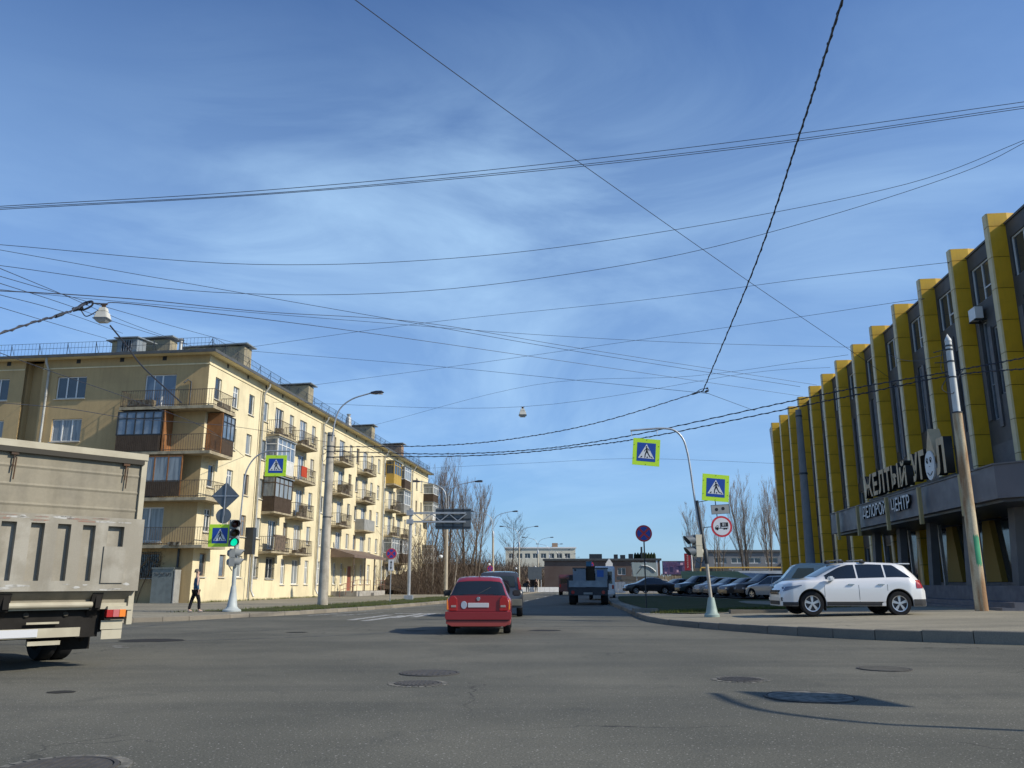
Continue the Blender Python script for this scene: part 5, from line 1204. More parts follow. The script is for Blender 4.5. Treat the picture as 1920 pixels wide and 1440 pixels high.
# local frame: x forward (heading), y left ... rear plane x=0, right rear corner at y=0; body spans y 0..2.42
m_tkp = mat('dirty_truck_panel', (.27, .24, .18), .8, var=.6, vscale=1.6, col2=(.205, .185, .145), fine=.06, fscale=20, streak=.35)
m_tkl = mat('truck_frame_pale', (.42, .38, .28), .7, var=.6, vscale=3, col2=(.32, .28, .20))
m_lift = mat('tail_lift_aluminium', (.255, .23, .18), .65, .1, var=.8, vscale=2.5, col2=(.34, .315, .26), fine=.06, streak=.3, lo=.5, hi=.66)
m_under = mat('dirty_chassis', (.022, .02, .018), .9, var=.5, vscale=4)
TW = 2.44
b = M(); b.box(.04, 6.2, .03, TW - .03, .95, 3.26); b.build('box_body', m_tkp, tk)
b = M(); b.box(-.03, .05, 0, .085, .62, 3.2); b.box(-.03, .05, TW - .085, TW, .62, 3.2); b.box(-.05, .10, 0, TW, 3.2, 3.30); b.box(.10, 6.2, 0, .05, 3.2, 3.3); b.build('rear_frame', m_tkl, tk)
b = M()      # upper door, slightly corrugated horizontally
b.box(.015, .038, .09, TW - .09, 2.12, 3.19)
for z in (2.38, 2.66, 2.93): b.add([(.015, .09, z - .03), (.015, TW - .09, z - .03), (.003, TW - .09, z), (.003, .09, z), (.015, .09, z + .03), (.015, TW - .09, z + .03)], [(0, 1, 2, 3), (3, 2, 5, 4)])
b.build('rear_door', m_tkp, tk)
b = M(); b.box(-.06, -.031, .06, TW - .06, 3.12, 3.195); b.build('door_header', mat('dark_seam', (.06, .055, .045), .8), tk)
for y in (.34, 1.98):
    b = M(); b.box(-.05, -.002, y - .05, y + .05, 3.08, 3.14); b.tube([(-.03, y, 3.1), (-.03, y + .01, 2.85)], .012, 6); b.tube([(-.03, y - .03, 3.05), (-.03, y - .02, 2.72)], .010, 6); b.build('door_lock', m_rust, tk)
# lift plate with real recesses
rec = [(.31, .56), (.75, .94), (1.11, 1.30), (1.48, 1.67), (1.86, 2.06)]
b = M(); fz = lambda u, z, w: (-.16 + w, u, z)
wall_mesh(b, TW, 1.13, 2.24, [(a, c, 1.28, 2.11) for a, c in rec], .09, lambda u, z, w: (-.13 + w, u, z))
for a, c in rec: b.quad((-.04, a, 1.28), (-.04, c, 1.28), (-.04, c, 2.11), (-.04, a, 2.11))
b.quad((-.13, 0, 2.24), (-.13, TW, 2.24), (-.02, TW, 2.24), (-.02, 0, 2.24)); b.quad((-.13, 0, 1.13), (-.13, TW, 1.13), (-.02, TW, 1.13), (-.02, 0, 1.13)); b.quad((-.13, 0, 1.13), (-.13, 0, 2.24), (-.02, 0, 2.24), (-.02, 0, 1.13)); b.quad((-.13, TW, 1.13), (-.13, TW, 2.24), (-.02, TW, 2.24), (-.02, TW, 1.13))
b.build('tail_lift', m_lift, tk)
b = M(); b.box(-.155, -.131, .26, .60, 1.25, 1.80); b.build('access_plate', m_lift, tk)
# lip and roller below
b = M(); b.add([(-.10, .06, 1.12), (-.10, TW - .06, 1.12), (.10, TW - .06, .95), (.10, .06, .95), (-.06, .06, 1.12), (-.06, TW - .06, 1.12), (.14, TW - .06, .95), (.14, .06, .95)], [(0, 1, 2, 3), (7, 6, 5, 4), (0, 4, 5, 1), (2, 6, 7, 3), (1, 5, 6, 2), (3, 7, 4, 0)]); b.build('lower_lip', m_tkp, tk)
b = M(); b.box(.0, .10, .0, TW, .86, .95); b.tube([(-.03, .64, .93), (-.03, 1.80, .93)], .045, 12); b.box(-.05, .0, .02, .40, .84, .90); b.build('lift_roller', m_tkl, tk)
for y in (.58, 1.86):
    b = M(); b.beam((-.06, y, 1.12), (.02, y, .85), .16, .05); b.beam((.0, y + .04, .95), (.35, y - .02, .45), .10, .05); b.beam((.02, y - .05, .9), (.5, y - .05, .38), .05, .05); b.box(-.07, -.02, y - .06, y + .02, .88, 1.12); b.build('lift_arm', m_under, tk)
b = M(); b.box(.25, 6, .75, .9, .6, .9); b.box(.25, 6, 1.55, 1.7, .6, .9); b.box(.12, .8, .45, 2.0, .45, .86); b.box(.5, .6, .1, 2.34, .5, .95); b.box(1.3, 3.2, .05, .6, .45, .95); b.build('chassis', m_under, tk)
b = M(); b.box(.02, .08, .75, 1.95, .47, .60); b.build('bumper_bar', m_tkl, tk); b = M(); b.box(.06, .12, 1.0, 1.45, .36, .42); b.box(.05, .07, 1.05, 1.5, .66, .69); b.build('plate_bracket', m_tkl, tk)
b = M(); b.box(.005, .018, 1.35, 1.87, .485, .595); b.build('licence_plate', m_plate, tk)
for y0_, sgn in ((.12, 1), (TW - .42, -1)):
    for k, mm_ in enumerate((m_amber, mat('pink_lamp', (.45, .12, .12), .3), m_red)[::sgn]):
        b = M(); b.box(-.06, .02, y0_ + .098 * k + .003, y0_ + .098 * (k + 1) - .003, .74, .85); b.build('tail_lamp', mm_, tk)
    b = M(); b.box(-.03, .05, y0_ - .01, y0_ + .31, .70, .73); b.box(.021, .08, y0_ - .01, y0_ + .31, .73, .86); b.build('lamp_holder', m_under, tk)
    b = M(); b.box(.02, .04, y0_ - .0, y0_ + .33, .555, .69); b.box(.02, .04, y0_ + .0, y0_ + .31, .41, .545); b.build('mud_flap', m_tkl, tk)
    b = M(); b.box(.9, .92, y0_ + .1, y0_ + .55, .22, .75); b.build('mud_flap', m_under, tk)
for y in (.40, 2.04):
    for ax in (2.0, ):
        for dy in (-.13, .13):
            ty, rm = wheel_meshes(.42, .24, 6, .58, True); o = put('wheel', ty, tk, loc=(ax, y + dy, .42), rot=(0, 0, math.pi)); put('rim', rm, o)
    ty, rm = wheel_meshes(.42, .26, 6, .58, True); o = put('wheel', ty, tk, loc=(5.9, y, .42)); put('rim', rm, o)
b = M(); b.tube([(2.0, .4, .42), (2.0, 2.04, .42)], .07, 8); b.build('axle', m_under, tk)
b = M(); rr = random.Random(14)
for k in range(14): y = rr.uniform(.3, 2.2); b.tube(smooth_path([(.1 + rr.random() * .2, y, rr.uniform(.7, .9)), (.15, y + rr.gauss(0, .12), rr.uniform(.5, .65)), (.3, y + rr.gauss(0, .2), rr.uniform(.5, .85))], 3), .012, 5)
for y in (.95, 1.5): b.tube([(.1, y, .8), (.5, y - .1, .55)], .04, 8)
b.build('hose', mat('dusty_hose', (.06, .055, .045), .8), tk, kind='stuff')
m_sc1 = mat('red_paint_scuff', (.27, .17, .13), .8, var=.9, vscale=14, col2=(.22, .20, .17)); m_sc2 = mat('pale_scuff', (.42, .41, .38), .7, var=.9, vscale=12, col2=(.24, .225, .19))
for k in range(26):
    m_ = m_sc1 if k < 9 else m_sc2; y = rr.uniform(.1, 2.3); z = rr.uniform(2.13, 2.22) if k < 14 else rr.choice([rr.uniform(1.14, 1.26), rr.uniform(1.15, 1.24), rr.uniform(2.13, 2.22)]); w, h = rr.uniform(.05, .25), rr.uniform(.008, .028); n = 9
    b = M(); b.add([(-.1315, y + w * math.cos(2 * math.pi * i / n) * rr.uniform(.5, 1), z + h * math.sin(2 * math.pi * i / n) * rr.uniform(.5, 1)) for i in range(n)], [tuple(range(n))]); b.build('paint_scuff', m_, tk)
b = M(); b.box(6.35, 8.1, .12, TW - .12, .6, 2.7); b.build('cab', carpaint('white_cab_paint', (.45, .47, .48)), tk)
b = M(); b.box(8.101, 8.12, .25, TW - .25, 1.6, 2.5); b.build('windscreen', m_cglass, tk)
# ---------------------------------------------------------------- signs
m_lime = mat('fluorescent_lime', (0.52, 0.80, 0.03), 0.5)
m_blue = mat('sign_blue', (0.01, 0.06, 0.33), 0.4)
m_signw = mat('sign_white', (0.66, 0.67, 0.68), 0.4)
m_signback = mat('sign_back_grey', (0.13, 0.15, 0.165), 0.5, 0.3, var=.3)
m_redsign = mat('sign_red', (0.55, 0.03, 0.04), 0.4)
def xf(T): return lambda u, v, w: tuple(T @ Vector((u, -w, v)))   # u right, v up, w towards the viewer (-y local)
def layer(name, pts_list, mm_, par, w0, w1):
    b = M()
    for pts in pts_list: b.prism(pts, lambda u, v, w: (u, -w, v), w0, w1)
    return b.build(name, mm_, par)
def rect(x0, x1, y0, y1): return [(x0, y0), (x1, y0), (x1, y1), (x0, y1)]
def disc(r, n=32, cx=0, cy=0): return [(cx + r * math.cos(2 * math.pi * k / n), cy + r * math.sin(2 * math.pi * k / n)) for k in range(n)]
def seg(x0, y0, x1, y1, w0, w1):
    d = Vector((x1 - x0, y1 - y0)).normalized(); n = Vector((-d.y, d.x))
    return [(x0 + n.x * w0, y0 + n.y * w0), (x0 - n.x * w0, y0 - n.y * w0), (x1 - n.x * w1, y1 - n.y * w1), (x1 + n.x * w1, y1 + n.y * w1)]
def crosswalk_sign(loc, size, label, tilt=0.0, rz=0.0, flip=False, pitch=0.0, group='pedestrian crossing signs'):
    t = thing('crossing_sign', label, 'road sign', loc, group=group, rot=(pitch, tilt, rz)); h = size / 2; q = size / .9
    layer('board', [rect(-h, h, -h, h)], m_lime, t, -.02, 0); layer('back_plate', [rect(-h + .02, h - .02, -h + .02, h - .02)], m_signback, t, -.03, -.021)
    layer('blue_field', [rect(-.31 * q, .31 * q, -.31 * q, .31 * q)], m_blue, t, .001, .004)
    layer('white_triangle', [[(-.27 * q, -.21 * q), (.27 * q, -.21 * q), (0, .27 * q)]], m_signw, t, .005, .008)
    s = -1 if flip else 1
    P = [disc(.028 * q, 12, 0, .175 * q), seg(.005 * q, .14 * q, .02 * q, .02 * q, .022 * q, .03 * q),
         seg(.01 * q, .13 * q, -.05 * q, .06 * q, .012 * q, .012 * q), seg(-.05 * q, .06 * q, -.062 * q, .02 * q, .012 * q, .01 * q), seg(.02 * q, .13 * q, .085 * q, .085 * q, .012 * q, .012 * q), seg(.085 * q, .085 * q, .095 * q, .04 * q, .011 * q, .01 * q),
         seg(.01 * q, .03 * q, -.03 * q, -.08 * q, .024 * q, .017 * q), seg(-.03 * q, -.08 * q, -.04 * q, -.19 * q, .017 * q, .015 * q), seg(.03 * q, .02 * q, .07 * q, -.06 * q, .022 * q, .017 * q), seg(.07 * q, -.06 * q, .14 * q, -.17 * q, .017 * q, .015 * q),
         [(-.20 * q, -.19 * q), (-.15 * q, -.19 * q), (-.12 * q, -.14 * q), (-.16 * q, -.14 * q)], [(.015 * q, -.19 * q), (.065 * q, -.19 * q), (.055 * q, -.145 * q), (.02 * q, -.145 * q)], [(.19 * q, -.19 * q), (.23 * q, -.19 * q), (.18 * q, -.14 * q), (.15 * q, -.14 * q)]]
    P = [[(s * x, y) for x, y in p][::s] for p in P]
    layer('walking_figure', P, m_blackp, t, .009, .011)
    layer('bolt', [disc(.012, 6, x, y) for x, y in ((0, h - .04), (0, -h + .04), (-h + .04, h * .5), (h - .04, h * .5), (-h + .04, -h * .5), (h - .04, -h * .5))], m_darkm, t, .001, .008)
    return t
def no_stopping(loc, d, label, rz=0, h=None, plate=False, group='no stopping signs', pole_m=None):
    t = thing('no_stopping_sign', label, 'road sign', (loc[0], loc[1], 0.1), rz, group); z = loc[2] - .1; r = d / 2
    def lay(n, P, mm_, a, c): return layer(n, [[(x, y + z) for x, y in p] for p in P], mm_, t, a, c)
    lay('disc', [disc(r)], m_redsign, -.015, 0)
    # four blue sectors between the red cross arms
    S_ = []
    for k in range(4):
        a0 = math.pi / 2 * k; pts = []
        aw = .17
        c_ = .16 * r * 1.1
        base = a0
        arc = [base + lerp(-math.pi / 4 + aw, math.pi / 4 - aw, i / 8) for i in range(9)]
        pts = [(c_ * math.cos(base), c_ * math.sin(base))] + [(.80 * r * math.cos(a), .80 * r * math.sin(a)) for a in arc]
        S_.append(pts)
    lay('blue_sector', S_, m_blue, .001, .004)
    b = M(); b.tube([(0, .035, 0), (0, .035, z + r * .8)], .03, 8); b.build('post', pole_m or m_galv, t)
    if plate:
        lay('arrow_plate', [rect(-.17, .17, -r - .72, -r - .04)], m_signw, -.01, 0); lay('arrow', [rect(-.025, .025, -r - .60, -r - .16), [(-.07, -r - .24), (.07, -r - .24), (0, -r - .10)], [(.07, -r - .52), (-.07, -r - .52), (0, -r - .66)]], m_blackp, .001, .004)
    return t
no_stopping((5.91, 38, 3.41), .74, 'round no stopping sign on a dark post standing in the shaded lawn', pole_m=m_darkm)
no_stopping((-7.64, 54, 3.06), .66, 'round no stopping sign with a double arrow plate before the cream flats', plate=True)
no_stopping((-2.55, 100, 2.9), .70, 'small round no stopping sign far off just above the red hatchback roof')
no_stopping((9.6, 104, 3.4), .70, 'tiny round no stopping sign far away by the screen billboard')

# ---- left signal pole
m_tl = mat('signal_housing_grey', (.25, .26, .25), .6, var=.3); m_cone = mat('pale_cast_base', (.42, .46, .45), .6, var=.5, vscale=3, col2=(.3, .32, .31))
sp = thing('signal_pole', 'pale grey signal pole with a conical foot and a bent arm at the left kerb', 'traffic light pole', (-11.3, 34.9, .13))
b = M(); b.lathe([(.36, 0), (.36, .06), (.26, .12), (.20, .2), (.13, .75), (.10, 1.0)], 20); b.build('foot', m_cone, sp, smooth=40)
b = M(); b.tube([(0, 0, .9), (-.02, 0, 3.6)], .085, 12); b.build('post', m_cone, sp, smooth=40)
b = M(); b.tube(smooth_path([(.06, 0, 1.9), (.07, 0, 3.6), (.12, 0, 5.2), (.2, 0, 5.75), (.5, 0, 6.25), (.95, 0, 6.5), (1.35, 0, 6.52), (1.95, 0, 6.52)], 5), .032, 8); b.tube([(1.25, 0, 6.5), (1.25, 0, 6.32)], .012, 5); b.tube([(1.65, 0, 6.5), (1.65, 0, 6.32)], .012, 5); b.build('arm', m_galv, sp, smooth=50)
b = M(); b.tube([(-.10, -.05, 1.6), (-.32, -.1, 1.95)], .02, 6); b.build('broken_bracket', m_darkm, sp)
crosswalk_sign((-9.88, 34.8, 6.02), .88, 'pedestrian crossing sign hanging from the bent arm before the cream flats')
crosswalk_sign((-11.85, 34.4, 3.12), .90, 'pedestrian crossing sign partly behind the green traffic light on the left')
t = thing('priority_sign', 'back of a grey diamond shaped sign above the round one on the left', 'road sign', (-11.78, 34.5, 4.73)); r_ = .60
layer('board', [[(r_ * .95, 0), (0, r_ * .95), (-r_ * .95, 0), (0, -r_ * .95)]], m_signback, t, -.02, 0); b = M(); b.box(-.5, .5, -.02, -.001, -.02, .02); b.box(-.02, .02, -.04, -.021, -.8, .75); b.build('brace', m_galv, t)
t = thing('round_sign', 'back of a grey round sign below the diamond on the left', 'road sign', (-11.8, 34.5, 3.92)); layer('board', [disc(.31)], m_signback, t, -.02, 0); b = M(); b.box(-.015, .015, -.04, -.021, -.35, .35); b.build('brace', m_galv, t)
def traffic_light(loc, rz, label, n, lit, hm, visor_m, r=.15, lm=None, pitch=.36):
    t = thing('traffic_light', label, 'traffic light', loc, rz); cm = [(.05, .004, .003), (.06, .035, .003), (.004, .05, .03)]
    b = M()
    for k in range(n):
        z = (n - 1) / 2 * pitch - k * pitch; b.box(-.17, .17, -.0, .22, z - pitch / 2 + .005, z + pitch / 2 - .005)
        b.lathe([(.155, .0), (.155, .22), (.10, .32), (0, .34)], 16, (0, 0, z), 'y')
    b.build('housing', hm, t, smooth=40)
    for k in range(n):
        z = (n - 1) / 2 * pitch - k * pitch
        on = lit == k; m_ = mat('signal_green_lit', (.0, .35, .2), .4, emit=((.0, .75, .42), 1.0)) if on else mat('signal_lens_%d' % (k if n == 3 else k * 2), cm[k if n == 3 else k * 2], .3)
        b = M(); b.lathe([(0, -.03), (r * .8, -.02), (r, 0)], 20, (0, 0, z), 'y'); b.build('lens', m_, t, smooth=60)
        b = M(); A = [math.radians(a) for a in range(-35, 216, 10)]; V = []
        for a in A:
            d = .10 + .26 * (math.sin(a) * .5 + .5)
            V += [((r + .02) * math.cos(a), 0, z + (r + .02) * math.sin(a)), ((r + .015) * math.cos(a), -d, z + (r + .015) * math.sin(a) - .03)]
        b.add(V, [(2 * i, 2 * i + 2, 2 * i + 3, 2 * i + 1) for i in range(len(A) - 1)]); b.build('visor', visor_m, t)
    return t
traffic_light((-11.26, 34.35, 3.22), .55, 'three lamp traffic light showing green on the left signal pole', 3, 2, m_tl, m_plast)
traffic_light((-11.22, 34.6, 2.25), 1.75, 'two lamp pedestrian light turned sideways below the green one', 2, None, m_tl, m_tl)
b = M(); b.tube([(-11.25, 34.8, 3.1), (-11.25, 34.6, 3.1)], .02, 6); b.tube([(-11.25, 34.8, 2.3), (-11.25, 34.6, 2.3)], .02, 6)
b.v = [(x + 11.3, y - 34.9, z - .13) for x, y, z in b.v]; b.build('lamp_bracket', m_darkm, sp)
# ---- right leaning signal pole (leans to the left)
rp = thing('signal_pole', 'leaning grey signal pole with a pale conical foot on the right pavement', 'traffic light pole', (6.53, 28.3, .17))
b = M(); b.lathe([(.25, 0), (.25, .07), (.19, .13), (.16, .3), (.10, .62)], 20); b.build('foot', mat('mint_cast_base', (.30, .38, .34), .6, var=.4, vscale=3), rp, smooth=40)
b = M(); b.tube([(0, 0, .5), (-.09, 0, 1.85)], .055, 12); b.build('post', m_polec, rp, smooth=40)
b = M(); b.tube([(-.07, 0, 1.7), (-.11, 0, 2.15), (-.13, 0, 2.2), (-.31, 0, 3.78)], [.07, .085, .065, .06], 12); b.build('upper_post', m_darkm, rp, smooth=40)
b = M(); b.tube(smooth_path([(-.20, 0, 2.42), (-.33, 0, 3.4), (-.48, 0, 4.95), (-.56, 0, 5.5), (-.68, 0, 5.9), (-.95, 0, 6.18), (-1.35, 0, 6.25), (-1.9, 0, 6.22), (-2.46, 0, 6.17)], 5), .034, 8)
for z in (2.6, 3.1, 3.6): b.tube([(-.11 - .115 * (z - 2.1), 0, z), (-.20 - .11 * (z - 2.4), 0, z)], .02, 6)
b.tube([(-2.43, 0, 6.16), (-2.43, 0, 5.98)], .012, 5); b.tube([(-1.55, 0, 6.22), (-1.55, 0, 6.04)], .012, 5); b.build('arm', m_galv, rp, smooth=50)
b = M(); b.tube([(-.14, -.03, 2.88), (.42, -.03, 2.93)], .014, 6); b.tube([(-.30, -.03, 3.72), (.32, -.03, 3.83)], .014, 6); b.tube([(.36, .03, 3.2), (.28, .03, 4.4)], .016, 6)
b.box(-.27, -.16, -.12, .12, 2.35, 2.55); b.build('bracket', m_darkm, rp)
crosswalk_sign((4.57, 28.2, 5.58), .92, 'tilted pedestrian crossing sign hanging from the long bent arm against the sky', tilt=-.085 * -1, pitch=0)
crosswalk_sign((6.86, 28.2, 4.37), .90, 'larger tilted pedestrian crossing sign at the top of the leaning pole on the right', tilt=.085)
t = thing('number_plate_sign', 'grey plate with two black dots under the crossing sign on the leaning pole', 'road sign', (6.98, 28.2, 3.65), group=None, rot=(0, .06 * -1, 0)); layer('board', [rect(-.31, .31, -.155, .155)], mat('grey_sign_plate', (.30, .31, .30), .5, var=.3), t, -.015, 0)
layer('dot', [disc(.055, 16, -.13, .0), disc(.055, 16, .09, .02)], m_blackp, t, .001, .004); layer('border', [rect(-.31, .31, .145, .155), rect(-.31, .31, -.155, -.145), rect(-.31, -.30, -.144, .144), rect(.30, .31, -.144, .144)], m_darkm, t, .001, .003)
t = thing('lorry_ban_sign', 'round red ringed sign with a black lorry marked 8т on the leaning pole', 'road sign', (6.99, 28.2, 3.08), rot=(0, -.03, 0))
layer('disc', [disc(.35)], m_redsign, t, -.02, 0); layer('white_field', [disc(.285)], m_signw, t, .001, .004)
layer('lorry_figure', [rect(-.045, .22, -.01, .13), rect(-.10, .22, -.065, -.045), [(-.22, -.09), (-.11, -.09), (-.11, .04), (-.16, .04), (-.22, -.02)], rect(-.045, -.02, -.04, -.01)], m_blackp, t, .005, .008)
layer('wheel_figure', [disc(.032, 12, -.15, -.09), disc(.032, 12, .15, -.075), disc(.032, 12, .08, -.075)], m_blackp, t, .005, .008)
layer('cab_window', [[(-.20, -.02), (-.135, -.02), (-.135, .02), (-.16, .02)]], m_signw, t, .009, .011)
tm = text_mesh('8т', .13, .002, [m_signw]); put('weight_figure', tm, t, loc=(.02, -.011, .018), rot=(math.pi / 2, 0, 0))
traffic_light((6.06, 28.3, 2.45), -1.35, 'beige traffic light seen from its side with visors pointing left', 2, None, mat('beige_signal_housing', (.46, .42, .32), .5, var=.3), m_signback, pitch=.37)
b = M(); b.tube([(-.22, 0, 2.42), (-.42, 0, 2.44)], .014, 5); b.tube(smooth_path([(-.15, 0, 1.85), (-.28, 0, 1.72), (-.45, 0, 1.82)], 4), .014, 5); b.build('lamp_bracket', m_darkm, rp)

# ---- crossing gantry outside the frame on the right whose shadow falls on the road
gx, gy = 10.25, 6.0
gp = thing('sign_gantry_pole', 'bent grey pole with an arm over the road whose shadow crosses the asphalt lower right', 'sign pole', (gx, gy, 0))
b = M(); b.lathe([(.3, 0), (.3, .1), (.14, .5), (.07, .9)], 16); b.tube(smooth_path([(0, 0, .6), (0, 0, 4.4), (0, .05, 5.1), (0, .5, 5.6), (0, 1.1, 5.75), (0, 1.9, 5.78)], 5), .045, 8); b.build('post', m_galv, gp)
crosswalk_sign((gx, gy + 1.75, 5.0), .95, 'crossing sign over the right foreground known by its dark shadow on the road', rz=math.pi / 2 + .2)
b = M(); b.tube([(gx, gy + 1.35, 5.75), (gx, gy + 1.45, 5.48)], .012, 5); b.v = [(x - gx, y - gy, z) for x, y, z in b.v]; b.build('hanger', m_galv, gp)

# ---- concrete poles and street lamps
m_lamph = mat('lamp_head_dark', (.035, .04, .05), .4, .4); m_lampg = mat('lamp_glass', (.5, .52, .55), .2)
def cpole(t, h, r0, r1, n=16, mm_=None, z0=0): b = M(); b.tube([(0, 0, z0), (0, 0, h * .5), (0, 0, h)], [r0, (r0 + r1) / 2, r1], n); return b.build('shaft', mm_ or m_polec, t, smooth=50)
def lamp_head(t, p, dx, dz=0.0):
    s = 1 if dx > 0 else -1; x, y, z = p
    b = M(); b.add([(x, y - .1, z - .03), (x + s * .25, y - .16, z - .05), (x + s * .62, y - .14, z - .0), (x + s * .72, y - .07, z + .05), (x, y + .1, z - .03), (x + s * .25, y + .16, z - .05), (x + s * .62, y + .14, z), (x + s * .72, y + .07, z + .05),
                     (x + .0, y - .06, z + .06), (x + s * .3, y - .1, z + .12), (x + s * .6, y - .08, z + .13), (x, y + .06, z + .06), (x + s * .3, y + .1, z + .12), (x + s * .6, y + .08, z + .13)],
                    [(0, 1, 5, 4), (1, 2, 6, 5), (2, 3, 7, 6), (0, 8, 9, 1), (1, 9, 10, 2), (2, 10, 3), (4, 5, 12, 11), (5, 6, 13, 12), (6, 7, 13), (8, 11, 12, 9), (9, 12, 13, 10), (3, 10, 13, 7), (0, 4, 11, 8)])
    h = b.build('lamp_head', m_lamph, t)
    b = M(); b.box(x + s * .40, x + s * .66, y - .1, y + .1, z - .055, z - .03); b.build('lamp_glass', m_lampg, h)
p0 = thing('lamp_pole', 'stout concrete pole with one curved lamp arm nearest before the cream flats', 'street lamp', (-9.87, 45, .13))
cpole(p0, 9.1, .27, .19, 20)
b = M(); [b.lathe([(r, 0), (r, .06)], 16, (0, 0, z)) for r, z in ((.205, 8.9), (.208, 8.3), (.208, 8.0), (.212, 7.7), (.24, 4.5))]; [b.tube(smooth_path([(-.25, .1, z), (-.5, .2, z - .1), (-.35, 0, z - .5), (-.2, 0, z - .3)], 3), .012, 4) for z in (8.4, 8.0)]
for z in (8.31, 8.08, 7.76): b.tube([(.15, 0, z), (.55, 0, z)], .035, 6)
b.build('clamp_band', m_darkm, p0)
b = M(); b.tube(smooth_path([(.1, -.15, 8.6), (.2, -.15, 9.6), (.45, -.15, 10.4), (1.1, -.15, 10.95), (2.15, -.15, 11.3)], 6), .04, 8); b.build('arm', m_galv, p0, smooth=50); lamp_head(p0, (2.1, -.15, 11.28), 1)
lp = thing('lamp_post', 'x', 'street lamp', (0, 0, 0)); cpole(lp, 6.9, .17, .12, 10, mat('lamp_post_concrete', (.50, .44, .34), .9, var=.4))
b = M(); b.lathe([(.15, 6.5), (.16, 7.0), (.06, 7.3)], 10)
for s in (1, -1): b.tube(smooth_path([(s * .09, 0, 6.8), (s * .10, 0, 8.2), (s * .25, 0, 8.8), (s * .75, 0, 9.25), (s * 1.6, 0, 9.5), (s * 2.4, 0, 9.65)], 5), .035, 6)
b.build('arm', m_galv, lp, smooth=60)
for s in (1, -1): lamp_head(lp, (s * 2.35, 0, 9.62), s)
lamp_lab = ['double armed street lamp rising behind the sign gantry by the flats', 'double armed street lamp straight above the red hatchback', 'double armed street lamp second to the right from the one above the hatchback', 'double armed street lamp third in the far row', 'double armed street lamp fourth in the far row beside the white long building',
            'double armed street lamp fifth in the far row left of the lorry', 'double armed street lamp sixth in the far row just above the lorry', 'tiny double armed street lamp at the far end of the row', 'tiniest double armed street lamp near the vanishing point']
ys = [(-5.55, 72), (-2.3, 103), (1.08, 131), (4.95, 163), (8.4, 191), (12.4, 225), (16.2, 257), (20, 290), (24, 322)]
for i, ((x, y), lab) in enumerate(zip(ys, lamp_lab)):
    o = lp if i == 0 else dup(lp); o.location = (x, y, .12); o['label'] = lab; o['group'] = 'double armed street lamps along the road'
    if i < 7:
        w_ = thing('hanging_lamp_globe' if False else 'round_lamp', 'small white round lamp fixed low beside street lamp %s' % ['behind the gantry', 'above the hatchback', 'second along', 'third along', 'fourth along', 'fifth along', 'sixth along'][i], 'lamp', (x - .45, y - .1, 3.4 if i != 3 else 4.2), group='white round lamps beside the poles')
        b = M(); b.lathe([(0, -.16), (.13, -.1), (.17, 0), (.13, .12), (0, .16)], 10); b.build('globe', m_white, w_, smooth=60); b = M(); b.tube([(.1, 0, 0), (.4, .05, 0)], .02, 5); b.build('bracket', m_darkm, w_)
# right side leaning-free poles
def stain_pole():
    t = thing('utility_pole', 'weathered concrete pole with rust, peeling paint and a green mark before the yellow building', 'utility pole', (15.53, 28.6, .35)); t.scale = (.95, .95, .955)
    m1 = mat('rust_stained_concrete', (.52, .44, .30), .9, var=.9, vscale=1.3, col2=(.27, .15, .075), fine=.12, fscale=20, stretch=(2.0, 2.0, .35), lo=.42, hi=.58)
    b = M(); b.tube([(0, 0, 0), (0, 0, 3.5), (0, 0, 7.0)], [.215, .19, .165], 20); b.build('shaft', m1, t, smooth=50)
    b = M(); b.tube([(0, 0, 7.0), (0, 0, 9.75)], [.125, .115], 18); b.lathe([(.13, 9.7), (.11, 9.78), (0, 10.0)], 18); b.build('white_top', mat('white_painted_pole', (.62, .63, .60), .6, var=.4, vscale=2, col2=(.45, .45, .42)), t, smooth=50)
    for r, z in ((.18, 6.97), (.14, 9.5), (.14, 9.35), (.135, 8.9), (.135, 8.3)): b = M(); b.lathe([(r, 0), (r, .05)], 18, (0, 0, z)); b.build('clamp_band', m_darkm, t)
    b = M(); [b.tube([(-.12, 0, z), (-.55, .1, z + dz)], .018, 5) for z, dz in ((9.4, -.1), (8.9, 0))]; b.tube(smooth_path([(-.13, 0, 8.4), (-.45, 0, 7.9), (-.1, -.1, 7.7), (.2, 0, 8.3), (.5, 0, 8.7)], 4), .015, 5); b.tube(smooth_path([(-.3, 0, 9.3), (-.38, 0, 8.6), (-.1, 0, 8.3)], 4), .014, 5); b.build('cable_ends', m_darkm, t)
    b = M(); n = 8; V = []
    for k in range(n + 1):
        a = -2.0 + k * .13
        for z in (1.55, 2.55): V.append((.207 * math.cos(a), .207 * math.sin(a), z + .08 * math.sin(k * 2.3)))
    b.add(V, [(2 * i, 2 * i + 2, 2 * i + 3, 2 * i + 1) for i in range(n)]); b.build('green_paint_mark', mat('green_spray', (.05, .33, .16), .7, var=.4), t)
stain_pole()
t = thing('utility_pole', 'grey concrete pole in the shade close to the far fins of the yellow building', 'utility pole', (15.9, 45.5, .4)); cpole(t, 10.2, .27, .16, 18, mat('shade_pole_concrete', (.22, .22, .22), .9, var=.3)); b = M(); b.lathe([(.235, 6.6), (.235, 6.7)], 18); b.build('clamp_band', m_darkm, t); b = M(); b.lathe([(.19, 9.8), (.19, 9.88)], 18); b.build('clamp_band', m_darkm, t)
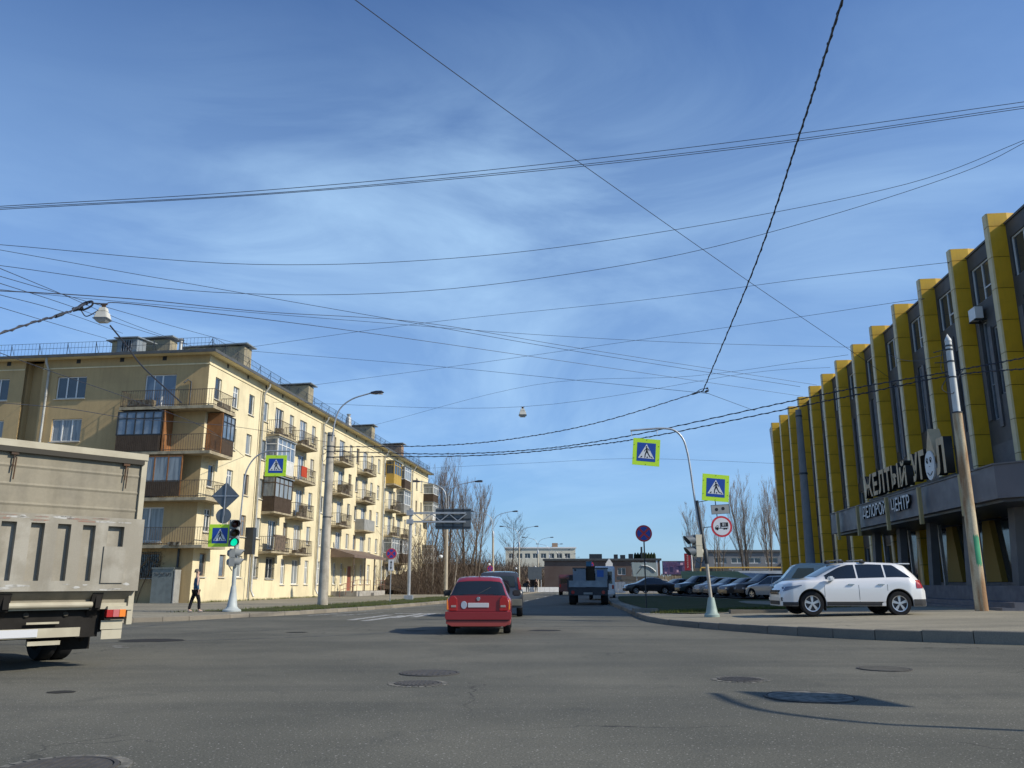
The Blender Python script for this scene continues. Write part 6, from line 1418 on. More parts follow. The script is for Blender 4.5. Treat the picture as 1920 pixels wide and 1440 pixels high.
# ---- overhead sign frame
gf = thing('sign_gantry', 'grey steel truss arm carrying the back of a large direction board over the road', 'sign gantry', (-7.2, 60, .12))
b = M(); b.tube([(0, 0, 0), (0, 0, 6.3)], .12, 12); b.cbox((0, 0, .15), (.6, .6, .3)); b.build('post', m_galv, gf, smooth=50)
b = M(); b.beam((0, 0, 5.97), (3.9, 0, 5.97), .12, .12); b.beam((0, 0, 5.36), (3.9, 0, 5.36), .12, .12)
for k in range(6): x = .25 + .62 * k; b.beam((x, 0, 5.42 if k % 2 else 5.91), (x + .62, 0, 5.91 if k % 2 else 5.42), .06, .06)
b.box(-.28, .18, -.2, .2, 5.8, 6.15); b.box(-.28, .18, -.2, .2, 5.2, 5.52); b.build('truss', m_galv, gf)
b = M(); b.box(1.75, 4.28, .14, .18, 4.83, 6.30); bd = b.build('direction_board', m_signback, gf); b = M(); [b.box(x - .03, x + .03, .08, .139, 4.83, 6.3) for x in (2.3, 3.0, 3.72)]; [b.box(1.75, 4.28, .10, .139, z - .03, z + .03) for z in (5.0, 6.2, 5.57)]; b.build('board_rib', m_darkm, bd)
# ---- second gantry plate far off over the kerb
t = thing('grey_road_board', 'back of a grey two post road board beyond the dark off road car', 'road board', (2.2, 118, .1)); b = M(); b.box(0, 1.9, 0, .05, 1.6, 3.3); b.build('board', m_signback, t); b = M(); [b.tube([(x, .08, 0), (x, .08, 3.3)], .07, 6) for x in (.1, 1.8)]; b.build('post', m_galv, t)

# ---- hanging lamps and cables
def hang_lamp(loc, s, label):
    t = thing('hanging_lamp', label, 'street lamp', loc)
    def fr(w0, w1, z0, z1, b): b.add([(-w0, -w0 * .8, z0), (w0, -w0 * .8, z0), (w0, w0 * .8, z0), (-w0, w0 * .8, z0), (-w1, -w1 * .8, z1), (w1, -w1 * .8, z1), (w1, w1 * .8, z1), (-w1, w1 * .8, z1)], [(0, 3, 2, 1), (4, 5, 6, 7), (0, 1, 5, 4), (1, 2, 6, 5), (2, 3, 7, 6), (3, 0, 4, 7)])
    b = M(); fr(.20 * s, .15 * s, -.18 * s, .03 * s, b); fr(.13 * s, .10 * s, .031 * s, .17 * s, b); me = b.mesh('housing', mat('lamp_enamel', (.62, .60, .52), .4, var=.4, vscale=4)); 
    bm = bmesh.new(); bm.from_mesh(me); bmesh.ops.bevel(bm, geom=bm.edges[:], offset=.018 * s, segments=2, affect='EDGES'); bm.to_mesh(me); bm.free(); put('housing', me, t)
    b = M(); fr(.215 * s, .215 * s, -.205 * s, -.181 * s, b); b.build('rim', m_signback, t)
    b = M(); fr(.12 * s, .20 * s, -.29 * s, -.206 * s, b); b.build('glass', mat('lamp_bowl', (.40, .42, .42), .2), t)
    b = M(); b.box(-.05 * s, .05 * s, -.03 * s, .03 * s, .17 * s, .27 * s); b.tube([(-.1 * s, 0, .27 * s), (.1 * s, 0, .27 * s)], .02 * s, 6); b.build('hanger', m_rust, t)
hang_lamp((-9.24, 18, 7.18), .76, 'white hanging street lamp on cables in front of the cream flats roof')
hang_lamp((.78, 60, 13.44), 1.35, 'small white hanging street lamp alone in the middle of the sky')
WR = [
('thick', [(6.56,14.00,12.69),(8.39,22.00,14.00),(9.57,31.00,13.39),(10.55,45.00,11.57)], 'thick black twisted cable dropping steeply from the top right'),
('thick', [(10.55,45.00,11.57),(4.97,45.00,9.86),(0.58,45.00,8.97),(-3.77,45.00,8.53),(-9.80,45.00,8.44)], 'thick black cable from the joint down to the left concrete pole'),
('thick', [(-9.79,45.00,8.21),(-3.76,45.00,8.06),(1.38,43.00,8.01),(5.69,40.00,8.19),(11.42,35.00,8.71),(13.42,32.00,8.69),(16.19,30.00,8.86),(18.05,28.00,8.90)], 'upper of the two thick cables joining the left and right concrete poles'),
('thick', [(-9.77,45.00,7.89),(-1.66,43.00,7.68),(3.70,41.00,7.86),(7.06,39.00,8.07),(11.69,34.50,8.40),(14.03,32.00,8.54),(16.28,30.00,8.72),(17.99,28.00,8.48)], 'lower of the two thick cables joining the left and right concrete poles'),
('thin', [(-4.26,18.00,15.65),(-1.66,21.00,15.34),(2.19,26.00,15.30),(10.71,36.00,14.70),(18.42,44.00,13.67),(22.2,47.6,12.9)], 'long thin cable running diagonally from top centre to the yellow fins'),
('thin', [(-17.60,26.00,13.57),(-9.33,28.00,15.15),(0.00,29.00,16.61),(9.82,29.00,17.87),(18.88,27.00,18.21)], 'topmost of three close parallel wires crossing the upper sky'),
('thin', [(-17.59,26.00,13.51),(-9.32,28.00,15.02),(0.00,29.00,16.44),(9.80,29.00,17.64),(18.86,27.00,18.04)], 'middle one of three close parallel wires crossing the upper sky'),
('thin', [(-17.72,26.20,13.55),(-9.38,28.20,15.08),(0.00,29.20,16.47),(9.87,29.20,17.67),(18.99,27.20,18.08)], 'lowest of three close parallel wires crossing the upper sky'),
('thin', [(-20.09,30.00,13.93),(-10.76,33.00,14.27),(-1.43,35.00,15.46),(8.17,35.00,16.87),(17.50,34.00,18.46),(22.14,32.00,19.66)], 'upper of two sagging wires rising to the right edge in mid sky'),
('thin', [(-19.97,30.00,13.10),(-12.45,33.00,13.04),(-3.77,35.00,13.82),(5.71,35.00,15.16),(12.62,34.00,16.55),(19.34,33.00,18.46),(22.12,32.00,19.59)], 'lower of two sagging wires rising to the right edge in mid sky'),
('thin', [(-21.40,32.00,14.59),(-12.86,36.00,14.18),(-4.27,40.00,13.79),(4.08,44.00,13.46),(18.41,52.00,13.45)], 'thin wire falling gently from the left edge towards the far yellow fins'),
('thin', [(-36,30,14.2),(-24.07,38.00,14.90),(-15.76,42.00,15.30),(-7.99,46.00,15.86),(1.33,50.00,16.33),(12.19,54.00,16.94),(26.14,58.00,17.74)], 'nearly level thin wire passing above the cream roof to the yellow fins'),
('thin', [(-19.4,59.6,18.25),(-5.88,55.00,18.68),(8.06,50.00,18.57),(16.06,44.00,17.72),(20.81,38.60,16.51),(21.25,38.2,16.4)], 'thin wire from the first roof chimney up to the fifth yellow fin'),
('thin', [(-19.4,59.4,17.9),(-6.12,58.00,16.43),(4.96,54.00,14.29),(11.13,46.00,11.64)], 'thin wire from the first roof chimney down to the cable joint'),
('thin', [(-17.9,72.2,18.3),(-2.61,66.00,18.75),(9.57,60.00,18.93),(18.78,52.00,18.13),(21.33,42.40,15.95),(21.7,42.1,15.85)], 'thin wire from the second roof chimney rising to the yellow fins'),
('thin', [(-15.6,91,18.15),(1.97,75.00,19.00),(15.20,68.00,18.13),(23.1,55.4,16.5)], 'faint wire from above the third chimney to the far yellow fins'),
('faint', [(-11.53,90.00,13.19),(2.16,84.00,13.05),(11.72,76.00,12.32),(26.2,80.00,12.4)], 'faintest low wire passing below the left crossing arm sign'),
('thin', [(10.60,45.00,11.51),(14.81,50.00,11.48)], 'short thin wire leaving the cable joint to the lower right'),
('thin', [(-15.97,24.00,10.73),(-18.09,32.00,12.56),(-20.19,42.00,14.56),(-20.24,50.00,15.71)], 'highest of the wires fanning down to the cream roof from the left edge'),
('thin', [(-16.56,25.00,10.59),(-18.04,32.00,12.18),(-20.17,42.00,14.36),(-19.21,50.00,15.37)], 'second highest of the wires fanning down to the cream roof'),
('thin', [(-17.16,26.00,10.54),(-19.13,34.00,12.50),(-24.29,50.00,16.40)], 'third of the wires fanning down to the cream roof'),
('thin', [(-18.42,28.00,10.81),(-21.29,38.00,13.11),(-26.26,52.00,16.65)], 'lowest of the wires fanning down to the cream roof'),
('thin', [(-11.6,11.0,5.4),(-10.36,20.00,8.28),(-9.24,30.00,11.18),(-4.06,38.00,13.27),(4.45,48.00,14.80),(24.0,64.0,16.4)], 'thin wire starting above the near hanging lamp and crossing the sky'),
('thin', [(-17.26,26.00,11.20),(-18.3,43.0,14.7),(-19.3,59.50,18.2)], 'thin wire running just over the ridge of the cream flats'),
('thin', [(-15.58,24.00,8.03),(-15.46,28.00,8.20),(-15.30,33.00,8.44),(-14.77,40.00,8.51),(-17.95,55.60,9.5)], 'dark wire crossing the end wall of the cream flats from the gutter downwards'),
('thin', [(-24,24,6.9),(-17.60,30.00,7.59),(-16.60,36.00,8.26),(-14.83,44.00,9.38),(-9.87,45.00,8.68)], 'dark wire crossing the cream flats at the height of the third floor'),
('thin', [(26.14,58.00,17.74),(20.5,42.0,12.5),(16.5,30.00,9.6)], 'thin bright wire before the fins down to the stained pole'),
('thick', [(-9.77,15.00,5.72),(-9.61,16.00,6.32),(-9.56,17.00,6.84),(-9.61,18.00,7.42)], 'thick cable climbing from the left edge to the near hanging lamp'),
('mid', [(-9.05,18.00,6.89),(-8.90,18.50,6.60),(-8.64,19.00,6.16),(-8.09,20.00,5.54)], 'loose cable hanging below the near hanging lamp'),
('thin', [(-9.61,18.00,7.42),(-9.28,18.00,7.41),(-9.20,22.00,8.61),(-4.25,40.00,12.96),(24.6,69.0,16.6)], 'thin span wire carrying the near hanging lamp'),
('faint', [(-17.5,59.7,14.1),(0.78,60.00,13.82),(17.37,60.00,16.34),(23.6,60.0,16.8)], 'faint span wire carrying the small lamp in mid sky'),
]
RAD = dict(thick=.034, mid=.018, thin=.0125, faint=.011)
for kind, P, lab in WR:
    pts = smooth_path(P, 8); b = M()
    if kind == 'thick' and P[0][1] < 18 and P[0][0] > 0: b.tube(pts, .026, 6); b.tube([p + Vector((.03 * math.sin(i * 1.7), 0, .03 * math.cos(i * 1.7))) for i, p in enumerate(smooth_path(P, 40))], .018, 5)
    elif kind == 'thick':
        n = 40 if P[0][0] > -9.7 or P[0][1] > 40 else 12; pp = smooth_path(P, n); b.tube(pp, .019, 5); b.tube([p + Vector((0, .02 * math.sin(i * 1.5), .028 * math.cos(i * 1.5))) for i, p in enumerate(pp)], .016, 5)
    else: b.tube(pts, RAD[kind], 5, caps=False)
    me = b.mesh('cable', m_cable); o = put('overhead_cable', me); o['label'] = lab; o['category'] = 'cable'; o['group'] = 'overhead cables and wires'
t = thing('cable_joint', 'tangle of clamps where the steep thick cable meets the others in the sky', 'cable clamp', (10.55, 45, 11.6)); rr = random.Random(6)
b = M(); b.tube(smooth_path([(-.35, 0, -.08), (-.1, 0, .06), (.25, 0, .1), (.3, 0, -.05), (.05, 0, -.1), (-.3, 0, -.05)], 4), .02, 5); b.build('loop', m_cable, t); b = M(); b.tube([(-.6, 0, -.22), (-.3, 0, -.12)], .05, 8); b.tube([(.12, 0, -.1), (.26, 0, .0)], .055, 8); b.tube([(.2, 0, .1), (.28, 0, .13)], .05, 8); b.build('clamp', m_darkm, t)
t = thing('cable_joint', 'thick looped clamp on the cable beside the near hanging lamp', 'cable clamp', (-9.58, 17.9, 7.35)); b = M(); b.tube(smooth_path([(-.22, -.1, -.18), (-.1, 0, .02), (.1, 0, .08), (.12, 0, -.02), (-.05, 0, -.12), (-.2, 0, -.12)], 5), .022, 6); b.tube(smooth_path([(-.12, 0, -.12), (.0, 0, -.27), (.12, 0, -.24), (.28, .05, -.10)], 5), .013, 5)
b.tube(smooth_path([(.05, 0, .05), (.2, 0, .02), (.33, .05, .03)], 4), .012, 5); b.build('loop', m_cable, t); b = M(); b.tube([(-.25, -.1, -.16), (-.08, 0, -.06)], .05, 8); b.tube([(.02, -1.2, -.67), (.02, -.95, -.53)], .04, 8); b.build('clamp', m_darkm, t)
# ---------------------------------------------------------------- trees and brush
m_bark = mat('bare_bark', (.13, .105, .08), .95, var=.5, vscale=2); m_twig = mat('pale_twigs', (.25, .20, .16), .95, var=.3, vscale=.3); m_twigp = mat('poplar_twigs', (.30, .25, .20), .95)
m_birch = mat('pale_bark', (.36, .32, .26), .9, var=.7, vscale=3, col2=(.12, .10, .08))
def bare_tree(name, label, loc, H_, spread, up, seed, bark, twig, forks=1, lean=(0, 0), depth=4, group=None, crown0=.25, nb=24, tw=1.0):
    rr = random.Random(seed); t = thing(name, label, 'tree', loc, group=group)
    tr = M(); cr = M()
    def branch(b, p, d, L_, r, lv, n=4):
        pts = [p]; q = p; dd = d
        for k in range(n):
            dd = (dd + Vector((rr.gauss(0, .10), rr.gauss(0, .10), up * .10))).normalized(); q = q + dd * L_ / n; pts.append(q)
        b.tube(pts, [lerp(r, r * .35, k / n) for k in range(n + 1)], 5 if lv < 2 else 3, caps=False)
        if lv < depth:
            m_ = {1: 7, 2: 7, 3: 5}.get(lv, 3)
            for k in range(m_):
                i = rr.randint(1, n); a = rr.uniform(0, 6.28); side = Vector((math.cos(a), math.sin(a), 0)); e = (pts[i] - pts[i - 1]).normalized()
                nd = (e * rr.uniform(.7, 1.2) + side * rr.uniform(.35, .8) * spread + Vector((0, 0, up * .35))).normalized()
                branch(cr, pts[i], nd, L_ * rr.uniform(.38, .62), max(r * .38, .009 * tw), lv + 1, 3)
    for f in range(forks):
        a = 6.28 * f / forks + rr.random(); b0 = Vector((0, 0, 0)) if forks == 1 else Vector((math.cos(a) * .15, math.sin(a) * .15, 0))
        hh = H_ * (1 if forks == 1 else rr.uniform(.8, 1)); pts = [b0]; q = b0; dd = Vector((lean[0] + (math.cos(a) * .13 * spread if forks > 1 else 0), lean[1] + (math.sin(a) * .13 * spread if forks > 1 else 0), 1)).normalized(); n = 9
        for k in range(n): dd = (dd + Vector((rr.gauss(0, .035), rr.gauss(0, .035), .05))).normalized(); q = q + dd * hh / n; pts.append(q)
        r0 = H_ * .016 / (1 if forks == 1 else 1.3)
        tr.tube(pts, [max(.02, r0 * (1 - .92 * k / n)) for k in range(n + 1)], 7)
        for k in range(nb // forks):
            s = lerp(crown0, .97, (k + rr.random()) / (nb / forks)); i = min(n - 1, int(s * n)); p = pts[i].lerp(pts[i + 1], s * n - i); a = rr.uniform(0, 6.28)
            nd = (Vector((math.cos(a), math.sin(a), 0)) * spread + Vector((0, 0, up))).normalized(); branch(cr, p, nd, H_ * .30 * (1.15 - s * .75), max(r0 * .30 * (1.1 - s), .018), 2, 4)
    tr.build('trunk', bark, t, smooth=60); cr.build('crown', twig, t)
    return t
G1 = 'bare poplars beyond the parking lot'
bare_tree('poplar_tree', 'tallest bare poplar rising just right of the round lorry ban sign', (32.6, 120, 0), 14.6, .42, 1.0, 1, m_bark, m_twigp, 2, depth=4, group=G1, nb=56, crown0=.22)
bare_tree('poplar_tree', 'bare poplar midway between the tallest one and the yellow building', (35.9, 119, 0), 13.9, .34, 1.1, 2, m_bark, m_twigp, 2, depth=4, group=G1, nb=50, crown0=.25)
bare_tree('poplar_tree', 'bare poplar touching the left edge of the yellow building', (39.3, 122, 0), 14.0, .34, 1.1, 3, m_bark, m_twigp, 1, depth=4, group=G1, nb=46, crown0=.25)
bare_tree('poplar_tree', 'thin bare poplar leaning before the two right hand poplars', (34.3, 124, 0), 10.6, .32, 1.1, 9, m_bark, m_twigp, 1, depth=4, group=G1, nb=20, crown0=.3, lean=(.03, 0))
bare_tree('pollard_tree', 'short pollarded tree with a knobbly head and many upright shoots', (26.9, 111, 0), 9.6, .75, .9, 4, m_bark, m_twigp, 5, depth=3, nb=25, crown0=.42)
bare_tree('poplar_tree', 'slim bare poplar showing right behind the leaning pole', (23.4, 108, 0), 10.6, .45, 1.0, 5, m_bark, m_twigp, 2, depth=4, group=G1, nb=40, crown0=.28)
G2 = 'tall bare trees behind the end of the cream flats'
bare_tree('bare_tree', 'highest bare tree just beyond the far corner of the cream flats', (-8.6, 112, 0), 17.0, .50, 1.05, 21, m_bark, m_twig, 3, depth=4, group=G2, nb=54, crown0=.30)
bare_tree('bare_tree', 'bare tree right of the highest one above the direction board', (-6.0, 110, 0), 15.2, .52, 1.0, 22, m_bark, m_twig, 3, depth=4, group=G2, nb=48, crown0=.3, lean=(.05, 0))
bare_tree('bare_tree', 'outermost bare tree on the right of the tall group with a hanging limb', (-4.6, 108, 0), 12.6, .6, .9, 23, m_bark, m_twig, 2, depth=4, group=G2, nb=36, crown0=.35, lean=(.08, 0))
bare_tree('bare_tree', 'leftmost bare tree half hidden by the cream flats roof', (-11.5, 116, 0), 16.3, .5, 1.0, 24, m_bark, m_twig, 2, depth=4, group=G2, nb=42, crown0=.35)
bare_tree('small_tree', 'small dark bare tree above the brush beside the lamp over the hatchback', (-.2, 150, 0), 12.2, .85, .6, 25, m_bark, m_bark, 1, depth=4, nb=26, crown0=.4)
for i, (x, y, h, ln, lab) in enumerate([(-7.4, 90, 7.5, .10, 'pale birch trunk leaning right under the direction board'), (-8.2, 88, 7.8, .02, 'pale upright birch trunk under the direction board'), (-9.2, 92, 7.6, -.02, 'slender birch trunk nearest to the gantry post'), (-10.3, 95, 7.2, .03, 'slender birch trunk just right of the white balcony box'), (-6.4, 94, 7.0, .16, 'strongly leaning thin trunk behind the lamp post by the gantry')]):
    bare_tree('birch_tree', lab, (x, y, 0), h, .5, .8, 40 + i, m_birch, m_twig, 1, depth=3, group='slender birches in the brush', nb=12, crown0=.5, lean=(ln, 0))
# brush: dense bare scrub along the far left side of the road
b = M(); rr = random.Random(12)
def top_h(x, y):
    return pl([(86, 8.6), (115, 8.2), (140, 6.4), (300, 6.4)], y) + 1.8 * mnoise.noise(Vector((x * .09, y * .05, 3))) + 1.0 * mnoise.noise(Vector((x * .35, y * .2, 9)))
def edge_x(y): return pl([(86, -6.5), (103, -5.2), (131, -1.0), (163, 2.9), (191, 6.2), (225, 10.4), (330, 22)], y)
NB = 60000
for k in range(NB):
    y = 86 + (rr.random() ** 1.25) * 200; x = edge_x(y) - abs(rr.gauss(0, 1)) * (3.0 + (y - 86) * .05) - .2
    H_ = top_h(x, y) * rr.uniform(.25, 1.0); z0 = max(0, H_ * rr.uniform(-.2, .8)); L_ = rr.uniform(.5, 1.6); a = rr.uniform(0, 6.28); tl = rr.uniform(.15, 1.2)
    d = Vector((math.cos(a) * tl, math.sin(a) * tl, 1)).normalized() * L_; w = rr.uniform(.012, .035) * (y / 110); n = Vector((rr.gauss(0, 1), rr.gauss(0, .4), 0)).normalized() * w
    p = Vector((x, y, z0)); q = p + d
    b.add([p - n, p + n, q], [(0, 1, 2)], k % 3)
me = b.mesh('brush', [mat('scrub_brown', (.115, .082, .058), 1), mat('scrub_grey', (.16, .125, .095), 1), mat('scrub_dark', (.07, .052, .04), 1)]); put('brush', me, kind='stuff')
b = M()
Yr = [88 + 8 * k for k in range(31)]
V = []
for y in Yr:
    for j in range(6): V.append((edge_x(y) - 3.5 - j * 6, y, (min(top_h(edge_x(y) - 3.5 - j * 6, y) * .55, (y - 84) * .3) if j else 0.1)))
b.add(V, [(i * 6 + j, i * 6 + j + 1, (i + 1) * 6 + j + 1, (i + 1) * 6 + j) for i in range(len(Yr) - 1) for j in range(5)]); b.quad((-60, 160, 0), (edge_x(160) - 8, 160, 0), (edge_x(160) - 8, 160, 4.5), (-60, 160, 5.5))
me = b.mesh('undergrowth', mat('undergrowth_litter', (.055, .042, .03), 1, var=.7, vscale=.8, col2=(.10, .075, .05), fine=.3, fscale=6)); put('undergrowth', me, kind='stuff')

# ---------------------------------------------------------------- far buildings and roadside things
def bld(name, label, x0, x1, y0, dep, h, m_, roofm=None, ang=0.0, wins=None, wm=None, roof_h=.4):
    t = thing(name, label, 'building', (x0, y0, 0), ang); w = x1 - x0
    b = M()
    if wins:
        ops = [(u, u + ww, z, z + hh) for (u, ww, z, hh) in wins]; wall_mesh(b, w, 0, h, ops, .25, lambda u, z, d: (u, d, z))
        b.quad((0, 0, 0), (0, dep, 0), (0, dep, h), (0, 0, h)); b.quad((w, 0, 0), (w, dep, 0), (w, dep, h), (w, 0, h)); b.quad((0, dep, 0), (w, dep, 0), (w, dep, h), (0, dep, h))
    else: b.box(0, w, 0, dep, 0, h)
    b.build('wall', m_, t)
    b = M(); b.box(-.3, w + .3, -.3, dep + .3, h + .002, h + roof_h); b.build('roof', roofm or m_gutter, t)
    for (u, ww, z, hh) in (wins or []):
        f = M(); f.box(u, u + ww, .14, .2, z, z + .1); f.box(u, u + ww, .14, .2, z + hh - .1, z + hh); f.box(u, u + .08, .14, .2, z + .1, z + hh - .1); f.box(u + ww - .08, u + ww, .14, .2, z + .1, z + hh - .1); f.box(u + ww / 2 - .04, u + ww / 2 + .04, .14, .2, z + .1, z + hh - .1)
        o = f.build('window', m_frame, t); p = M(); p.box(u + .05, u + ww - .05, .2, .24, z + .05, z + hh - .05); p.build('pane', wm or m_glassd, o)
    return t
wl = bld('long_building', 'long cream white building with a window band above the brown scrub', -2, 19.5, 262, 14, 11.6, mat('cream_white_wall', (.66, .62, .50), .8, var=.2), m_white, 0, [(1 + 2.45 * k, 1.7, 8.6, 1.5) for k in range(8)] + [(1 + 2.45 * k, 1.7, 4.6, 1.5) for k in range(8)])
b = M(); b.box(14.5, 16.2, 2, 4, 12.0, 13.3); b.build('roof_box', m_chimb, wl)
br = bld('brick_building', 'long low red brown brick building with a dark flat roof straight ahead', 6.5, 29.5, 172, 20, 5.6, mat('red_brown_brick', (.16, .085, .065), .9, brick=(1.2, (.16, .12, .10)), var=.4, vscale=.3), m_gutter, -.10,
         [(u, 1.6, z, 1.4) for u, z in ((12.0, 2.8), (14.6, 2.8), (17.4, 3.9), (17.4, 2.0), (19.5, 3.9))])
b = M(); [b.box(u, u + w, 3, 5, 6.0, 6.0 + h) for u, w, h in ((9.0, 2.6, 1.0), (14.0, .8, .9), (15.3, 1.0, .8), (17.0, .9, 1.0), (19.5, .3, 2.4))]; b.build('roof_unit', m_darkm, br)
b = M(); [b.lathe([(.35, 6.0), (.3, 6.9), (0, 7.4)], 6, (18.4 + k * .55, 5, 0)) for k in range(8)]; b.build('roof_plants', mat('dark_conifer', (.03, .04, .02), 1), br)
b = M(); b.box(20.1, 20.4, -.2, -.02, 0, 5.3); b.box(22.2, 22.5, -.2, -.02, 0, 5.6); b.build('white_column', m_white, br)
gb = bld('grey_building', 'large grey concrete building beyond the poplars', 34.5, 47.5, 150, 16, 6.5, mat('grey_concrete_wall', (.19, .195, .20), .9, var=.3, vscale=.4), m_gwall, 0, [(1 + 3.0 * k, 2.2, z, 1.0) for k in range(4) for z in (4.6, 2.2)])
gb2 = bld('grey_building', 'low wing of the grey building reaching towards the yellow building', 47.6, 60, 148, 16, 4.4, mat('grey_concrete_wall', (.19, .195, .20), .9), m_gwall, 0, [(1 + 3.2 * k, 2.2, 2.4, .9) for k in range(3)])
bb = bld('brown_building', 'low brown brick building behind the yellow gas pipe', 22.3, 28.0, 112, 8, 2.75, mat('brown_brick_wall', (.15, .10, .08), .9, var=.4), m_gutter, 0, [(1.2, 1.0, 1.0, 1.2), (3.2, 1.0, 1.0, 1.2)])
sh = bld('shop_building', 'low grey shop with red signboard strips behind the poplar trunks', 28.5, 46, 128, 8, 2.7, mat('shop_grey', (.25, .25, .25), .8), m_gwall, 0, [(1.2 + 3.2 * k, 2.2, .8, 1.2) for k in range(5)])
b = M(); b.box(7.3, 10.6, -.3, -.01, 2.2, 2.75); b.box(12.2, 15.4, -.3, -.01, 2.2, 2.75); b.build('red_signboard', m_redsign, sh)
# kerbside shop fronts under the screen
sf = bld('kiosk', 'small pale kiosk with a shop front under the screen billboard', 12.9, 16.6, 99, 4, 1.6, mat('pale_kiosk', (.35, .35, .36), .7), m_gutter, 0, [(.4, .9, .3, 1.0), (1.6, .9, .3, 1.0)])
wf = thing('white_fence', 'short bright white panel fence beyond the far lawn', 'fence', (10.6, 96, .1))
for k in range(5): b = M(); b.box(.42 * k, .42 * k + .38, 0, .04, .1, 1.25); b.build('panel', m_white, wf)
tk2 = thing('totem_sign', 'slim white totem sign with a pointed top left of the screen billboard', 'sign', (10.75, 98, .1)); b = M(); b.prism([(0, 1.2), (.8, 1.2), (.8, 3.3), (.4, 3.9), (0, 3.3)], lambda u, v, w: (u, w, v), 0, .25); b.build('board', m_white, tk2); b = M(); b.box(.05, .75, -.02, -.001, 1.3, 1.75); b.build('blue_band', mat('faded_blue', (.12, .16, .4), .6), tk2); b = M(); b.box(.3, .5, .05, .2, 0, 1.2); b.build('post', m_galv, tk2)
# screen billboard with a pale arc
sb = thing('billboard', 'pale screen shaped billboard with a white arc and a dark stroke', 'billboard', (13.3, 95, .1)); b = M(); b.prism([(0, 3.35), (.15, 1.85), (2.8, 1.85), (2.75, 3.35)], lambda u, v, w: (u, w, v), 0, .3); b.build('board', mat('pale_screen', (.30, .37, .38), .5, var=.25, stretch=(4, 1, .3)), sb)
b = M(); b.tube(smooth_path([(1.05, -.05, 3.05), (1.7, -.05, 2.98), (2.2, -.05, 2.75), (2.65, -.05, 2.35)], 4), [.03] + [.06] * 11 + [.03], 6); b.build('white_arc', m_white, sb); b = M(); b.beam((.55, -.02, 2.15), (1.1, -.02, 2.8), .03, .07); b.build('dark_stroke', m_gwall, sb)
b = M(); b.box(.5, .6, .1, .2, 0, 1.85); b.box(2.3, 2.4, .1, .2, 0, 1.85); b.box(1.5, 1.9, .1, .2, .0, 1.85); b.build('post', m_galv, sb)
# purple billboard: abstract advert
pb = thing('billboard', 'purple and pink advertising billboard on a dark frame behind the garages', 'billboard', (19.0, 108, .1), -.02); b = M(); b.box(0, 2.85, 0, .15, 2.15, 3.85); b.build('frame', m_gwall, pb)
mp_ = mat('advert_purple', (.07, .07, .17), .5, var=.9, vscale=1.6, col2=(.13, .07, .15), lo=.40, hi=.55, fine=.4, fscale=5); b = M(); b.box(.06, 2.79, -.012, -.001, 2.21, 3.79); b.build('poster', mp_, pb)
for (u0, u1, v0, v1) in ((.9, 1.3, 2.5, 3.1), (2.0, 2.45, 2.6, 3.2)): b = M(); b.box(u0, u1, -.02, -.013, v0, v1); b.build('poster_figure', mat('advert_navy', (.03, .03, .10), .5), pb)
for (u0, u1, v0, v1) in ((1.75, 2.0, 2.45, 2.75), (2.25, 2.6, 3.35, 3.62), (.25, .5, 2.3, 2.5)): b = M(); b.box(u0, u1, -.024, -.021, v0, v1); b.build('poster_highlight', mat('advert_pink', (.55, .35, .45), .5), pb)
b = M(); b.box(.3, .45, .03, .14, 0, 2.15); b.box(2.4, 2.55, .03, .14, 0, 2.15); b.build('post', m_galv, pb)
# red banner pylon
rb = thing('banner_pylon', 'dark red vertical banner with white lettering on a tall white post', 'banner', (20.4, 101, .1), -.05); b = M(); b.box(0, .72, 0, .1, 2.6, 4.55); b.build('banner', mat('banner_red', (.28, .015, .03), .6), rb)
b = M()
for k in range(6): z0 = 2.9 + .25 * k; b.tube([(.28, -.012, z0), (.45, -.012, z0 + .06), (.30, -.012, z0 + .12), (.46, -.012, z0 + .17)], .022, 4)
b.build('lettering', m_signw, rb)
b = M(); b.tube([(.95, .05, 0), (.85, .05, 4.6)], .07, 8); b.box(.72, .9, .02, .06, 4.4, 4.5); b.box(.72, .9, .02, .06, 2.7, 2.8); b.build('post', m_white, rb); b = M(); b.box(.1, .75, .12, .2, 1.5, 2.55); b.build('blue_panel', mat('dull_blue_panel', (.10, .14, .22), .6), rb)
# slatted fence
fn = thing('slatted_fence', 'tall fence of weathered vertical boards under the purple billboard', 'fence', (17.6, 106, .1)); ms_ = mat('weathered_board', (.30, .25, .17), .9, rand=.35, var=.5)
sl = None
for k in range(26):
    if sl is None: b = M(); b.box(0, .13, 0, .03, .15, 2.0); sl = b.mesh('slat', ms_)
    put('slat', sl, fn, loc=(k * .17, 0, RNG.uniform(-.05, .05)))
b = M(); b.box(0, 4.5, .03, .08, .5, .6); b.box(0, 4.5, .03, .08, 1.6, 1.7); b.build('rail', m_galv, fn)
# garages
gr = thing('garage', 'dark green garage with an olive pitched roof at the end of the lawn', 'garage', (17.2, 86, .3), -.03); b = M(); b.prism([(0, 0), (6.6, 0), (6.6, 1.0), (1.3, 1.0), (.65, 1.45), (0, 1.0)][:3] + [(6.6, 1.05), (0, 1.05)], lambda u, v, w: (u, w, v), 0, 4); b.build('wall', mat('dark_green_wall', (.075, .085, .07), .8, var=.3), gr)
b = M(); b.add([(-.2, -.3, 1.02), (6.9, -.3, 1.02), (5.9, 2.2, 1.62), (.1, 2.2, 1.62), (-.2, -.3, 1.10), (6.9, -.3, 1.10), (5.9, 2.2, 1.70), (.1, 2.2, 1.70)], [(0, 3, 2, 1), (4, 5, 6, 7), (0, 1, 5, 4), (1, 2, 6, 5), (2, 3, 7, 6), (3, 0, 4, 7)]); b.build('roof', mat('olive_roof', (.22, .25, .12), .8, var=.3), gr)
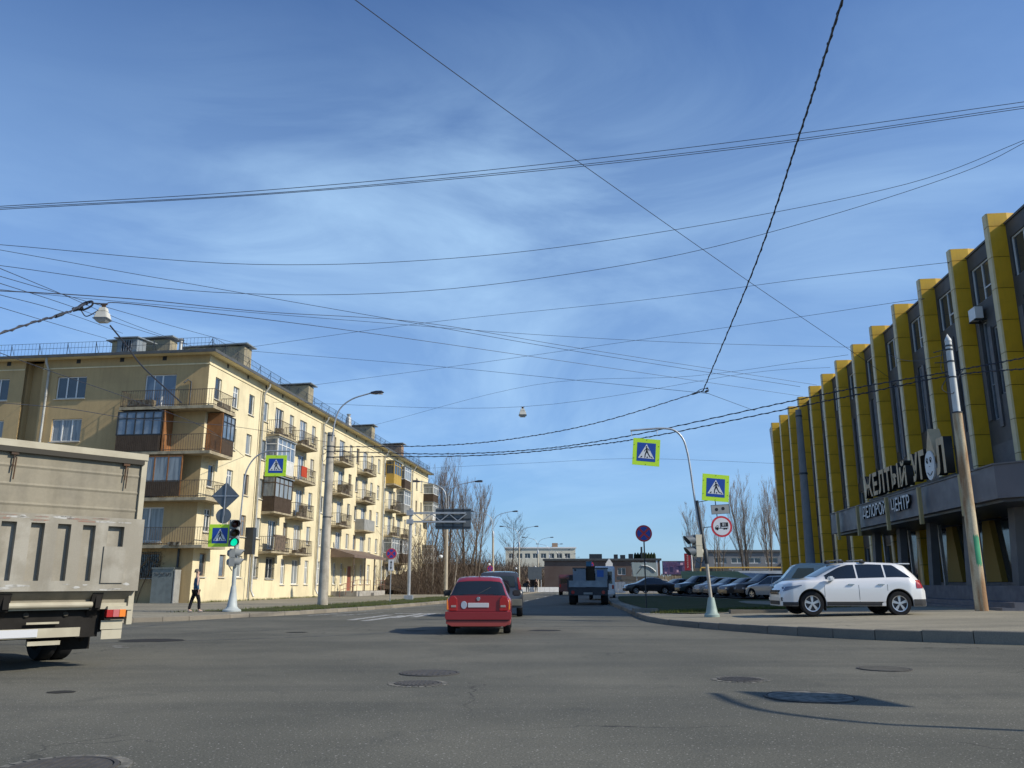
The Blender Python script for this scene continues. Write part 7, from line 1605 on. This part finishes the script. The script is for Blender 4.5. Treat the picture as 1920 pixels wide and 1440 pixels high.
gr2 = thing('garage', 'grey roofed garage right of the olive roofed one behind the parked cars', 'garage', (24.3, 88, .3), -.03); b = M(); b.box(0, 4.2, 0, 4, 0, 1.05); b.build('wall', m_gwall, gr2); b = M(); b.add([(-.9, -.3, 1.02), (4.9, -.3, 1.02), (4.0, 2.2, 1.75), (-.9, 2.2, 1.75), (-.9, -.3, 1.10), (4.9, -.3, 1.10), (4.0, 2.2, 1.83), (-.9, 2.2, 1.83)], [(0, 3, 2, 1), (4, 5, 6, 7), (0, 1, 5, 4), (1, 2, 6, 5), (2, 3, 7, 6), (3, 0, 4, 7)]); b.build('roof', m_roof, gr2)
gp_ = thing('gas_pipe', 'yellow gas pipe on stilts running level behind the parked cars', 'pipe', (0, 0, 0)); b = M(); b.tube([(20.9, 95, .5), (20.9, 95, 2.75), (21.05, 95, 2.9), (32.0, 95, 2.9)], .085, 10); b.build('pipe', mat('yellow_pipe_paint', (.65, .42, .10), .5), gp_, smooth=40); b = M(); [b.tube([(x, 95.05, .2), (x, 95.05, 2.82)], .05, 6) for x in (24.5, 28.5, 31.8)]; b.build('support', m_galv, gp_)
wt = thing('white_tarpaulin', 'small heap of something under a white cover beside the garage', 'covered heap', (20.3, 82, .24)); b = M(); b.lathe([(1.0, 0), (.85, .5), (.5, .75), (0, .9)], 12); me = b.mesh('cover', m_white, 30); rr = random.Random(3)
for v in me.vertices: v.co += Vector((rr.gauss(0, .05), rr.gauss(0, .05), rr.gauss(0, .04)))
put('cover', me, wt)
gr.scale = (1, 1, 1.25); gr2.scale = (1, 1, 1.2)
# far white wall beyond the brush and bollards by the flats
fw = thing('white_wall', 'low white wall of short panels beyond the verge right of the dark car', 'wall', (1.2, 112, .1), -1.45 + math.pi / 2)
for k in range(11): b = M(); b.box(.62 * k, .62 * k + .6, 0, .12, 0, .62); b.build('panel', m_white, fw)
for k, (x, y, lab) in enumerate([(-9.35, 96, 'tallest white bollard nearest the corner of the flats'), (-8.8, 97, 'second white bollard from the flats'), (-8.3, 98, 'third white bollard from the flats'), (-7.8, 99, 'white bollard closest to the lamp post')]):
    t = thing('bollard', lab, 'bollard', (x, y, .1), group='white bollards by the end of the flats'); b = M(); b.lathe([(.16, 0), (.14, .55 if k else .8), (0, .7 if k else .95)], 10); b.build('body', m_white, t, smooth=60); b = M(); b.lathe([(.19, 0), (.19, .05)], 10); b.build('base', m_concrete, t)
t = thing('stone_block', 'flat pale stone slab lying at the edge of the shaded lawn', 'stone', (4.95, 33.9, .14)); b = M(); b.box(-.2, .75, -.2, .3, 0, .14); b.build('slab', m_kerb, t); 
t = thing('stone_block', 'long low stone edging lying beside the nose of the white SUV', 'stone', (8.6, 30.6, .2)); b = M(); b.box(-.9, 1.1, -.15, .15, 0, .13); b.build('slab', m_kerb, t)
# distant horizon tree line
b = M(); rr = random.Random(31)
for k in range(9000):
    x = rr.uniform(-260, 330); y = rr.uniform(330, 420); h = (6 + 2.5 * mnoise.noise(Vector((x * .03, 0, 1)))) * rr.uniform(.2, 1); w = rr.uniform(.12, .4); l = rr.uniform(1, 3)
    b.add([(x - w, y, max(0, h - l)), (x + w, y, max(0, h - l)), (x + rr.gauss(0, .5), y, h)], [(0, 1, 2)])
b.build('far_treeline', mat('far_wood', (.13, .11, .09), 1), kind='stuff')

# ---------------------------------------------------------------- people
def skinned(name, verts, edges, mm_, par, levels=2, root=0):
    me = bpy.data.meshes.new(name); me.from_pydata([v[:3] for v in verts], edges, []); o = bpy.data.objects.new(name, me); COL.objects.link(o)
    sk = o.modifiers.new('s', 'SKIN'); sk.branch_smoothing = .4
    for i, v in enumerate(verts):
        d = me.skin_vertices[0].data[i]; r = v[3]; d.radius = (r, r) if not isinstance(r, tuple) else r; d.use_root = (i == root)
    ss = o.modifiers.new('u', 'SUBSURF'); ss.levels = levels; ss.render_levels = levels
    bpy.context.view_layer.update(); m2 = bpy.data.meshes.new_from_object(o.evaluated_get(bpy.context.evaluated_depsgraph_get())); bpy.data.objects.remove(o)
    m2.materials.clear(); m2.materials.append(mm_)
    for p in m2.polygons: p.use_smooth = True
    return put(name, m2, par)
m_skin = mat('skin', (.48, .30, .22), .6); m_denim = mat('blue_jacket', (.045, .10, .17), .9, var=.5, vscale=8); m_trou = mat('black_trousers', (.012, .012, .016), .9); m_hair = mat('grey_brown_hair', (.12, .10, .085), .8); m_shoe = mat('grey_shoes', (.18, .17, .17), .8)
def person(label, loc, rz, h, jm, tm_, group=None, stride=.16):
    t = thing('person', label, 'person', loc, rz, group); s = h / 1.75
    S3 = lambda L_: [(x * s, y * s, z * s, (tuple(q * s for q in r) if isinstance(r, tuple) else r * s)) for x, y, z, r in L_]
    st = stride
    # joints: facing -y
    V = [(0, 0, .95, (.13, .10)), (0, 0, 1.2, (.13, .10)), (0, 0, 1.42, (.14, .10)), (0, -.005, 1.52, .055), (0, -.01, 1.60, .075), (0, -.015, 1.70, .085),
         (-.17, 0, 1.42, .055), (-.22, .03, 1.14, .042), (-.21, -.05, .90, .032), (.17, 0, 1.42, .055), (.22, .02, 1.14, .042), (.22, -.07, .90, .032),
         (-.09, 0, .88, .085), (-.10, -st * .5, .48, .06), (-.10, -st * .6, .09, .042), (-.10, -st * .6 - .14, .04, .035), (.09, 0, .88, .085), (.10, st * .5, .48, .06), (.10, st * .8, .09, .042), (.10, st * .8 - .14, .04, .035)]
    E_ = [(0, 1), (1, 2), (2, 3), (3, 4), (4, 5), (2, 6), (6, 7), (7, 8), (2, 9), (9, 10), (10, 11), (0, 12), (12, 13), (13, 14), (14, 15), (0, 16), (16, 17), (17, 18), (18, 19)]
    # hands: palm and five unequal, bent digits each
    for w, sx in ((8, -1), (11, 1)):
        bx, by, bz, _ = V[w]; k0 = len(V); V.append((bx, by - .01, bz - .06, .026)); E_.append((w, k0))
        for j, (oy, l) in enumerate(((-.030, .075), (-.010, .085), (.010, .08), (.030, .062))):
            V.append((bx, by + oy, bz - .10, .0085)); V.append((bx - sx * .012, by + oy, bz - .10 - l * .55, .008)); V.append((bx - sx * .03, by + oy, bz - .10 - l, .007)); E_ += [(k0, len(V) - 3), (len(V) - 3, len(V) - 2), (len(V) - 2, len(V) - 1)]
        V.append((bx - sx * .01, by - .045, bz - .055, .010)); V.append((bx - sx * .02, by - .06, bz - .095, .008)); E_ += [(k0, len(V) - 2), (len(V) - 2, len(V) - 1)]
    skinned('body', S3(V), E_, m_skin, t)
    J = [(0, 0, .90, (.155, .125)), (0, 0, 1.2, (.145, .12)), (0, 0, 1.39, (.13, .11)), (0, 0, 1.49, (.075, .07)), (-.16, 0, 1.39, .062), (-.205, .03, 1.14, .056), (-.213, -.04, .93, .048), (.16, 0, 1.39, .062), (.205, .02, 1.14, .056), (.222, -.06, .93, .048)]
    skinned('jacket', S3(J), [(0, 1), (1, 2), (2, 3), (2, 4), (4, 5), (5, 6), (2, 7), (7, 8), (8, 9)], jm, t)
    T_ = [(0, 0, .93, (.145, .12)), (-.09, 0, .86, .10), (-.10, -st * .5, .48, .078), (-.10, -st * .6, .10, .06), (.09, 0, .86, .10), (.10, st * .5, .48, .078), (.10, st * .8, .10, .06)]
    skinned('trousers', S3(T_), [(0, 1), (1, 2), (2, 3), (0, 4), (4, 5), (5, 6)], tm_, t)
    for sx, yy in ((-.10, -st * .6), (.10, st * .8)): skinned('shoe', S3([(sx, yy + .05, .05, .045), (sx, yy - .06, .045, .045), (sx, yy - .17, .035, .034)]), [(0, 1), (1, 2)], m_shoe, t)
    b = M(); b.lathe([(.0, 1.815), (.06, 1.80), (.093, 1.75), (.10, 1.70), (.092, 1.655)], 16, (0, .012, 0)); b.v = [(x * s, (y + (.02 if z > 1.69 else .045)) * s, z * s) for x, y, z in b.v]; b.build('hair', m_hair, t, smooth=80)
    b = M()
    for sx in (-.032, .032): b.lathe([(0, -.012), (.010, -.006), (.012, 0)], 8, (sx * s, -.098 * s, 1.695 * s), 'y')
    b.build('eye', m_blackp, t); b = M(); b.add([(-.012 * s, -.098 * s, 1.66 * s), (.012 * s, -.098 * s, 1.66 * s), (0, -.122 * s, 1.662 * s), (0, -.10 * s, 1.70 * s)], [(0, 1, 2), (0, 2, 3), (2, 1, 3)]); b.build('nose', m_skin, t)
    b = M(); b.box(-.022 * s, .022 * s, -.098 * s, -.09 * s, 1.632 * s, 1.640 * s); b.build('mouth', mat('lips', (.35, .14, .12), .6), t)
    b = M(); [b.lathe([(0, -.012), (.022, -.008), (.022, .008), (0, .012)], 8, (sx * s, 0, 1.68 * s), 'x') for sx in (-.098, .098)]; b.build('ear', m_skin, t)
person('person in a blue denim jacket and black trousers walking on the left pavement', (-12.55, 34.2, .122), 2.2, 1.62, m_denim, m_trou, stride=.26)
person('dark clothed person far off on the verge before the low white wall', (1.9, 104, .13), 2.8, 1.66, m_trou, m_trou)
person('second dark clothed person far off beside a lamp post, right of the first', (3.15, 112, .13), 2.8, 1.62, mat('brown_coat', (.06, .04, .03), .9), m_trou)
